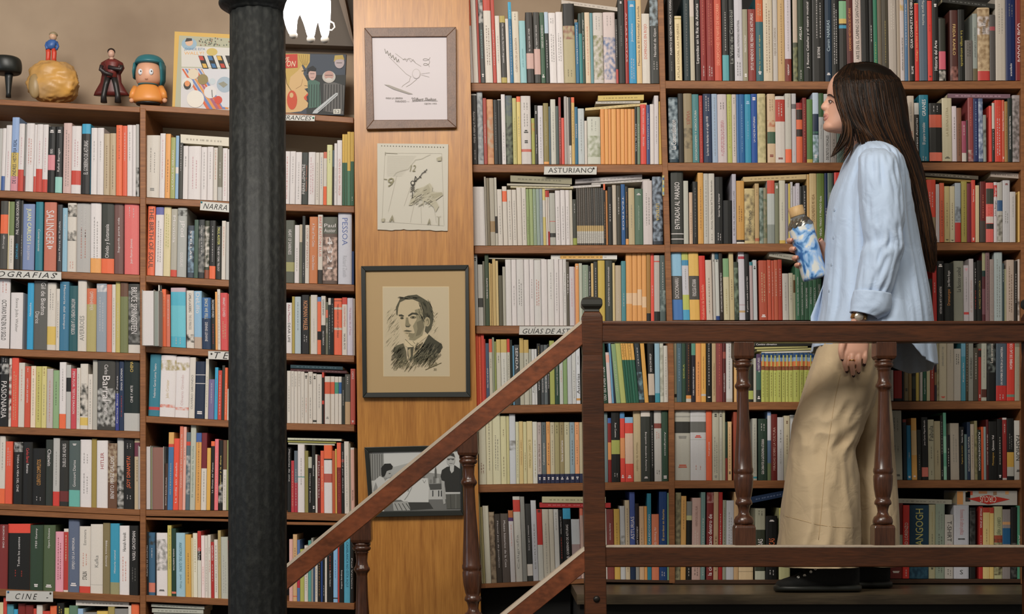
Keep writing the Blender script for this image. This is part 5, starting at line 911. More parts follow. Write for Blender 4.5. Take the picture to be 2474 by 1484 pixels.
def picture(label, outer, inner, D, th, mat, base, cat='picture'):
    c_ = W((outer[0][0]+outer[2][0])/2, outer[2][1], D)
    t = thing('framed_picture', label, cat, tuple(c_))
    frame(t, outer, inner, D, th, mat)
    mb = MB(); card(mb, inner, D+.009, .003, hexc(base)); mb.build('backing', M['art'], t)
    return t
# 1 sketch in brown frame
t = picture('brown wooden frame with a light pencil sketch, highest on the pillar', [(880, 67), (1102, 65), (1103, 308), (885, 312)], [(898, 89), (1079, 88), (1081, 289), (903, 290)], 4.945, .022, M['brown_frame'], 'cfc6c8')
A = Art(500, 0, 3.866, 4.9535)
for k in range(5):
    x = 1660+k*26; y = 470+k*20; A.line([(x, y-14), (x+12, y+30), (x+26, y+4), (x+30, y+34)], 6, '8d8780')
A.line([(1700, 530), (1790, 620), (1860, 690), (1910, 720)], 3, '989088'); A.line([(1760, 500), (1840, 560), (1900, 545), (1950, 590), (2000, 620)], 3, '989088')
A.line([(1830, 560), (1850, 545), (1865, 575), (1885, 545), (1905, 580), (1925, 555), (1950, 590)], 3, '8d8780')
A.line([(1900, 720), (1890, 760), (1830, 800), (1820, 815)], 3, '989088'); A.line([(1960, 740), (1900, 790), (1860, 812)], 3, '989088')
for k in range(18):
    a = k*.7; A.line([(2050+math.cos(a)*(34-k*.4), 535+k*5+math.sin(a)*20), (2050+math.cos(a+.7)*(34-k*.4), 540+k*5+math.sin(a+.7)*20)], 3, '8d8780')
A.ell(1955, 690, 38, 46, 'b9b0ae'); A.ell(1955, 690, 32, 40, 'cfc6c8'); A.line([(2000, 690), (2080, 680)], 2, '989088'); A.line([(2000, 700), (2075, 720)], 2, '989088')
A.poly([(1655, 790), (1700, 795), (1925, 880), (1880, 880), (1740, 835)], '9d968e')
A.text('PARA LA LIBRERIA', 1672, 910, 1830, 926, '6e6862'); A.text('PARADISO —', 1760, 938, 1890, 956, '6e6862')
A.text('"Gilbert Shelton', 1910, 912, 2140, 944, '6e6862', .5); A.line([(1915, 950), (2050, 940), (2155, 945)], 2.5, '6e6862'); A.text('GIJON 1993', 2030, 962, 2145, 980, '6e6862')
A.mb.build('sketch', M['art'], t)
# 2 torn notepad sheet
D = 4.960
mb = MB(); top = [(911.5, 346.5), (1083, 348.5)]; rg = random.Random(4)
bot = [(1081.5-k*169.5/24, 558.5-rg.uniform(0, 2.6)-(1.5 if 8 < k < 16 else 0)-k*.05) for k in range(25)]
pts = top+bot
fr = [W(x, y, D) for x, y in pts]; n = len(fr); b0 = len(mb.v)
mb.v += [tuple(p) for p in fr]+[(p[0], p[1]+.004, p[2]) for p in fr]
mb.face([b0+i for i in range(n)][::-1], hexc('c6c0b2')); mb.face([b0+n+i for i in range(n)], hexc('a09a88'))
for i in range(n): mb.face((b0+i, b0+(i+1) % n, b0+n+(i+1) % n, b0+n+i), hexc('8a8066'))
np_ = mb.build('notepad_sheet', M['art'], loc=tuple(W(1000, 557, D)))
tag(np_, 'torn-edged notepad sheet with a grey sketch and 9 and 12, pinned unframed', 'drawing')
A = Art(860, 330, 5.497, D-.0004)
for k in range(22): A.ell(342+k*39, 124+k*.9, 8, 8, '6e6a5c', 8)
for a, b in (((390, 220), (1140, 225)), ((1140, 225), (1170, 1180)), ((345, 1130), (1170, 1185)), ((385, 225), (345, 1130)), ((640, 920), (760, 560)), ((860, 780), (870, 1150)), ((720, 1140), (790, 820)), ((1040, 960), (1070, 1150)), ((430, 1000), (540, 520))): A.line([a, b], 2.5, 'b0a99a')
A.line([(390, 205), (392, 250)], 5, '8c8672'); A.line([(385, 220), (550, 228)], 5, '8c8672')
for k in range(20): A.line([(410, 255+k*14), (800-k*10, 258+k*14)], 1.6, 'bab4a6')
A.line([(500, 525), (535, 480), (600, 455), (690, 435), (740, 370), (790, 310), (880, 295), (930, 265), (990, 240)], 4, 'a8a290')
A.text('9', 425, 550, 505, 670, '8c8668', .2); A.text('12', 715, 380, 795, 465, '8c8668', .3); A.line([(370, 565), (415, 572)], 8, '8c8668')
A.poly([(700, 915), (730, 840), (780, 760), (800, 700), (900, 670), (980, 620), (1020, 680), (1010, 740), (1140, 740), (1155, 780), (1060, 850), (1100, 930), (1060, 1005), (1030, 940), (960, 880), (905, 860), (895, 940), (870, 760), (800, 810), (745, 915)], 'b3ac96')
A.poly([(900, 690), (960, 640), (990, 700), (980, 760), (920, 790), (880, 740)], 'a69f88'); A.poly([(990, 770), (1140, 745), (1150, 775), (1040, 830)], 'a39c84'); A.hatch(760, 690, 1080, 900, 90, 60, 5, 'a8a18a', 2.6, 21)
A.line([(945, 435), (915, 470), (880, 490), (850, 540), (815, 570), (790, 530), (775, 600)], 9, '3c3830'); A.line([(905, 455), (930, 480)], 8, '3c3830'); A.line([(840, 530), (870, 550)], 10, '3c3830')
A.ell(755, 620, 30, 32, '3c3830'); A.ell(755, 620, 17, 19, 'c6c0b2'); A.poly([(765, 600), (820, 560), (800, 600)], '3c3830')
for k in range(3): A.line([(735, 650+k*25), (780, 680+k*25)], 7, '3c3830'); A.line([(780, 650+k*25), (725, 690+k*25)], 7, '3c3830')
A.line([(752, 740), (750, 820)], 9, '3c3830')
A.poly([(440, 1132), (485, 1040), (505, 1130), (490, 1132), (480, 1095), (465, 1132)], '938c74'); A.poly([(948, 1170), (978, 1085), (992, 1172), (982, 1172), (972, 1140), (960, 1172)], '938c74')
A.line([(1100, 1070), (1098, 1180)], 9, '938c74'); A.line([(1070, 1060), (1100, 1072), (1130, 1058)], 4, '938c74'); A.poly([(1070, 290), (1138, 265), (1135, 325), (1085, 330)], 'aaa38c'); A.poly([(335, 1100), (385, 1085), (378, 1135), (345, 1135)], 'aaa38c')
A.mb.build('sketch', M['art'], np_)
for q in ((911, 372), (1083, 352)): pass
# 3 charcoal portrait
t = picture('black frame with beige mount and charcoal portrait of a man in suit', [(872, 643), (1132, 640), (1137, 960), (876, 961)], [(883, 655), (1124, 652), (1126, 947), (886, 949)], 4.945, .02, M['black_frame'], 'b2966c')
A = Art(860, 630, 4.366, 4.9535)
A.poly([(280, 272), (982, 272), (990, 1222), (288, 1222)], 'd0bc96'); A.poly([(285, 282), (975, 280), (985, 1215), (294, 1218)], 'c2b294')
A.hatch(340, 480, 470, 900, 170, 60, 3, 'b5a98a', 2.25, 3); A.hatch(800, 520, 870, 840, 60, 50, 3, 'b8ac8e', 2.25, 4)
A.poly([(440, 480), (470, 430), (560, 405), (640, 410), (690, 460), (705, 560), (720, 680), (700, 770), (600, 845), (545, 830), (495, 750), (460, 650), (440, 560)], 'bfae8d')
A.poly([(620, 520), (690, 500), (720, 600), (725, 700), (700, 790), (620, 845), (560, 835), (570, 790), (620, 760), (600, 690), (640, 620)], '8d8467')
A.poly([(640, 650), (700, 620), (720, 700), (680, 780), (630, 800), (650, 720)], '736b52'); A.poly([(560, 760), (620, 770), (600, 820), (550, 800)], '857c60')
A.poly([(425, 565), (422, 490), (465, 400), (550, 368), (640, 358), (700, 392), (775, 440), (808, 520), (818, 620), (795, 720), (755, 775), (725, 745), (742, 640), (712, 600), (700, 520), (672, 440), (600, 408), (520, 412), (465, 440), (445, 500), (438, 580)], '504c38')
A.hatch(660, 400, 800, 600, 60, 70, 4, '3c3a2a', 1.2, 5); A.hatch(440, 375, 640, 400, 30, 50, 4, '3f3c2c', .2, 6)
A.ell(752, 645, 30, 50, 'a99b7b'); A.ell(755, 645, 17, 34, '7c7358'); A.ell(750, 655, 10, 20, 'a99b7b')
A.poly([(448, 572), (480, 566), (508, 580), (500, 592), (455, 586)], '3f3c2c'); A.poly([(548, 578), (590, 548), (640, 550), (665, 575), (600, 566), (556, 590)], '3a3828')
A.ell(485, 606, 19, 12, '5c573f'); A.ell(487, 606, 8, 8, '262418'); A.ell(603, 598, 32, 14, '716a50'); A.ell(603, 598, 10, 10, '262418')
A.poly([(528, 600), (548, 600), (560, 660), (580, 680), (560, 700), (525, 692), (520, 680)], '857c60'); A.poly([(520, 684), (545, 690), (572, 686), (560, 702), (530, 700)], '4a4634')
A.poly([(500, 742), (535, 730), (592, 742), (560, 752), (530, 748)], '5a5440'); A.poly([(515, 762), (560, 765), (540, 772)], '857c60'); A.line([(505, 745), (560, 760)], 3, 'd0c09c')
A.poly([(512, 835), (520, 900), (560, 925), (610, 905), (765, 790), (745, 770), (610, 850), (560, 850)], 'cbba97'); A.poly([(600, 860), (700, 795), (730, 800), (640, 900), (600, 910)], 'c8b795')
A.line([(520, 830), (580, 890), (610, 905)], 5, '5a5440'); A.line([(600, 850), (625, 880)], 5, '6a634b')
A.poly([(768, 778), (830, 832), (905, 880), (915, 915), (870, 985), (740, 1040), (620, 1080), (600, 1020), (650, 985), (700, 900), (745, 820)], '403d2c')
A.poly([(610, 905), (700, 850), (690, 920), (600, 1025), (590, 960)], 'c2b08c')
A.poly([(500, 872), (430, 895), (398, 950), (415, 1030), (500, 1085), (540, 1090), (530, 960), (512, 905)], '5d5842')
A.poly([(545, 915), (612, 912), (605, 965), (595, 1040), (575, 1075), (545, 1000)], '4c4836'); A.poly([(548, 945), (575, 925), (580, 1010), (560, 1040)], 'a99b7b')
A.hatch(640, 860, 905, 1000, 160, 70, 3.5, '2e2c1e', 2.2, 7); A.hatch(620, 960, 860, 1060, 120, 80, 3, '6d6850', 2.2, 8); A.hatch(410, 900, 520, 1080, 80, 70, 3.5, '46422f', 2.2, 9); A.hatch(420, 1020, 640, 1120, 90, 60, 3, '8f8668', 2.2, 10); A.hatch(660, 860, 880, 1000, 30, 60, 3, '8a8268', 2.2, 11)
A.line([(732, 1152), (790, 1125), (850, 1100), (902, 1078)], 5, '57502f'); A.text('Acrulla', 760, 1095, 855, 1140, '57502f', .5, -.35); A.text('30', 820, 1135, 850, 1160, '57502f')
A.mb.build('portrait', M['art'], t)
# 4 black and white photograph
t = picture('black frame with black-and-white photograph of three men, lowest on the pillar', [(880, 1081), (1116, 1075), (1120, 1246), (893, 1250)], [(891, 1093), (1111, 1088), (1113, 1233), (902, 1236)], 4.945, .02, M['black_frame'], 'a8a8a4')
A = Art(840, 1100, 3.864, 4.9535)
A.poly([(197, -27), (1045, -45), (1052, 515), (240, 525)], 'c4c4c0')
A.poly([(200, -20), (335, -24), (345, 235), (210, 240)], '8a8a86')
for k in range(6): A.poly([(205+k*22, -10), (213+k*22, -10), (216+k*22, 235), (208+k*22, 235)], '5c5c58')
A.poly([(395, 120), (620, 60), (640, 300), (400, 330)], 'a6a6a2'); A.poly([(560, 140), (900, 180), (905, 470), (560, 480)], '8e8e8a')
for k in range(9): A.poly([(600+k*33, 200+k % 3*14), (622+k*33, 200+k % 3*14), (622+k*33, 260), (600+k*33, 265)], ('6a6a66', 'a8a8a4', '787874')[k % 3])
A.poly([(812, 140), (822, 105), (830, 140), (832, 215), (812, 215)], '5a5a56'); A.poly([(750, 300), (905, 300), (905, 420), (750, 430)], 'b4b4b0')
for x in (790, 845, 870): A.poly([(x, 330), (x+10, 330), (x+10, 385), (x, 388)], '303030')
A.poly([(760, 270), (900, 265), (900, 320), (770, 325)], '4c4c49'); A.poly([(340, 420), (1055, 410), (1055, 515), (340, 522)], '6c6c69')
A.poly([(235, 250), (300, 195), (350, 220), (420, 240), (430, 330), (420, 420), (330, 500), (240, 500), (225, 350)], 'bdbdb9'); A.poly([(238, 330), (262, 250), (280, 300), (262, 380)], '8a8a86')
A.poly([(340, 150), (395, 140), (415, 180), (400, 210), (370, 215), (345, 195)], 'a2a29e'); A.poly([(315, 185), (312, 120), (345, 80), (400, 78), (422, 105), (415, 130), (365, 150), (350, 190), (330, 205)], '22221f')
A.ell(392, 172, 10, 4, '33332f'); A.poly([(330, 200), (370, 215), (350, 240)], '8a8a86')
A.poly([(580, 260), (680, 215), (745, 215), (760, 300), (755, 440), (640, 485), (585, 470), (500, 420), (490, 380), (570, 340)], 'c6c6c2'); A.line([(600, 300), (560, 380), (530, 420)], 8, '8a8a86'); A.line([(700, 230), (715, 260), (730, 235)], 6, '9a9a96')
A.poly([(600, 90), (660, 80), (680, 140), (660, 200), (615, 205), (590, 150)], '9c9c98'); A.poly([(590, 130), (600, 80), (660, 60), (690, 100), (670, 115), (610, 110)], '2e2e2b')
A.poly([(560, 440), (760, 440), (800, 500), (560, 515)], '3a3a37'); A.poly([(420, 440), (560, 430), (590, 515), (430, 520)], '9e9e9a')
for k in range(4): A.line([(440+k*35, 450), (470+k*40, 515)], 6, '3a3a37')
A.poly([(925, 110), (1000, 95), (1052, 130), (1050, 340), (915, 345), (905, 250), (880, 235), (868, 200), (880, 140)], '2d2d2a'); A.poly([(955, 90), (995, 90), (990, 150), (970, 170), (955, 140)], 'b8b8b4')
A.ell(962, 45, 38, 55, 'acaca8'); A.poly([(922, 20), (935, -15), (990, -18), (1003, 20), (960, 5)], '3a3a37'); A.line([(930, 36), (996, 34)], 6, '2a2a27'); A.ell(942, 40, 13, 9, '5a5a56'); A.ell(982, 39, 13, 9, '5a5a56'); A.line([(950, 78), (980, 78)], 4, '5a5a56')
A.poly([(915, 345), (1050, 345), (1050, 362), (915, 365)], 'b4b4b0'); A.poly([(915, 365), (1052, 362), (1053, 500), (925, 500)], '55554f'); A.poly([(875, 235), (905, 245), (905, 370), (915, 450), (895, 460), (880, 370)], 'a2a29e')
A.line([(960, 365), (965, 500)], 5, '3a3a36'); A.line([(1010, 365), (1010, 500)], 5, '75756f')
A.mb.build('photograph', M['art'], t)

# ---------------------------------------------------------------- things on the top board
def sph(mb, px, py, rx, ry, D, rd, c, n=16, m=10, fn=None):
    s = D/F_PX; cc = W(px, py, D); rings = []
    for i in range(m+1):
        a = -math.pi/2+math.pi*i/m; r = max(.02, math.cos(a)); z = math.sin(a)
        rg = []
        for j in range(n):
            b = 2*math.pi*j/n; p = Vector((math.cos(b)*r, math.sin(b)*r, z))
            k = fn(p) if fn else 1
            rg.append((cc.x+p.x*rx*s*k, cc.y+p.y*rd*s*k, cc.z+p.z*ry*s*k))
        rings.append(rg)
    mb.ringloft(rings, c)
def lx(mb, keys, D, c, n=24, ex=1.0):       # rings (y, xl, xr, halfdepth px)
    s = D/F_PX; rings = []
    for y, a, b, d in keys:
        l = W(a, y, D); r = W(b, y, D); m = (l+r)/2; h = (r.x-l.x)/2
        rings.append([(m.x+math.cos(2*math.pi*j/n)*h, D+math.sin(2*math.pi*j/n)*d*s, m.z) for j in range(n)])
    mb.ringloft(rings, c)
DF = 5.07
# black knob on stem
t = thing('desk_ornament', 'black rounded ornament on a tapering stem at the left edge', 'ornament', tuple(W(20, 235, DF)))
mb = MB(); lx(mb, [(180, -14, 46, 22), (177, -20, 51, 30), (165, -23, 53, 33), (150, -24, 52, 33), (142, -22, 49, 31), (138, -16, 42, 25), (137, -5, 30, 14)], DF, hexc('20221f')); subd(mb.build('head', M['figure'], t, True))
mb = MB(); lx(mb, [(236, 14, 27, 6), (225, 15, 26, 5.5), (190, 12, 30, 8), (172, 11, 33, 10)], DF, hexc('1c1e1c')); mb.build('stem', M['figure'], t, True)
# boy on rock
t = thing('figurine', 'little figure in blue top and red trousers standing on a yellow rock', 'figurine', tuple(W(128, 246, DF)))
mb = MB(); sph(mb, 129, 198, 60, 49, DF, 38, hexc('b98f50'), 72, 48, lambda p: (1+.09*noise.noise(p*2.5+Vector((3, 1, 0)))+.06*noise.noise(p*6)+.03*noise.noise(p*15))*(1.04 if p.z < 0 else 1)*(1/max(.8, (abs(p.x)**2.6+abs(p.z)**2.6+abs(p.y)**2.6)**(1/2.6)))*.97)
for i, c in enumerate(mb.c):
    v = Vector(mb.v[mb.f[i][0]]); k = .5+.5*noise.noise(v*22); mb.c[i] = tuple(a*(1-k)+b*k for a, b in zip(hexc('a5845c'), hexc('d09a48')))
ro_ = mb.build('rock', M['figure'], t, True)
mb = MB(); sph(mb, 84, 208, 15, 30, DF-.04, 10, hexc('9a8058'), 18, 10); mb.build('crater', M['figure'], t, True)
mb = MB()
for xx in (116, 130): lx(mb, [(152, xx-6, xx+6, 6), (140, xx-5, xx+6, 6), (128, xx-5, xx+7, 6), (118, xx-6, xx+6, 6)], DF, hexc('c8432e'), 14)
mb.build('trousers', M['figure'], t, True)
mb = MB(); lx(mb, [(119, 112, 134, 8), (110, 112, 135, 9), (101, 113, 138, 8), (97, 118, 134, 5)], DF, hexc('3a5f9c'), 16); s_ = DF/F_PX
mb.tube([W(137, 102, DF), W(140, 112, DF-.01), W(136, 120, DF-.012)], 3.2*s_, 8, hexc('3a5f9c')); mb.tube([W(114, 102, DF), W(111, 110, DF), W(114, 118, DF-.01)], 3.2*s_, 8, hexc('3a5f9c')); mb.build('shirt', M['figure'], t, True)
mb = MB(); sph(mb, 128, 89, 9, 9.5, DF, 9, hexc('c9a184')); mb.build('head', M['figure'], t, True)
mb = MB(); sph(mb, 129, 84, 10, 7, DF+.003, 10, hexc('8f8064'), 14, 8, lambda p: 1+.15*noise.noise(p*5)); mb.build('hair', M['figure'], t, True)
# caped figure
t = thing('figurine', 'dark-haired standing figurine in a burgundy cape and black boots', 'figurine', tuple(W(270, 247, DF)))
mb = MB(); lx(mb, [(231, 226, 313, 12), (222, 229, 307, 12), (200, 242, 294, 11), (180, 246, 292, 11), (165, 240, 301, 12), (152, 244, 297, 11), (145, 256, 285, 8), (142, 262, 279, 5)], DF+.012, hexc('57201c')); mb.build('cape', M['figure'], t, True)
mb = MB()
for sg in (-1, 1): lx(mb, [(248, 268+sg*17-8, 268+sg*17+8, 8), (230, 268+sg*17-7, 268+sg*17+6, 7), (205, 268+sg*12-7, 268+sg*12+7, 7), (185, 268+sg*7-8, 268+sg*7+8, 8)], DF-.006, hexc('221f1e'), 14)
mb.build('legs', M['figure'], t, True)
mb = MB(); lx(mb, [(188, 256, 283, 9), (170, 258, 281, 9), (152, 252, 288, 9), (145, 258, 281, 7)], DF-.008, hexc('6a2a26')); mb.build('tunic', M['figure'], t, True)
mb = MB()
for P_ in ([(246, 158), (243, 168), (255, 176), (272, 182)], [(294, 158), (292, 168), (280, 166), (262, 162)]): mb.tube([W(x, y, DF-.02) for x, y in P_], 5*s_, 10, hexc('2c2322'))
mb.build('arm', M['figure'], t, True)
mb = MB(); sph(mb, 269, 130, 8, 10, DF-.008, 8, hexc('c79e8a')); lx(mb, [(146, 264, 275, 5), (136, 265, 274, 4)], DF-.006, hexc('c79e8a'), 12); mb.build('head', M['figure'], t, True)
mb = MB(); sph(mb, 269, 125, 9.5, 8.5, DF-.001, 9, hexc('231a17')); mb.build('hair', M['figure'], t, True)
# doll with cap
t = thing('figurine', 'round-headed doll in an orange coat and teal cap', 'figurine', tuple(W(360, 252, DF)))
mb = MB(); lx(mb, [(251, 326, 390, 24), (246, 319, 397, 28), (235, 318, 397, 27), (220, 324, 390, 23), (210, 332, 383, 18), (203, 340, 374, 12)], DF, hexc('d98d45')); subd(mb.build('coat', M['figure'], t, True))
mb = MB(); lx(mb, [(254, 330, 386, 22), (250, 328, 388, 24)], DF, hexc('1e1c1a')); mb.build('base', M['figure'], t, True)
for sg, xa in ((-1, 324), (1, 392)):
    mb = MB(); mb.tube([W(xa-sg*4, 212, DF), W(xa+sg*3, 226, DF-.01), W(xa+sg*6, 238, DF-.012)], [8*s_, 8*s_, 7*s_], 12, hexc('d98d45')); mb.build('arm', M['figure'], t, True)
    mb = MB(); sph(mb, xa+sg*6, 243, 6, 6, DF-.014, 6, hexc('cf9a78')); mb.build('hand', M['figure'], t, True)
mb = MB(); lx(mb, [(207, 338, 377, 18), (203, 331, 386, 24), (195, 328, 391, 28), (180, 327, 391, 29), (165, 329, 389, 28), (150, 336, 382, 22)], DF, hexc('d09a7c')); subd(mb.build('head', M['figure'], t, True))
mb = MB(); lx(mb, [(159, 324, 399, 35), (154, 325, 398, 36), (148, 327, 396, 33), (140, 332, 390, 28), (135.5, 342, 380, 18), (134, 352, 370, 8)], DF+.004, hexc('2f6c74')); subd(mb.build('cap', M['figure'], t, True))
mb = MB(); lx(mb, [(208, 386, 394, 10), (195, 387, 399, 18), (175, 388, 399, 22), (157, 385, 399, 26)], DF+.012, hexc('2f6c74'), 18); lx(mb, [(190, 322, 328, 12), (175, 321, 330, 18), (157, 324, 335, 22)], DF+.012, hexc('2f6c74'), 18); mb.build('ear_flap', M['figure'], t, True)
for xx in (339, 365):
    mb = MB(); sph(mb, xx, 173.5, 5.5, 7.5, DF-.0375, 3, hexc('d8dade')); mb.build('eye', M['figure'], t, True)
    mb = MB(); sph(mb, xx+1, 172, 1.6, 2, DF-.042, 1, hexc('1c1a1a')); mb.build('pupil', M['figure'], t, True)
mb = MB(); mb.tube([W(350, 190, DF-.0405), W(353, 191, DF-.0405), W(357, 190, DF-.0405)], .0008, 6, hexc('8a5040')); mb.build('mouth', M['figure'], t, True)
mb = MB(); lx(mb, [(206, 334, 381, 20), (202, 333, 382, 21)], DF, hexc('3f7f88')); mb.build('scarf', M['figure'], t, True)
# big picture books
def bigbook(label, q, D, th, edge):
    o = MB(); card(o, q, D, th, hexc(edge)); b_ = o.build('picture_book', M['art'], loc=tuple(W(q[3][0], q[3][1], D))); tag(b_, label, 'book', 'large books facing out on the top board'); return b_
q = [(422, 76), (576, 84), (573, 270), (416, 260)]
t = bigbook('large colourful picture book facing out left of the column', q, 5.05, .012, 'c9a255')
A = Art(0, 0, 3.905, 5.0494)
A.poly([(1690, 335), (2240, 365), (2232, 1048), (1705, 1020), (1650, 1010)], 'a8a68e')
A.poly([(1710, 430), (2240, 455), (2240, 640), (1712, 630)], 'c9c4bc'); A.poly([(1712, 640), (2235, 650), (2232, 1046), (1705, 1018)], 'c6c2c2')
A.ell(1785, 415, 72, 58, '8fa6b4'); A.ell(1785, 400, 36, 34, 'cfa88c'); A.poly([(1745, 395), (1760, 360), (1810, 362), (1812, 385)], '3a3530')
A.text('¿DONDE ESTA', 1738, 452, 1935, 480, '3f6a94'); A.text('WALLY?', 1738, 488, 1925, 516, 'd8a05c'); A.ell(2000, 490, 52, 36, 'c0a860')
for k, c in enumerate(('b0402f', '3f6a94', 'c9a04a', '2c2a28')):
    x = 1870+k*85; A.poly([(x, 525), (x+55, 527), (x+100, 650), (x+45, 650)], '24221f'); A.poly([(x+4, 528), (x+42, 530), (x+58, 570), (x+18, 568)], c); A.poly([(x+35, 600), (x+72, 602), (x+88, 640), (x+50, 640)], ('c9a04a', '3f6a94', 'b0402f', 'c9a04a')[k])
for k in range(7): A.poly([(1715+k*30, 650), (1732+k*30, 650), (1980+k*30, 1030), (1950+k*30, 1030)], ('c8603a', '6a7aa8', 'd08a4a', '9c5a70')[k % 4])
A.poly([(1905, 650), (2235, 655), (2232, 1020), (2100, 1010), (2020, 860)], 'c6c4c8')
for (cx, cy, r_, c) in ((1825, 700, 50, 'cfc0a8'), (1770, 790, 55, 'd0ccc4'), (1845, 935, 82, 'd6cfc4'), (1985, 870, 60, 'cfcac8'), (2120, 800, 75, '9aa8b4'), (1915, 750, 50, '8a7a50'), (2060, 945, 38, 'c04a3a'), (2005, 770, 30, 'b8c0c4')): A.ell(cx, cy, r_, r_, c)
A.ell(1768, 805, 35, 40, '3a3632'); A.ell(1768, 790, 25, 28, 'd28a5a'); A.poly([(2060, 790), (2110, 770), (2150, 800), (2110, 830)], '8a8878'); A.line([(2000, 850), (2005, 920)], 6, '3a3a3a')
for k in range(60):
    rg = random.Random(k); x = rg.uniform(1700, 2220); y = rg.uniform(345, 425)+(x-1700)*.04
    if x > 1880: A.ell(x, y, 5, 6, ('5a6a58', '8a5a48', '4a4a48')[k % 3], 6)
A.mb.build('cover_art', M['art'], t)
q = [(640, 126), (837, 131), (831, 279), (640, 272)]
t = bigbook('large dark comic book facing out right of the column', q, 5.06, .012, '2c2a28')
A = Art(500, 0, 3.866, 5.0594)
A.poly([(550, 500), (1298, 512), (1272, 1076), (550, 1055)], '3c434e'); A.poly([(925, 700), (1298, 700), (1275, 1070), (930, 1064)], '2a2c2b')
A.poly([(550, 640), (880, 600), (905, 660), (900, 690), (955, 790), (945, 822), (910, 830), (945, 870), (905, 910), (918, 932), (945, 962), (938, 1002), (880, 1040), (780, 1052), (550, 1050)], 'c2a070')
A.poly([(845, 500), (962, 505), (960, 580), (925, 640), (895, 600), (850, 660), (780, 720), (760, 830), (735, 700), (550, 660), (550, 500)], 'b39550')
for k in range(5): A.line([(860+k*20, 510), (870+k*18, 560), (900+k*8, 610)], 3, '6a5426')
A.line([(730, 660), (745, 780), (790, 850)], 6, '6a5426'); A.line([(830, 830), (880, 800), (895, 740)], 3, '8a6a44'); A.line([(885, 665), (925, 658)], 7, '2a2018'); A.line([(910, 800), (945, 805)], 4, '5a4028')
A.poly([(905, 908), (940, 872), (962, 862), (930, 905), (935, 940), (912, 930)], 'c04a30'); A.ell(795, 935, 48, 90, 'b8482c'); A.ell(790, 890, 18, 24, 'c2a070')
A.poly([(550, 515), (845, 505), (848, 632), (550, 650)], 'b23a2c'); A.text('STEVE', 640, 535, 770, 572, 'd6c9a8', .15); A.text('CANYON', 600, 570, 830, 622, 'd6c9a8', .25)
A.poly([(940, 760), (980, 735), (1055, 770), (1065, 1000), (950, 1012)], '466458')
for k in range(5): A.line([(955+k*24, 790), (950+k*25, 1000)], 6, '1e2826')
A.poly([(1090, 780), (1190, 770), (1285, 800), (1275, 1070), (1090, 1040)], '5a5856')
for k in range(7): A.line([(1110+k*26, 790), (1100+k*28, 1040)], 8, '232322')
A.ell(985, 695, 36, 58, 'b8968e'); A.poly([(935, 690), (940, 640), (990, 615), (1020, 640), (1015, 670), (965, 665)], '1c1c1e'); A.line([(965, 690), (1005, 690)], 4, '1c1c1e'); A.line([(970, 725), (1000, 725)], 3, '5a3a38')
A.ell(1140, 720, 62, 56, 'b0aaa2'); A.ell(1140, 705, 45, 42, 'ae8a80'); A.line([(1105, 705), (1175, 705)], 5, '2a2422'); A.ell(1140, 745, 30, 16, 'b9b4ac')
A.ell(1238, 585, 46, 56, 'a6989a'); A.poly([(1185, 580), (1195, 520), (1270, 515), (1285, 560), (1250, 555), (1210, 560)], 'a8904e'); A.line([(1210, 590), (1262, 590)], 5, '2a2422')
A.poly([(1205, 870), (1225, 870), (1222, 892), (1030, 1062), (985, 1062), (1000, 1035)], 'aeb2b4'); A.line([(1215, 880), (1040, 1040)], 4, '3a3a3a'); A.poly([(1182, 1022), (1250, 1020), (1248, 1066), (1182, 1066)], 'c8c6bc'); A.text('52', 1190, 1030, 1240, 1058, '3a3a38')
A.mb.build('cover_art', M['art'], t)
# dark cornice above that shelf
mb = MB(); card(mb, [(640, -690), (862, -690), (858, 112), (640, 104)], 5.19, .05, hexc('5b4f43')); o = mb.build('trim_1', M['art']); struct(o)
mb = MB()
for k in range(8):
    a = k/8*1.35; b = (k+1)/8*1.35
    pa = (858-75*math.sin(a)*.9, -60+150*(1-math.cos(a))*1.1); pb = (858-75*math.sin(b)*.9, -60+150*(1-math.cos(b))*1.1)
A_ = [W(770, -160, 5.0), W(800, -160, 5.0), W(858, 118, 5.02), W(846, 90, 5.02)]
mb.hexa([A_[3], A_[2], A_[1], A_[0], *[(p[0], 5.24, p[2]) for p in (A_[3], A_[2], A_[1], A_[0])]], hexc('6a5a4c')); o = mb.build('trim_2', M['art']); struct(o)

# ---------------------------------------------------------------- lit lamp with three glass fingers
m, nt, b = nodes_of('glowing_tube'); b.inputs['Base Color'].default_value = (.9, .9, .9, 1)
b.inputs['Emission Color'].default_value = (1, .97, .98, 1); b.inputs['Emission Strength'].default_value = 5; M['glow'] = m
YL = 3.45; sl = YL/F_PX
t = thing('ceiling_lamp', 'glowing white lamp with three rounded tubes hanging beside the column', 'lamp', tuple(W(745, 60, YL)))
for pts, rr in (([(738, -30), (718, 5), (700, 34), (703, 58), (707, 80)], [26, 24, 20, 15, 10]), ([(745, -40), (748, 10), (750, 45), (750, 66), (751, 84)], [36, 34, 21, 13, 10.5]), ([(766, -40), (776, 10), (783, 45), (784, 66), (785, 84)], [30, 25, 16, 12.5, 10])):
    mb = MB(); P_ = [W(x, y, YL) for x, y in pts]; R_ = [r_*sl for r_ in rr]
    e = P_[-1]; R_.append(R_[-1]*.55); P_.append(e+Vector((.0005, 0, -R_[-2]*.75))); mb.tube(P_, R_, 20); subd(mb.build('glass_tube', M['glow'], t, True))
M['tip'] = plain('tube_tip_glass', 'd8cfc4', .2)
for x, y in ((709, 86), (751, 96), (785, 97)):
    mb = MB(); sph(mb, x, y-1, 10.5, 9, YL-.002, 10.5, hexc('d8cfc4')); mb.build('tube_tip', M['tip'], t, True)
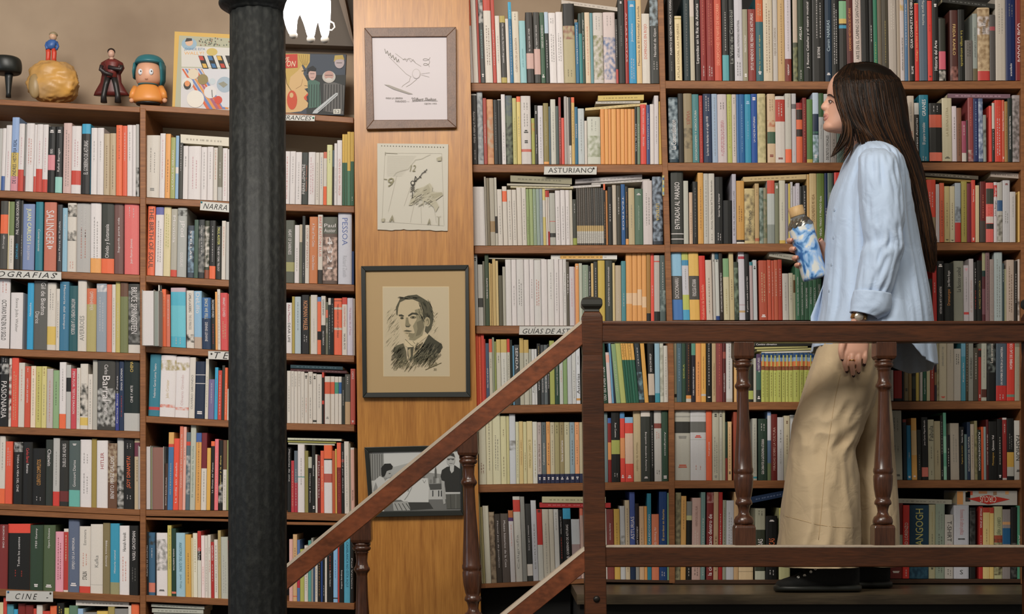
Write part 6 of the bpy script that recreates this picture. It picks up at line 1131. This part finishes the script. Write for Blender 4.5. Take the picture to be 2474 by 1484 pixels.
mb = MB(); mb.tube([W(795, 50, YL+.02), W(806, 56, YL+.02), W(809, 66, YL+.02), (W(802, 73, YL+.02)), W(792, 72, YL+.02)], 2.2*sl, 8); mb.build('bracket', M['tip'], t, True)
mb = MB(); p = W(755, -40, YL); mb.tube([p, (p.x, p.y, 4.1)], .012, 12); mb.build('stem', M['iron'], t, True)
# ---------------------------------------------------------------- the woman
YG = 4.76
def cr(p0, p1, p2, p3, t):
    return tuple(.5*((2*b)+(-a+c)*t+(2*a-5*b+4*c-d)*t*t+(-a+3*b-3*c+d)*t*t*t) for a, b, c, d in zip(p0, p1, p2, p3))
def smooth_keys(keys, sub):
    out = []; n = len(keys)
    for i in range(n-1):
        for k in range(sub): out.append(cr(keys[max(0, i-1)], keys[i], keys[i+1], keys[min(n-1, i+2)], k/sub))
    out.append(tuple(keys[-1])); return out
def loft(mb, keys, yc=0.0, n=40, sub=4, fold=None, dyf=None, c=None, cap=True, ex=1.0):
    """keys: (y, xl, xr, half depth[, yc[, y right]])"""
    K = [tuple(list(k)+[0.0]*(5-len(k)))+((k[5] if len(k) > 5 else k[0]),) if len(k) < 6 else tuple(k) for k in keys]
    K = smooth_keys(K, sub); rings = []
    for i, (y, a, b, hd, yo, y2) in enumerate(K):
        D = YG+yc+yo; l = W(a, y, D); r = W(b, y2, D); m_ = (l+r)/2; h = (r-l)/2; t = i/(len(K)-1); rg = []
        for j in range(n):
            th = 2*math.pi*j/n; cc, ss = math.cos(th), math.sin(th)
            f = 1.0
            if fold:
                amp, fx, fz = fold[:3]; sd = fold[3] if len(fold) > 3 else 0
                v = noise.noise(Vector((cc*fx+sd, ss*fx, t*fz+(cc+ss)*fz*.1)))+.5*noise.noise(Vector((cc*fx*2.3, ss*fx*2.3+sd, t*fz*1.7)))
                v = 1-2*abs(v)              # creased look
                f = 1+amp*v*(.35 if abs(ss) < .25 else 1)
            sgn = 1 if ss >= 0 else -1
            p = m_+h*cc*(1+(f-1)*.4); p = Vector((p.x, D+sgn*abs(ss)**ex*hd*f, p.z))
            if dyf: p.z -= dyf(cc, ss, t)*D/F_PX
            rg.append(p)
        rings.append(rg)
    mb.ringloft(rings, c, cap)
    return rings
M['skin'] = None
m, nt, b = nodes_of('skin'); M['skin'] = m
b.inputs['Base Color'].default_value = (*hexc('d6a48c'), 1); b.inputs['Roughness'].default_value = .5; b.inputs['Subsurface Weight'].default_value = .15
b.inputs['Subsurface Radius'].default_value = (.01, .004, .002); b.inputs['Subsurface Scale'].default_value = 1.0
PS = thing('person', 'woman with long dark hair in light blue shirt and beige trousers holding a bottle', 'person', (W(2060, 1430, YG)[0], YG, ZF))
body = MB()
# head
loft(body, [(163, 2062, 2105, .015), (168, 2036, 2130, .04), (180, 2017, 2150, .06), (195, 2006, 2162, .069), (212, 2000, 2168, .073), (228, 1999, 2170, .075), (240, 2001, 2170, .075), (255, 2000, 2166, .072), (270, 1996.5, 2160, .068), (284, 1995, 2148, .063), (297, 1993.5, 2128, .057), (307, 1994, 2104, .048), (315, 2000, 2084, .036), (320, 2014, 2068, .02)], n=48, sub=4, ex=1.0)
loft(body, [(230, 2000, 2020, .008), (237, 1996.5, 2020, .009), (244, 1992, 2020, .0105), (251, 1986.5, 2020, .013), (256, 1983.6, 2020, .0125), (260, 1983.2, 2020, .0135), (264, 1985.6, 2020, .013), (268, 1991, 2020, .011), (271, 1995, 2018, .006)], n=24, sub=3)
loft(body, [(268, 1994, 2030, .012), (273, 1990.5, 2030, .018), (278, 1989.8, 2030, .021), (281, 1990.3, 2030, .022), (284, 1992.8, 2030, .023), (287, 1991, 2030, .021), (291, 1991.2, 2030, .02), (295, 1992.4, 2030, .022), (300, 1989.6, 2032, .027), (307, 1988.9, 2036, .03), (313, 1991.5, 2040, .028), (318, 2000, 2046, .02)], n=28, sub=3)
loft(body, [(285, 2060, 2125, .045), (310, 2052, 2118, .048), (335, 2056, 2118, .05), (365, 2060, 2125, .055), (390, 2050, 2150, .1)], n=36, sub=3)
# torso, legs (inside the clothes)
loft(body, [(375, 2062, 2140, .14), (410, 2050, 2165, .165), (470, 2030, 2175, .15), (560, 2030, 2180, .13), (640, 2030, 2190, .12), (720, 2020, 2195, .145), (800, 2010, 2130, .15), (850, 2010, 2115, .14)], n=36, sub=2)
loft(body, [(820, 2000, 2100, .075), (1000, 1975, 2060, .065), (1100, 1960, 2040, .055), (1250, 1970, 2045, .048), (1372, 2000, 2046, .027)], yc=-.078, n=24, sub=2)
loft(body, [(820, 2030, 2120, .075), (1000, 2060, 2130, .065), (1100, 2070, 2135, .055), (1250, 2085, 2145, .048), (1372, 2090, 2132, .027)], yc=.083, n=24, sub=2)
# near arm and hand
loft(body, [(378, 2100, 2150, .045, .04), (430, 2100, 2158, .05, 0), (550, 2108, 2155, .045), (600, 2104, 2150, .042), (680, 2078, 2120, .036), (730, 2066, 2102, .027), (758, 2061, 2092, .021), (775, 2056, 2091, .0195), (795, 2047, 2096, .02), (815, 2039, 2099, .021), (835, 2036, 2099, .0195), (852, 2037, 2097, .0165), (864, 2040, 2093, .011)], yc=-.19, n=32, sub=3)
DH = YG-.19
def finger(pts, rr):
    P_ = smooth_keys([tuple(W(x, y, d)) for x, y, d in pts], 4); R_ = smooth_keys([(r_,) for r_ in rr], 4); R_ = [r_[0] for r_ in R_]
    e = Vector(P_[-1]); dr = (e-Vector(P_[-2])).normalized(); P_.append(tuple(e+dr*R_[-1]*.5)); R_.append(R_[-1]*.8); P_.append(tuple(e+dr*R_[-1]*.95)); R_.append(R_[-1]*.35)
    body.tube(P_, R_, 14); return Vector(P_[-2]), dr
tips = []
tips.append(finger([(2044, 845, DH), (2040.5, 868, DH-.006), (2042.5, 886, DH-.002), (2045.5, 898, DH+.004)], [.0095, .0088, .0078, .0065]))
tips.append(finger([(2059, 848, DH-.002), (2057.5, 872, DH-.012), (2059.5, 893, DH-.008), (2061.5, 908, DH-.001)], [.0098, .009, .008, .0066]))
tips.append(finger([(2074, 848, DH-.002), (2074.5, 870, DH-.012), (2074.5, 888, DH-.008), (2074, 900, DH-.001)], [.0095, .0088, .0078, .0064]))
tips.append(finger([(2088.5, 843, DH), (2090, 861, DH-.008), (2089, 873, DH-.005), (2087, 882, DH)], [.0088, .008, .007, .0058]))
tips.append(finger([(2046, 806, DH-.006), (2036, 828, DH-.014), (2032, 850, DH-.014), (2034.5, 868, DH-.009)], [.0125, .0112, .0092, .0072]))
# far arm, forearm and hand round the bottle
DB = 4.80
def T(p, *a): return tuple(W(p[0], p[1], DB+p[2]))
body.tube([W(2105, 400, YG+.13), W(2112, 520, YG+.15), W(2108, 610, YG+.155)], [.045, .043, .038], 20)
body.tube([W(2108, 608, YG+.155), W(2060, 640, YG+.14), W(2010, 642, YG+.11), W(1990, 636, DB+.062)], [.038, .036, .028, .024], 20)
body.tube([W(1996, 640, DB+.062), W(1978, 628, DB+.06), W(1958, 612, DB+.056), W(1946, 604, DB+.05)], [.021, .028, .03, .02], 20)
for k, (y, ye) in enumerate(((581, 0), (602, 0), (623, 0), (640, 0))):
    ex_ = 1905+(y-550)*.308; r0 = (.0082, .0088, .0082, .0074)[k]
    tips.append(finger([(ex_+42, y+14-k*4, DB+.056), (ex_+10, y+6, DB+.052), (ex_-7, y+2, DB+.028), (ex_-7.5, y, DB+.0), (ex_-2, y-1, DB-.02)], [r0*1.15, r0*1.1, r0*1.05, r0, r0*.85]))
tips.append(finger([(1985, 640, DB+.05), (1994, 618, DB+.04), (1990, 596, DB+.018), (1982, 580, DB-.004)], [.013, .0115, .0098, .008]))
bo = body.build('body', M['skin'], PS, True)
rm = bo.modifiers.new('fuse', 'REMESH'); rm.mode = 'VOXEL'; rm.voxel_size = .0024; rm.use_smooth_shade = True
sm = bo.modifiers.new('soften', 'SMOOTH'); sm.factor = .5; sm.iterations = 3
M['nail'] = plain('dark_red_nail_polish', '2a1013', .15, coat=.5)
for k, (p, d) in enumerate(tips):
    mb = MB(); side = Vector((0, -1, 0)); cen = p-d*.0035+side*(.0042 if k < 5 else .0035)
    if k >= 5: cen = p-d*.002+Vector((0, -.0035, .0))
    rings = []
    ax = d; u = ax.cross(side).normalized(); w_ = side
    for i in range(7):
        a = -math.pi/2+math.pi*i/6; rings.append([cen+ax*math.sin(a)*.0068+(u*math.cos(2*math.pi*j/12)*.0055+w_*math.sin(2*math.pi*j/12)*.0028)*max(.05, math.cos(a)) for j in range(12)])
    mb.ringloft(rings); mb.build('fingernail', M['nail'] if k < 5 else plain('pink_nail', '8a4038', .25), PS, True) if k in (0, 5) else mb.build('fingernail', bpy.data.materials['dark_red_nail_polish'] if k < 5 else bpy.data.materials['pink_nail'], PS, True)
# face details
M['lip'] = plain('lips', 'bf8072', .5); M['brow'] = plain('eyebrow_hair', '2c1e18', .7); M['eye'] = plain('eye_white', 'c8beb8', .15); M['iris'] = plain('iris', '3a2a20', .1)
mb = MB(); loft(mb, [(277, 1990, 2003, .013), (279.5, 1989.3, 2005, .0165), (282, 1989.9, 2006, .017), (284, 1992.2, 2006, .0175), (286.5, 1990.4, 2005, .0165), (289.5, 1990.7, 2003, .014), (292, 1991.5, 2000, .009)], n=24, sub=2, yc=-.0018); mb.build('lips', M['lip'], PS, True)
def cheek(px, py, off=0.0):      # point on the near side of the head at a pixel
    K = [(212, 2000, 2168, .073), (228, 1999, 2170, .075), (240, 2001, 2170, .075), (255, 2000, 2166, .072), (270, 1996.5, 2160, .068)]
    k = min(K, key=lambda q: abs(q[0]-py)); mid = (k[1]+k[2])/2; hw = (k[2]-k[1])/2; cc = max(-1, min(1, (px-mid)/hw)); yy = -k[3]*math.sqrt(max(0, 1-cc*cc))
    return W(px, py, YG+yy*1.0-off)
mb = MB(); mb.tube([cheek(1999.5, 231, .0005), cheek(2002.5, 228.5, .001), cheek(2007, 229.5, .001), cheek(2012, 233, .001), cheek(2017, 237, .0005)], [.0014, .0022, .0026, .002, .0008], 8); mb.build('eyebrow', M['brow'], PS, True)
e0 = cheek(2006, 246.5); s_ = YG/F_PX
mb = MB()
rings = []
for i in range(9):
    a = -math.pi/2+math.pi*i/8; rings.append([e0+Vector((math.cos(2*math.pi*j/16)*.006*max(.03, math.cos(a)), math.sin(2*math.pi*j/16)*.006*max(.03, math.cos(a))+.0015, math.sin(a)*.0038)) for j in range(16)])
mb.ringloft(rings); ey = mb.build('eye', M['eye'], PS, True)
mb = MB(); c_ = e0+Vector((-.0032, -.0024, .0002)); rings = []
for i in range(7):
    a = -math.pi/2+math.pi*i/6; rings.append([c_+Vector((math.cos(2*math.pi*j/12)*.0024*max(.03, math.cos(a)), math.sin(2*math.pi*j/12)*.002*max(.03, math.cos(a)), math.sin(a)*.0029)) for j in range(12)])
mb.ringloft(rings); mb.build('iris', M['iris'], ey, True)
mb = MB(); mb.tube([cheek(1999.8, 246, .001), cheek(2002, 243, .0022), cheek(2006, 242, .0026), cheek(2011, 244.5, .0018), cheek(2014, 247.5, .0008)], [.0008, .0012, .0013, .0011, .0006], 8); mb.build('eyelashes', M['brow'], PS, True)
# ---- clothes
def cloth(name, h, rough, wv=900, bump=.12):
    m, nt, b = nodes_of(name); b.inputs['Base Color'].default_value = (*hexc(h), 1); b.inputs['Roughness'].default_value = rough
    b.inputs['Sheen Weight'].default_value = .15; b.inputs['Specular IOR Level'].default_value = .2
    tc = nt.nodes.new('ShaderNodeTexCoord'); a = nt.nodes.new('ShaderNodeTexNoise'); a.inputs['Scale'].default_value = 14; a.inputs['Detail'].default_value = 3; a.inputs['Distortion'].default_value = 1.2
    bp = nt.nodes.new('ShaderNodeBump'); bp.inputs['Strength'].default_value = bump*3; bp.inputs['Distance'].default_value = .012
    nt.links.new(tc.outputs['Object'], a.inputs['Vector']); nt.links.new(a.outputs['Fac'], bp.inputs['Height']); nt.links.new(bp.outputs['Normal'], b.inputs['Normal'])
    return m
M['shirt'] = cloth('blue_cotton_shirt', 'b8cae2', .75); M['chino'] = cloth('beige_cotton_twill', 'bfa988', .8)
def hem(cc, ss, t):
    if t < .84: return 0
    k = (t-.84)/.16; k = k*k*(3-2*k)
    T_ = [(-1, 5), (-.6, 7), (-.3, -10), (0, -18), (.2, -8), (.38, 12), (.54, 34), (.78, 52), (1, 48)]
    for (a, va), (b_, vb) in zip(T_[:-1], T_[1:]):
        if a <= cc <= b_: v = va+(vb-va)*(cc-a)/(b_-a); break
    else: v = 48
    return k*(v+(10 if ss > 0 else 0))
SH = MB()
loft(SH, [(349, 2072, 2112, .052), (354, 2064, 2124, .075), (364, 2059, 2138, .115), (378, 2051, 2152, .155), (396, 2043, 2166, .183), (420, 2034, 2176, .19), (450, 2021, 2185, .185), (490, 2009.5, 2193, .178), (540, 2002.5, 2203, .17), (600, 1998.5, 2214, .168), (650, 1997, 2224, .17), (700, 1993, 2233, .175), (750, 1988, 2241, .182), (800, 1975, 2248, .19), (835, 1966, 2254, .195)],
     n=96, sub=8, fold=(.11, 3.6, 2.4, 4.0), dyf=hem, cap=False)
SHV = SH
so = SH.build('shirt', M['shirt'], PS, True); sd_ = so.modifiers.new('thick', 'SOLIDIFY'); sd_.thickness = .002
SL = MB()
loft(SL, [(362, 2092, 2138, .03, .07), (372, 2082, 2152, .05, .04), (390, 2078, 2162, .062, .01), (430, 2078, 2170, .068), (480, 2081, 2177, .07), (530, 2084, 2179, .07), (560, 2087, 2178, .068), (588, 2091, 2179, .066), (610, 2083, 2178, .066), (645, 2079, 2167, .062), (690, 2071, 2156, .057), (714, 2068, 2143, .046, 0, 718)], yc=-.192, n=72, sub=8, fold=(.17, 1.9, 4.6, 9.0), cap=False)
o = SL.build('sleeve', M['shirt'], PS, True); sd_ = o.modifiers.new('thick', 'SOLIDIFY'); sd_.thickness = .002
mb = MB(); loft(mb, [(703, 2066, 2149, .056, 0, 713), (725, 2061, 2150, .055, 0, 738), (742, 2059, 2142, .052, 0, 758), (754, 2057, 2118, .044, 0, 770)], yc=-.192, n=48, sub=4, fold=(.05, 1.5, 2, 2.0), cap=False)
o = mb.build('cuff', M['shirt'], PS, True); sd_ = o.modifiers.new('thick', 'SOLIDIFY'); sd_.thickness = .004
mb = MB(); mb.tube([W(2105, 392, YG+.12), W(2112, 450, YG+.14), W(2112, 530, YG+.155), W(2106, 610, YG+.16), W(2070, 640, YG+.15), W(2030, 644, YG+.12)], [.07, .072, .066, .062, .056, .05], 32); mb.build('sleeve', M['shirt'], PS, True)
mb = MB(); loft(mb, [(333, 2070, 2124, .045), (340, 2066, 2126, .052), (352, 2064, 2130, .064), (360, 2066, 2134, .075)], n=40, sub=3, cap=False); o = mb.build('collar', M['shirt'], PS, True); sd_ = o.modifiers.new('thick', 'SOLIDIFY'); sd_.thickness = .003
# far front flap of the open shirt
mb = MB(); rings = []
for i in range(9):
    t_ = i/8; y = 690+t_*150; xa = 1988-31*min(1, t_*1.9)+8*max(0, t_*1.9-1); rings.append([W(xa+(2020-xa)*j/8, y, YG+.02+.08*math.sin(j/8*2.2)+.012*math.sin(j*1.9+t_*3)) for j in range(9)])
mb.ringloft(rings, cap=False, closed=False); o = mb.build('shirt_front', M['shirt'], PS, True); sd_ = o.modifiers.new('thick', 'SOLIDIFY'); sd_.thickness = .002
from mathutils.bvhtree import BVHTree
def caster(mb):
    t = BVHTree.FromPolygons([tuple(v) for v in mb.v], mb.f); o_ = Vector((0, 0, CAMZ))
    def hit(x, y):
        d = (W(x, y, 5)-o_).normalized(); h = t.ray_cast(o_, d)
        return (h[0], h[1]) if h[0] is not None else (W(x, y, YG), Vector((0, -1, 0)))
    return hit
hit_s = caster(SH)
M['button'] = plain('shirt_button', 'a3b2c6', .3)
for x, y in ((2013.5, 508), (2011.5, 575), (2006.5, 640), (2001, 704)):
    mb = MB(); p, nn_ = hit_s(x+3, y); p = p+Vector((0, -.002, 0)); mb.lathe(tuple(p), [(-.001, .0052), (.0015, .0055), (.0024, .0048), (.0025, .003)], 16, (Vector(nn_)*(1 if nn_.y < 0 else -1)).normalized()); mb.build('button', M['button'], PS, True)
# trousers
TR = MB()
loft(TR, [(700, 2012, 2100, .10, .05), (760, 2008, 2140, .12, .06), (800, 1992, 2120, .125, .03), (840, 1979, 2121, .13), (890, 1961, 2125, .125), (958, 1939, 2113, .12), (1002, 1924, 2096, .118), (1040, 1916, 2080, .116), (1065, 1912, 2073, .116), (1090, 1908, 2062, .116), (1127, 1903, 2067, .118), (1180, 1896, 2073, .122), (1247, 1888, 2073, .126), (1318, 1879, 2074, .13), (1368, 1874, 2076, .132)], yc=-.05, n=96, sub=10, fold=(.12, 1.3, 5.5, 1.5))
TF = MB()
loft(TF, [(800, 2010, 2138, .13), (850, 2012, 2136, .125), (900, 2022, 2140, .12), (1000, 2040, 2150, .115), (1100, 2048, 2157, .112), (1180, 2052, 2163, .112), (1250, 2056, 2167, .114), (1318, 2060, 2168, .116), (1366, 2060, 2170, .118)], yc=.075, n=64, sub=8, fold=(.07, 1.5, 4, 6.5))
TR.add(TF)
o = TR.build('trousers', M['chino'], PS, True)
hit_t = caster(TR)
M['seam'] = plain('trouser_seam', 'b89f78', .8)
for pts in ([(2030, 905), (2018, 960), (2010, 1010), (1998, 1090), (1990, 1170), (1984, 1240), (1976, 1318)], [(1893, 1246), (1930, 1256), (1975, 1268), (2020, 1274), (2070, 1276)]):
    mb = MB(); P_ = []
    for (xa, ya), (xb, yb) in zip(pts[:-1], pts[1:]):
        for q in range(6): P_.append(hit_t(xa+(xb-xa)*q/6, ya+(yb-ya)*q/6)[0]+Vector((0, -.0004, 0)))
    mb.tube(P_, .0009, 6); mb.build('seam', M['seam'], PS, True)
# shoes
M['canvas'] = plain('black_canvas', '121311', .85, bump=.3, bscale=300); M['rubber'] = plain('black_rubber', '232521', .45); M['metal'] = plain('eyelet_metal', 'c8c8c4', .25, metal=1.0); M['gold'] = plain('gold_metal', 'c89a60', .25, metal=1.0)
def shoe(dx, yo, k):
    def sec(keys, mat, nm):
        mb = MB(); rings = []; n = 24
        for x, yt, yb_, hw in keys:
            D = YG+yo; t_ = W(x+dx, yt, D); b_ = W(x+dx, yb_, D); z0 = b_.z-W(0, 1433, D).z+ZF+.001; z1 = t_.z-W(0, 1433, D).z+ZF+.001; rg = []
            for j in range(n):
                a = 2*math.pi*j/n; cc, ss = math.cos(a), math.sin(a); q = lambda v: (1 if v >= 0 else -1)*abs(v)**.75
                rg.append((t_.x, D+q(cc)*hw, (z0+z1)/2+q(ss)*(z1-z0)/2))
            rings.append(rg)
        mb.ringloft(rings); o = mb.build(nm, mat, PS, True); return o
    sec([(1874, 1416, 1426, .014), (1880, 1408, 1427, .03), (1895, 1402, 1427, .041), (1920, 1394, 1427, .045), (1942, 1384, 1427, .044), (1965, 1371, 1427, .041), (1990, 1356, 1427, .038), (2030, 1345, 1427, .036), (2060, 1345, 1427, .034), (2072, 1350, 1426, .028)], M['canvas'], 'shoe')
    sec([(1870, 1419, 1430, .012), (1874, 1416, 1433, .026), (1892, 1414, 1433, .043), (1920, 1414, 1433, .048), (1970, 1414, 1433, .044), (2040, 1413, 1433, .04), (2068, 1413, 1433, .036), (2078, 1415, 1432, .024)], M['rubber'], 'shoe_sole')
    if k:
        for x, y in ((1929, 1393), (1944, 1389), (1959, 1380), (1970, 1373)):
            mb = MB(); p = W(x, y+2, YG+yo-.036); mb.lathe(tuple(p), [(0, .0048), (.002, .005), (.003, .004), (.002, .0022)], 14, Vector((-.2, -1, .25)).normalized()); mb.build('eyelet', M['metal'], PS, True)
        mb = MB()
        for x in (1926, 1940, 1954, 1967): mb.tube([W(x, 1388-(x-1926)*.55, YG+yo-.032), W(x+9, 1383-(x-1926)*.6, YG+yo-.012), W(x+14, 1381-(x-1926)*.6, YG+yo+.02)], .0024, 6)
        mb.build('laces', M['canvas'], PS, True)
shoe(0, -.075, 1); shoe(74, .085, 0)
# watch and ring
mb = MB(); loft(mb, [(757, 2059.5, 2094, .0235, 0, 762), (769, 2056, 2092, .0225, 0, 774)], yc=-.19, n=32, sub=3, cap=False); o = mb.build('watch_band', M['gold'], PS, True); o.modifiers.new('thick', 'SOLIDIFY').thickness = .0025
mb = MB(); p = W(2075, 765, YG-.214); mb.lathe(tuple(p), [(-.002, .0135), (.004, .0135), (.006, .012)], 24, Vector((0, -1, 0))); mb.build('watch_face', plain('watch_dial', 'd8cdbc', .15, metal=.6), PS, True)
mb = MB(); c_ = W(2058.2, 871, DH-.0115); mb.ringloft([[c_+Vector((math.cos(2*math.pi*j/20)*.0101, math.sin(2*math.pi*j/20)*.0101, z)) for j in range(20)] for z in (-.002, .002)], cap=False); o = mb.build('ring', M['gold'], PS, True); o.modifiers.new('thick', 'SOLIDIFY').thickness = .0012
# hair
m, nt, b = nodes_of('brown_hair'); M['hair'] = m
a = nt.nodes.new('ShaderNodeAttribute'); a.attribute_name = 'Col'; nt.links.new(a.outputs['Color'], b.inputs['Base Color']); b.inputs['Roughness'].default_value = .5; b.inputs['Specular IOR Level'].default_value = .22
HB = MB(); hc = hexc('120c08')
loft(HB, [(159, 2072, 2110, .02), (164, 2046, 2132, .053), (178, 2024, 2154, .073), (200, 2020, 2168, .083), (230, 2024, 2178, .086), (260, 2034, 2184, .086), (285, 2046, 2189, .083), (310, 2062, 2197, .078), (335, 2098, 2201, .062), (364, 2140, 2211, .05), (394, 2162, 2223, .045), (429, 2177, 2231, .045), (479, 2190, 2238, .042), (560, 2196, 2251, .04), (610, 2204, 2256, .035), (640, 2216, 2256, .025), (655, 2230, 2250, .01)], n=40, sub=3, c=hc, ex=.92)
G = [
    [(2040, 163, -.03), (2017, 190, -.052), (2016, 225, -.066), (2025, 262, -.078), (2036, 296, -.08), (2033, 328, -.074), (2021, 356, -.066), (2004, 381, -.062)],
    [(2052, 158.5, -.035), (2034, 188, -.076), (2034, 230, -.089), (2043, 268, -.094), (2051, 300, -.094), (2050, 330, -.088), (2038, 352, -.078), (2014, 378, -.07)],
    [(2064, 156.5, -.035), (2058, 188, -.084), (2064, 235, -.097), (2076, 278, -.1), (2094, 312, -.1), (2120, 342, -.105), (2150, 384, -.085), (2180, 455, -.06), (2192, 540, -.05), (2206, 610, -.04)],
    [(2078, 155.5, -.03), (2080, 188, -.084), (2084, 235, -.097), (2092, 280, -.1), (2106, 318, -.1), (2130, 350, -.095), (2160, 398, -.08), (2186, 470, -.062), (2194, 550, -.05), (2214, 630, -.04)],
    [(2092, 155.5, -.025), (2104, 186, -.09), (2112, 235, -.096), (2122, 285, -.098), (2140, 325, -.092), (2162, 368, -.08), (2186, 420, -.065), (2206, 500, -.055), (2214, 580, -.05), (2230, 655, -.03)],
    [(2106, 156.5, -.02), (2130, 186, -.084), (2140, 235, -.085), (2152, 285, -.086), (2168, 335, -.08), (2190, 385, -.066), (2209, 440, -.054), (2226, 515, -.05), (2238, 590, -.045), (2250, 660, -.025)],
    [(2116, 159, -.012), (2150, 186, -.066), (2164, 235, -.062), (2176, 285, -.064), (2188, 335, -.06), (2207, 385, -.048), (2224, 440, -.04), (2240, 515, -.035), (2254, 590, -.03), (2256, 660, -.01)],
    [(2122, 161, .0), (2162, 184, -.02), (2182, 228, -.01), (2192, 280, -.01), (2202, 335, -.01), (2217, 372, -.01), (2234, 430, -.005), (2246, 510, .0), (2262, 590, .0), (2259, 650, .005)]]
def gpt(s, t):
    k = min(len(G)-2, int(s)); f = s-k
    out = []
    for gk in (G[k], G[k+1]):
        q = t*(len(gk)-1); i = min(len(gk)-2, int(q)); out.append(cr(gk[max(0, i-1)], gk[i], gk[i+1], gk[min(len(gk)-1, i+2)], q-i))
    return tuple(a_*(1-f)+b_*f for a_, b_ in zip(*out))
rg = random.Random(11)
hair = MB()
CD, CL = hexc('0f0906'), hexc('573820')
def strand(s, t1, side, r0, jit, tone, off):
    P_ = []; R_ = []; C_ = []; n = 14; ph = rg.uniform(0, 6.3); w0 = rg.uniform(.5, 1.5); cl = 2.6*math.sin(s*9.0)    # locks: neighbours wave together
    for i in range(n):
        t = t1*i/(n-1); x, y, d = gpt(s, t)
        x += (jit*math.sin(ph+t*7*w0)*1.4+cl*math.sin(t*8+s*3))*t; d2 = d-off*(.3+t)+(.004*math.sin(ph*2+t*9)+.004*math.sin(s*14+t*6))*t
        kk = 1+.055*max(0, min(1, (300-y)/70))*min(1, .35+s*.3)
        x, y, d2 = 2094+(x-2094)*kk, 235+(y-235)*kk, d2*kk
        P_.append(W(x, y, YG+(d2 if side < 0 else -d2)))
        R_.append(r0*(.8+.4*math.sin(math.pi*min(1, t*1.3)))*(1 if t < .8 else max(.15, 1-(t-.8)/.2*.9)))
        k = min(1, tone*(.35+1.1*t)); C_.append(tuple(a_*(1-k)+b_*k for a_, b_ in zip(CD, CL)))
    hair.tube(P_, R_, 5, C_, cap=False)
for k in range(2100):
    s = rg.uniform(0, 6.999); t1 = 1-.16*rg.random()**1.6
    if 1.12 < s < 1.9:
        if rg.random() < .45: continue
        t1 = rg.uniform(.5, .72)
    elif s <= 1.12: t1 = rg.uniform(.78, 1)
    strand(s, t1, -1, rg.uniform(.0010, .0021), rg.uniform(.4, 2.6)*min(1, .3+s*.5), rg.random()**2.2, rg.uniform(-.001, .005))
for k in range(200):
    s = rg.uniform(0, 6.99)
    if 2 < s < 3: continue
    strand(s, rg.uniform(.9, 1), 1, rg.uniform(.003, .005), 2, .2, .002)
hair.add(HB)
hair.build('hair', M['hair'], PS, True)
# ---------------------------------------------------------------- bottle in her hand
p0 = W(1921.5, 500, DB); p1 = W(1970, 674, DB); ax = (p1-p0); L = ax.length; ax.normalize()
BT = thing('bottle', 'glass bottle in a blue-and-white sleeve with wooden lid, held by the woman', 'bottle', tuple(p1))
sb = DB/F_PX
m, nt, b = nodes_of('blue_marbled_sleeve'); M['marble'] = m
tc = nt.nodes.new('ShaderNodeTexCoord'); n1 = nt.nodes.new('ShaderNodeTexNoise'); n1.inputs['Scale'].default_value = 14; n1.inputs['Detail'].default_value = 2.5; n1.inputs['Distortion'].default_value = 2.4
r = nt.nodes.new('ShaderNodeValToRGB'); e = r.color_ramp.elements; e[0].position = .34; e[0].color = (*hexc('2f5f9c'), 1); e[1].position = .6; e[1].color = (*hexc('d4d4cc'), 1)
x_ = e.new(.40); x_.color = (*hexc('5f93c4'), 1); x_ = e.new(.47); x_.color = (*hexc('8fb2da'), 1); x_ = e.new(.54); x_.color = (*hexc('a9c2e0'), 1)
nt.links.new(tc.outputs['Object'], n1.inputs['Vector']); nt.links.new(n1.outputs['Fac'], r.inputs['Fac']); nt.links.new(r.outputs['Color'], b.inputs['Base Color']); b.inputs['Roughness'].default_value = .35
mb = MB(); mb.lathe(tuple(p0), [(0, 17*sb), (1*sb, 18.5*sb), (22*sb, 18.5*sb), (24*sb, 17.5*sb)], 32, ax); mb.build('lid', wood('bamboo_lid', 'd0ae7e', 'b8935f', .5, (30, 30, 5)), BT, True)
m, nt, b = nodes_of('clear_glass'); b.inputs['Base Color'].default_value = (.9, .9, .86, 1); b.inputs['Transmission Weight'].default_value = .85; b.inputs['Roughness'].default_value = .05; M['glass'] = m
mb = MB(); mb.lathe(tuple(p0), [(24*sb, 17*sb), (28*sb, 18*sb), (36*sb, 24*sb), (46*sb, 28.5*sb), (176*sb, 29*sb), (179*sb, 26*sb)], 40, ax); mb.build('glass_body', M['glass'], BT, True)
mb = MB(); mb.lathe(tuple(p0), [(48*sb, 29.3*sb), (52*sb, 30*sb), (120*sb, 30.2*sb), (172*sb, 30.4*sb), (178*sb, 29.6*sb), (180*sb, 26*sb)], 40, ax); mb.build('sleeve', M['marble'], BT, True)
mb = MB(); rings = []
for t_, r_ in ((30, 19.5), (36, 25), (41, 28.5), (46, 30.3), (52, 30.6)):
    up = Vector((0, 1, 0)); u = ax.cross(up).normalized(); w_ = ax.cross(u).normalized()
    rings.append([Vector(p0)+ax*(t_*sb+random.uniform(-.0015, .0015))+(u*math.cos(2*math.pi*j/36)+w_*math.sin(2*math.pi*j/36))*(r_*sb+random.uniform(-.0018, .0018)) for j in range(36)])
mb.ringloft(rings, cap=False); mb.build('foil_collar', plain('crumpled_foil', '9a968c', .25, metal=.9), BT)
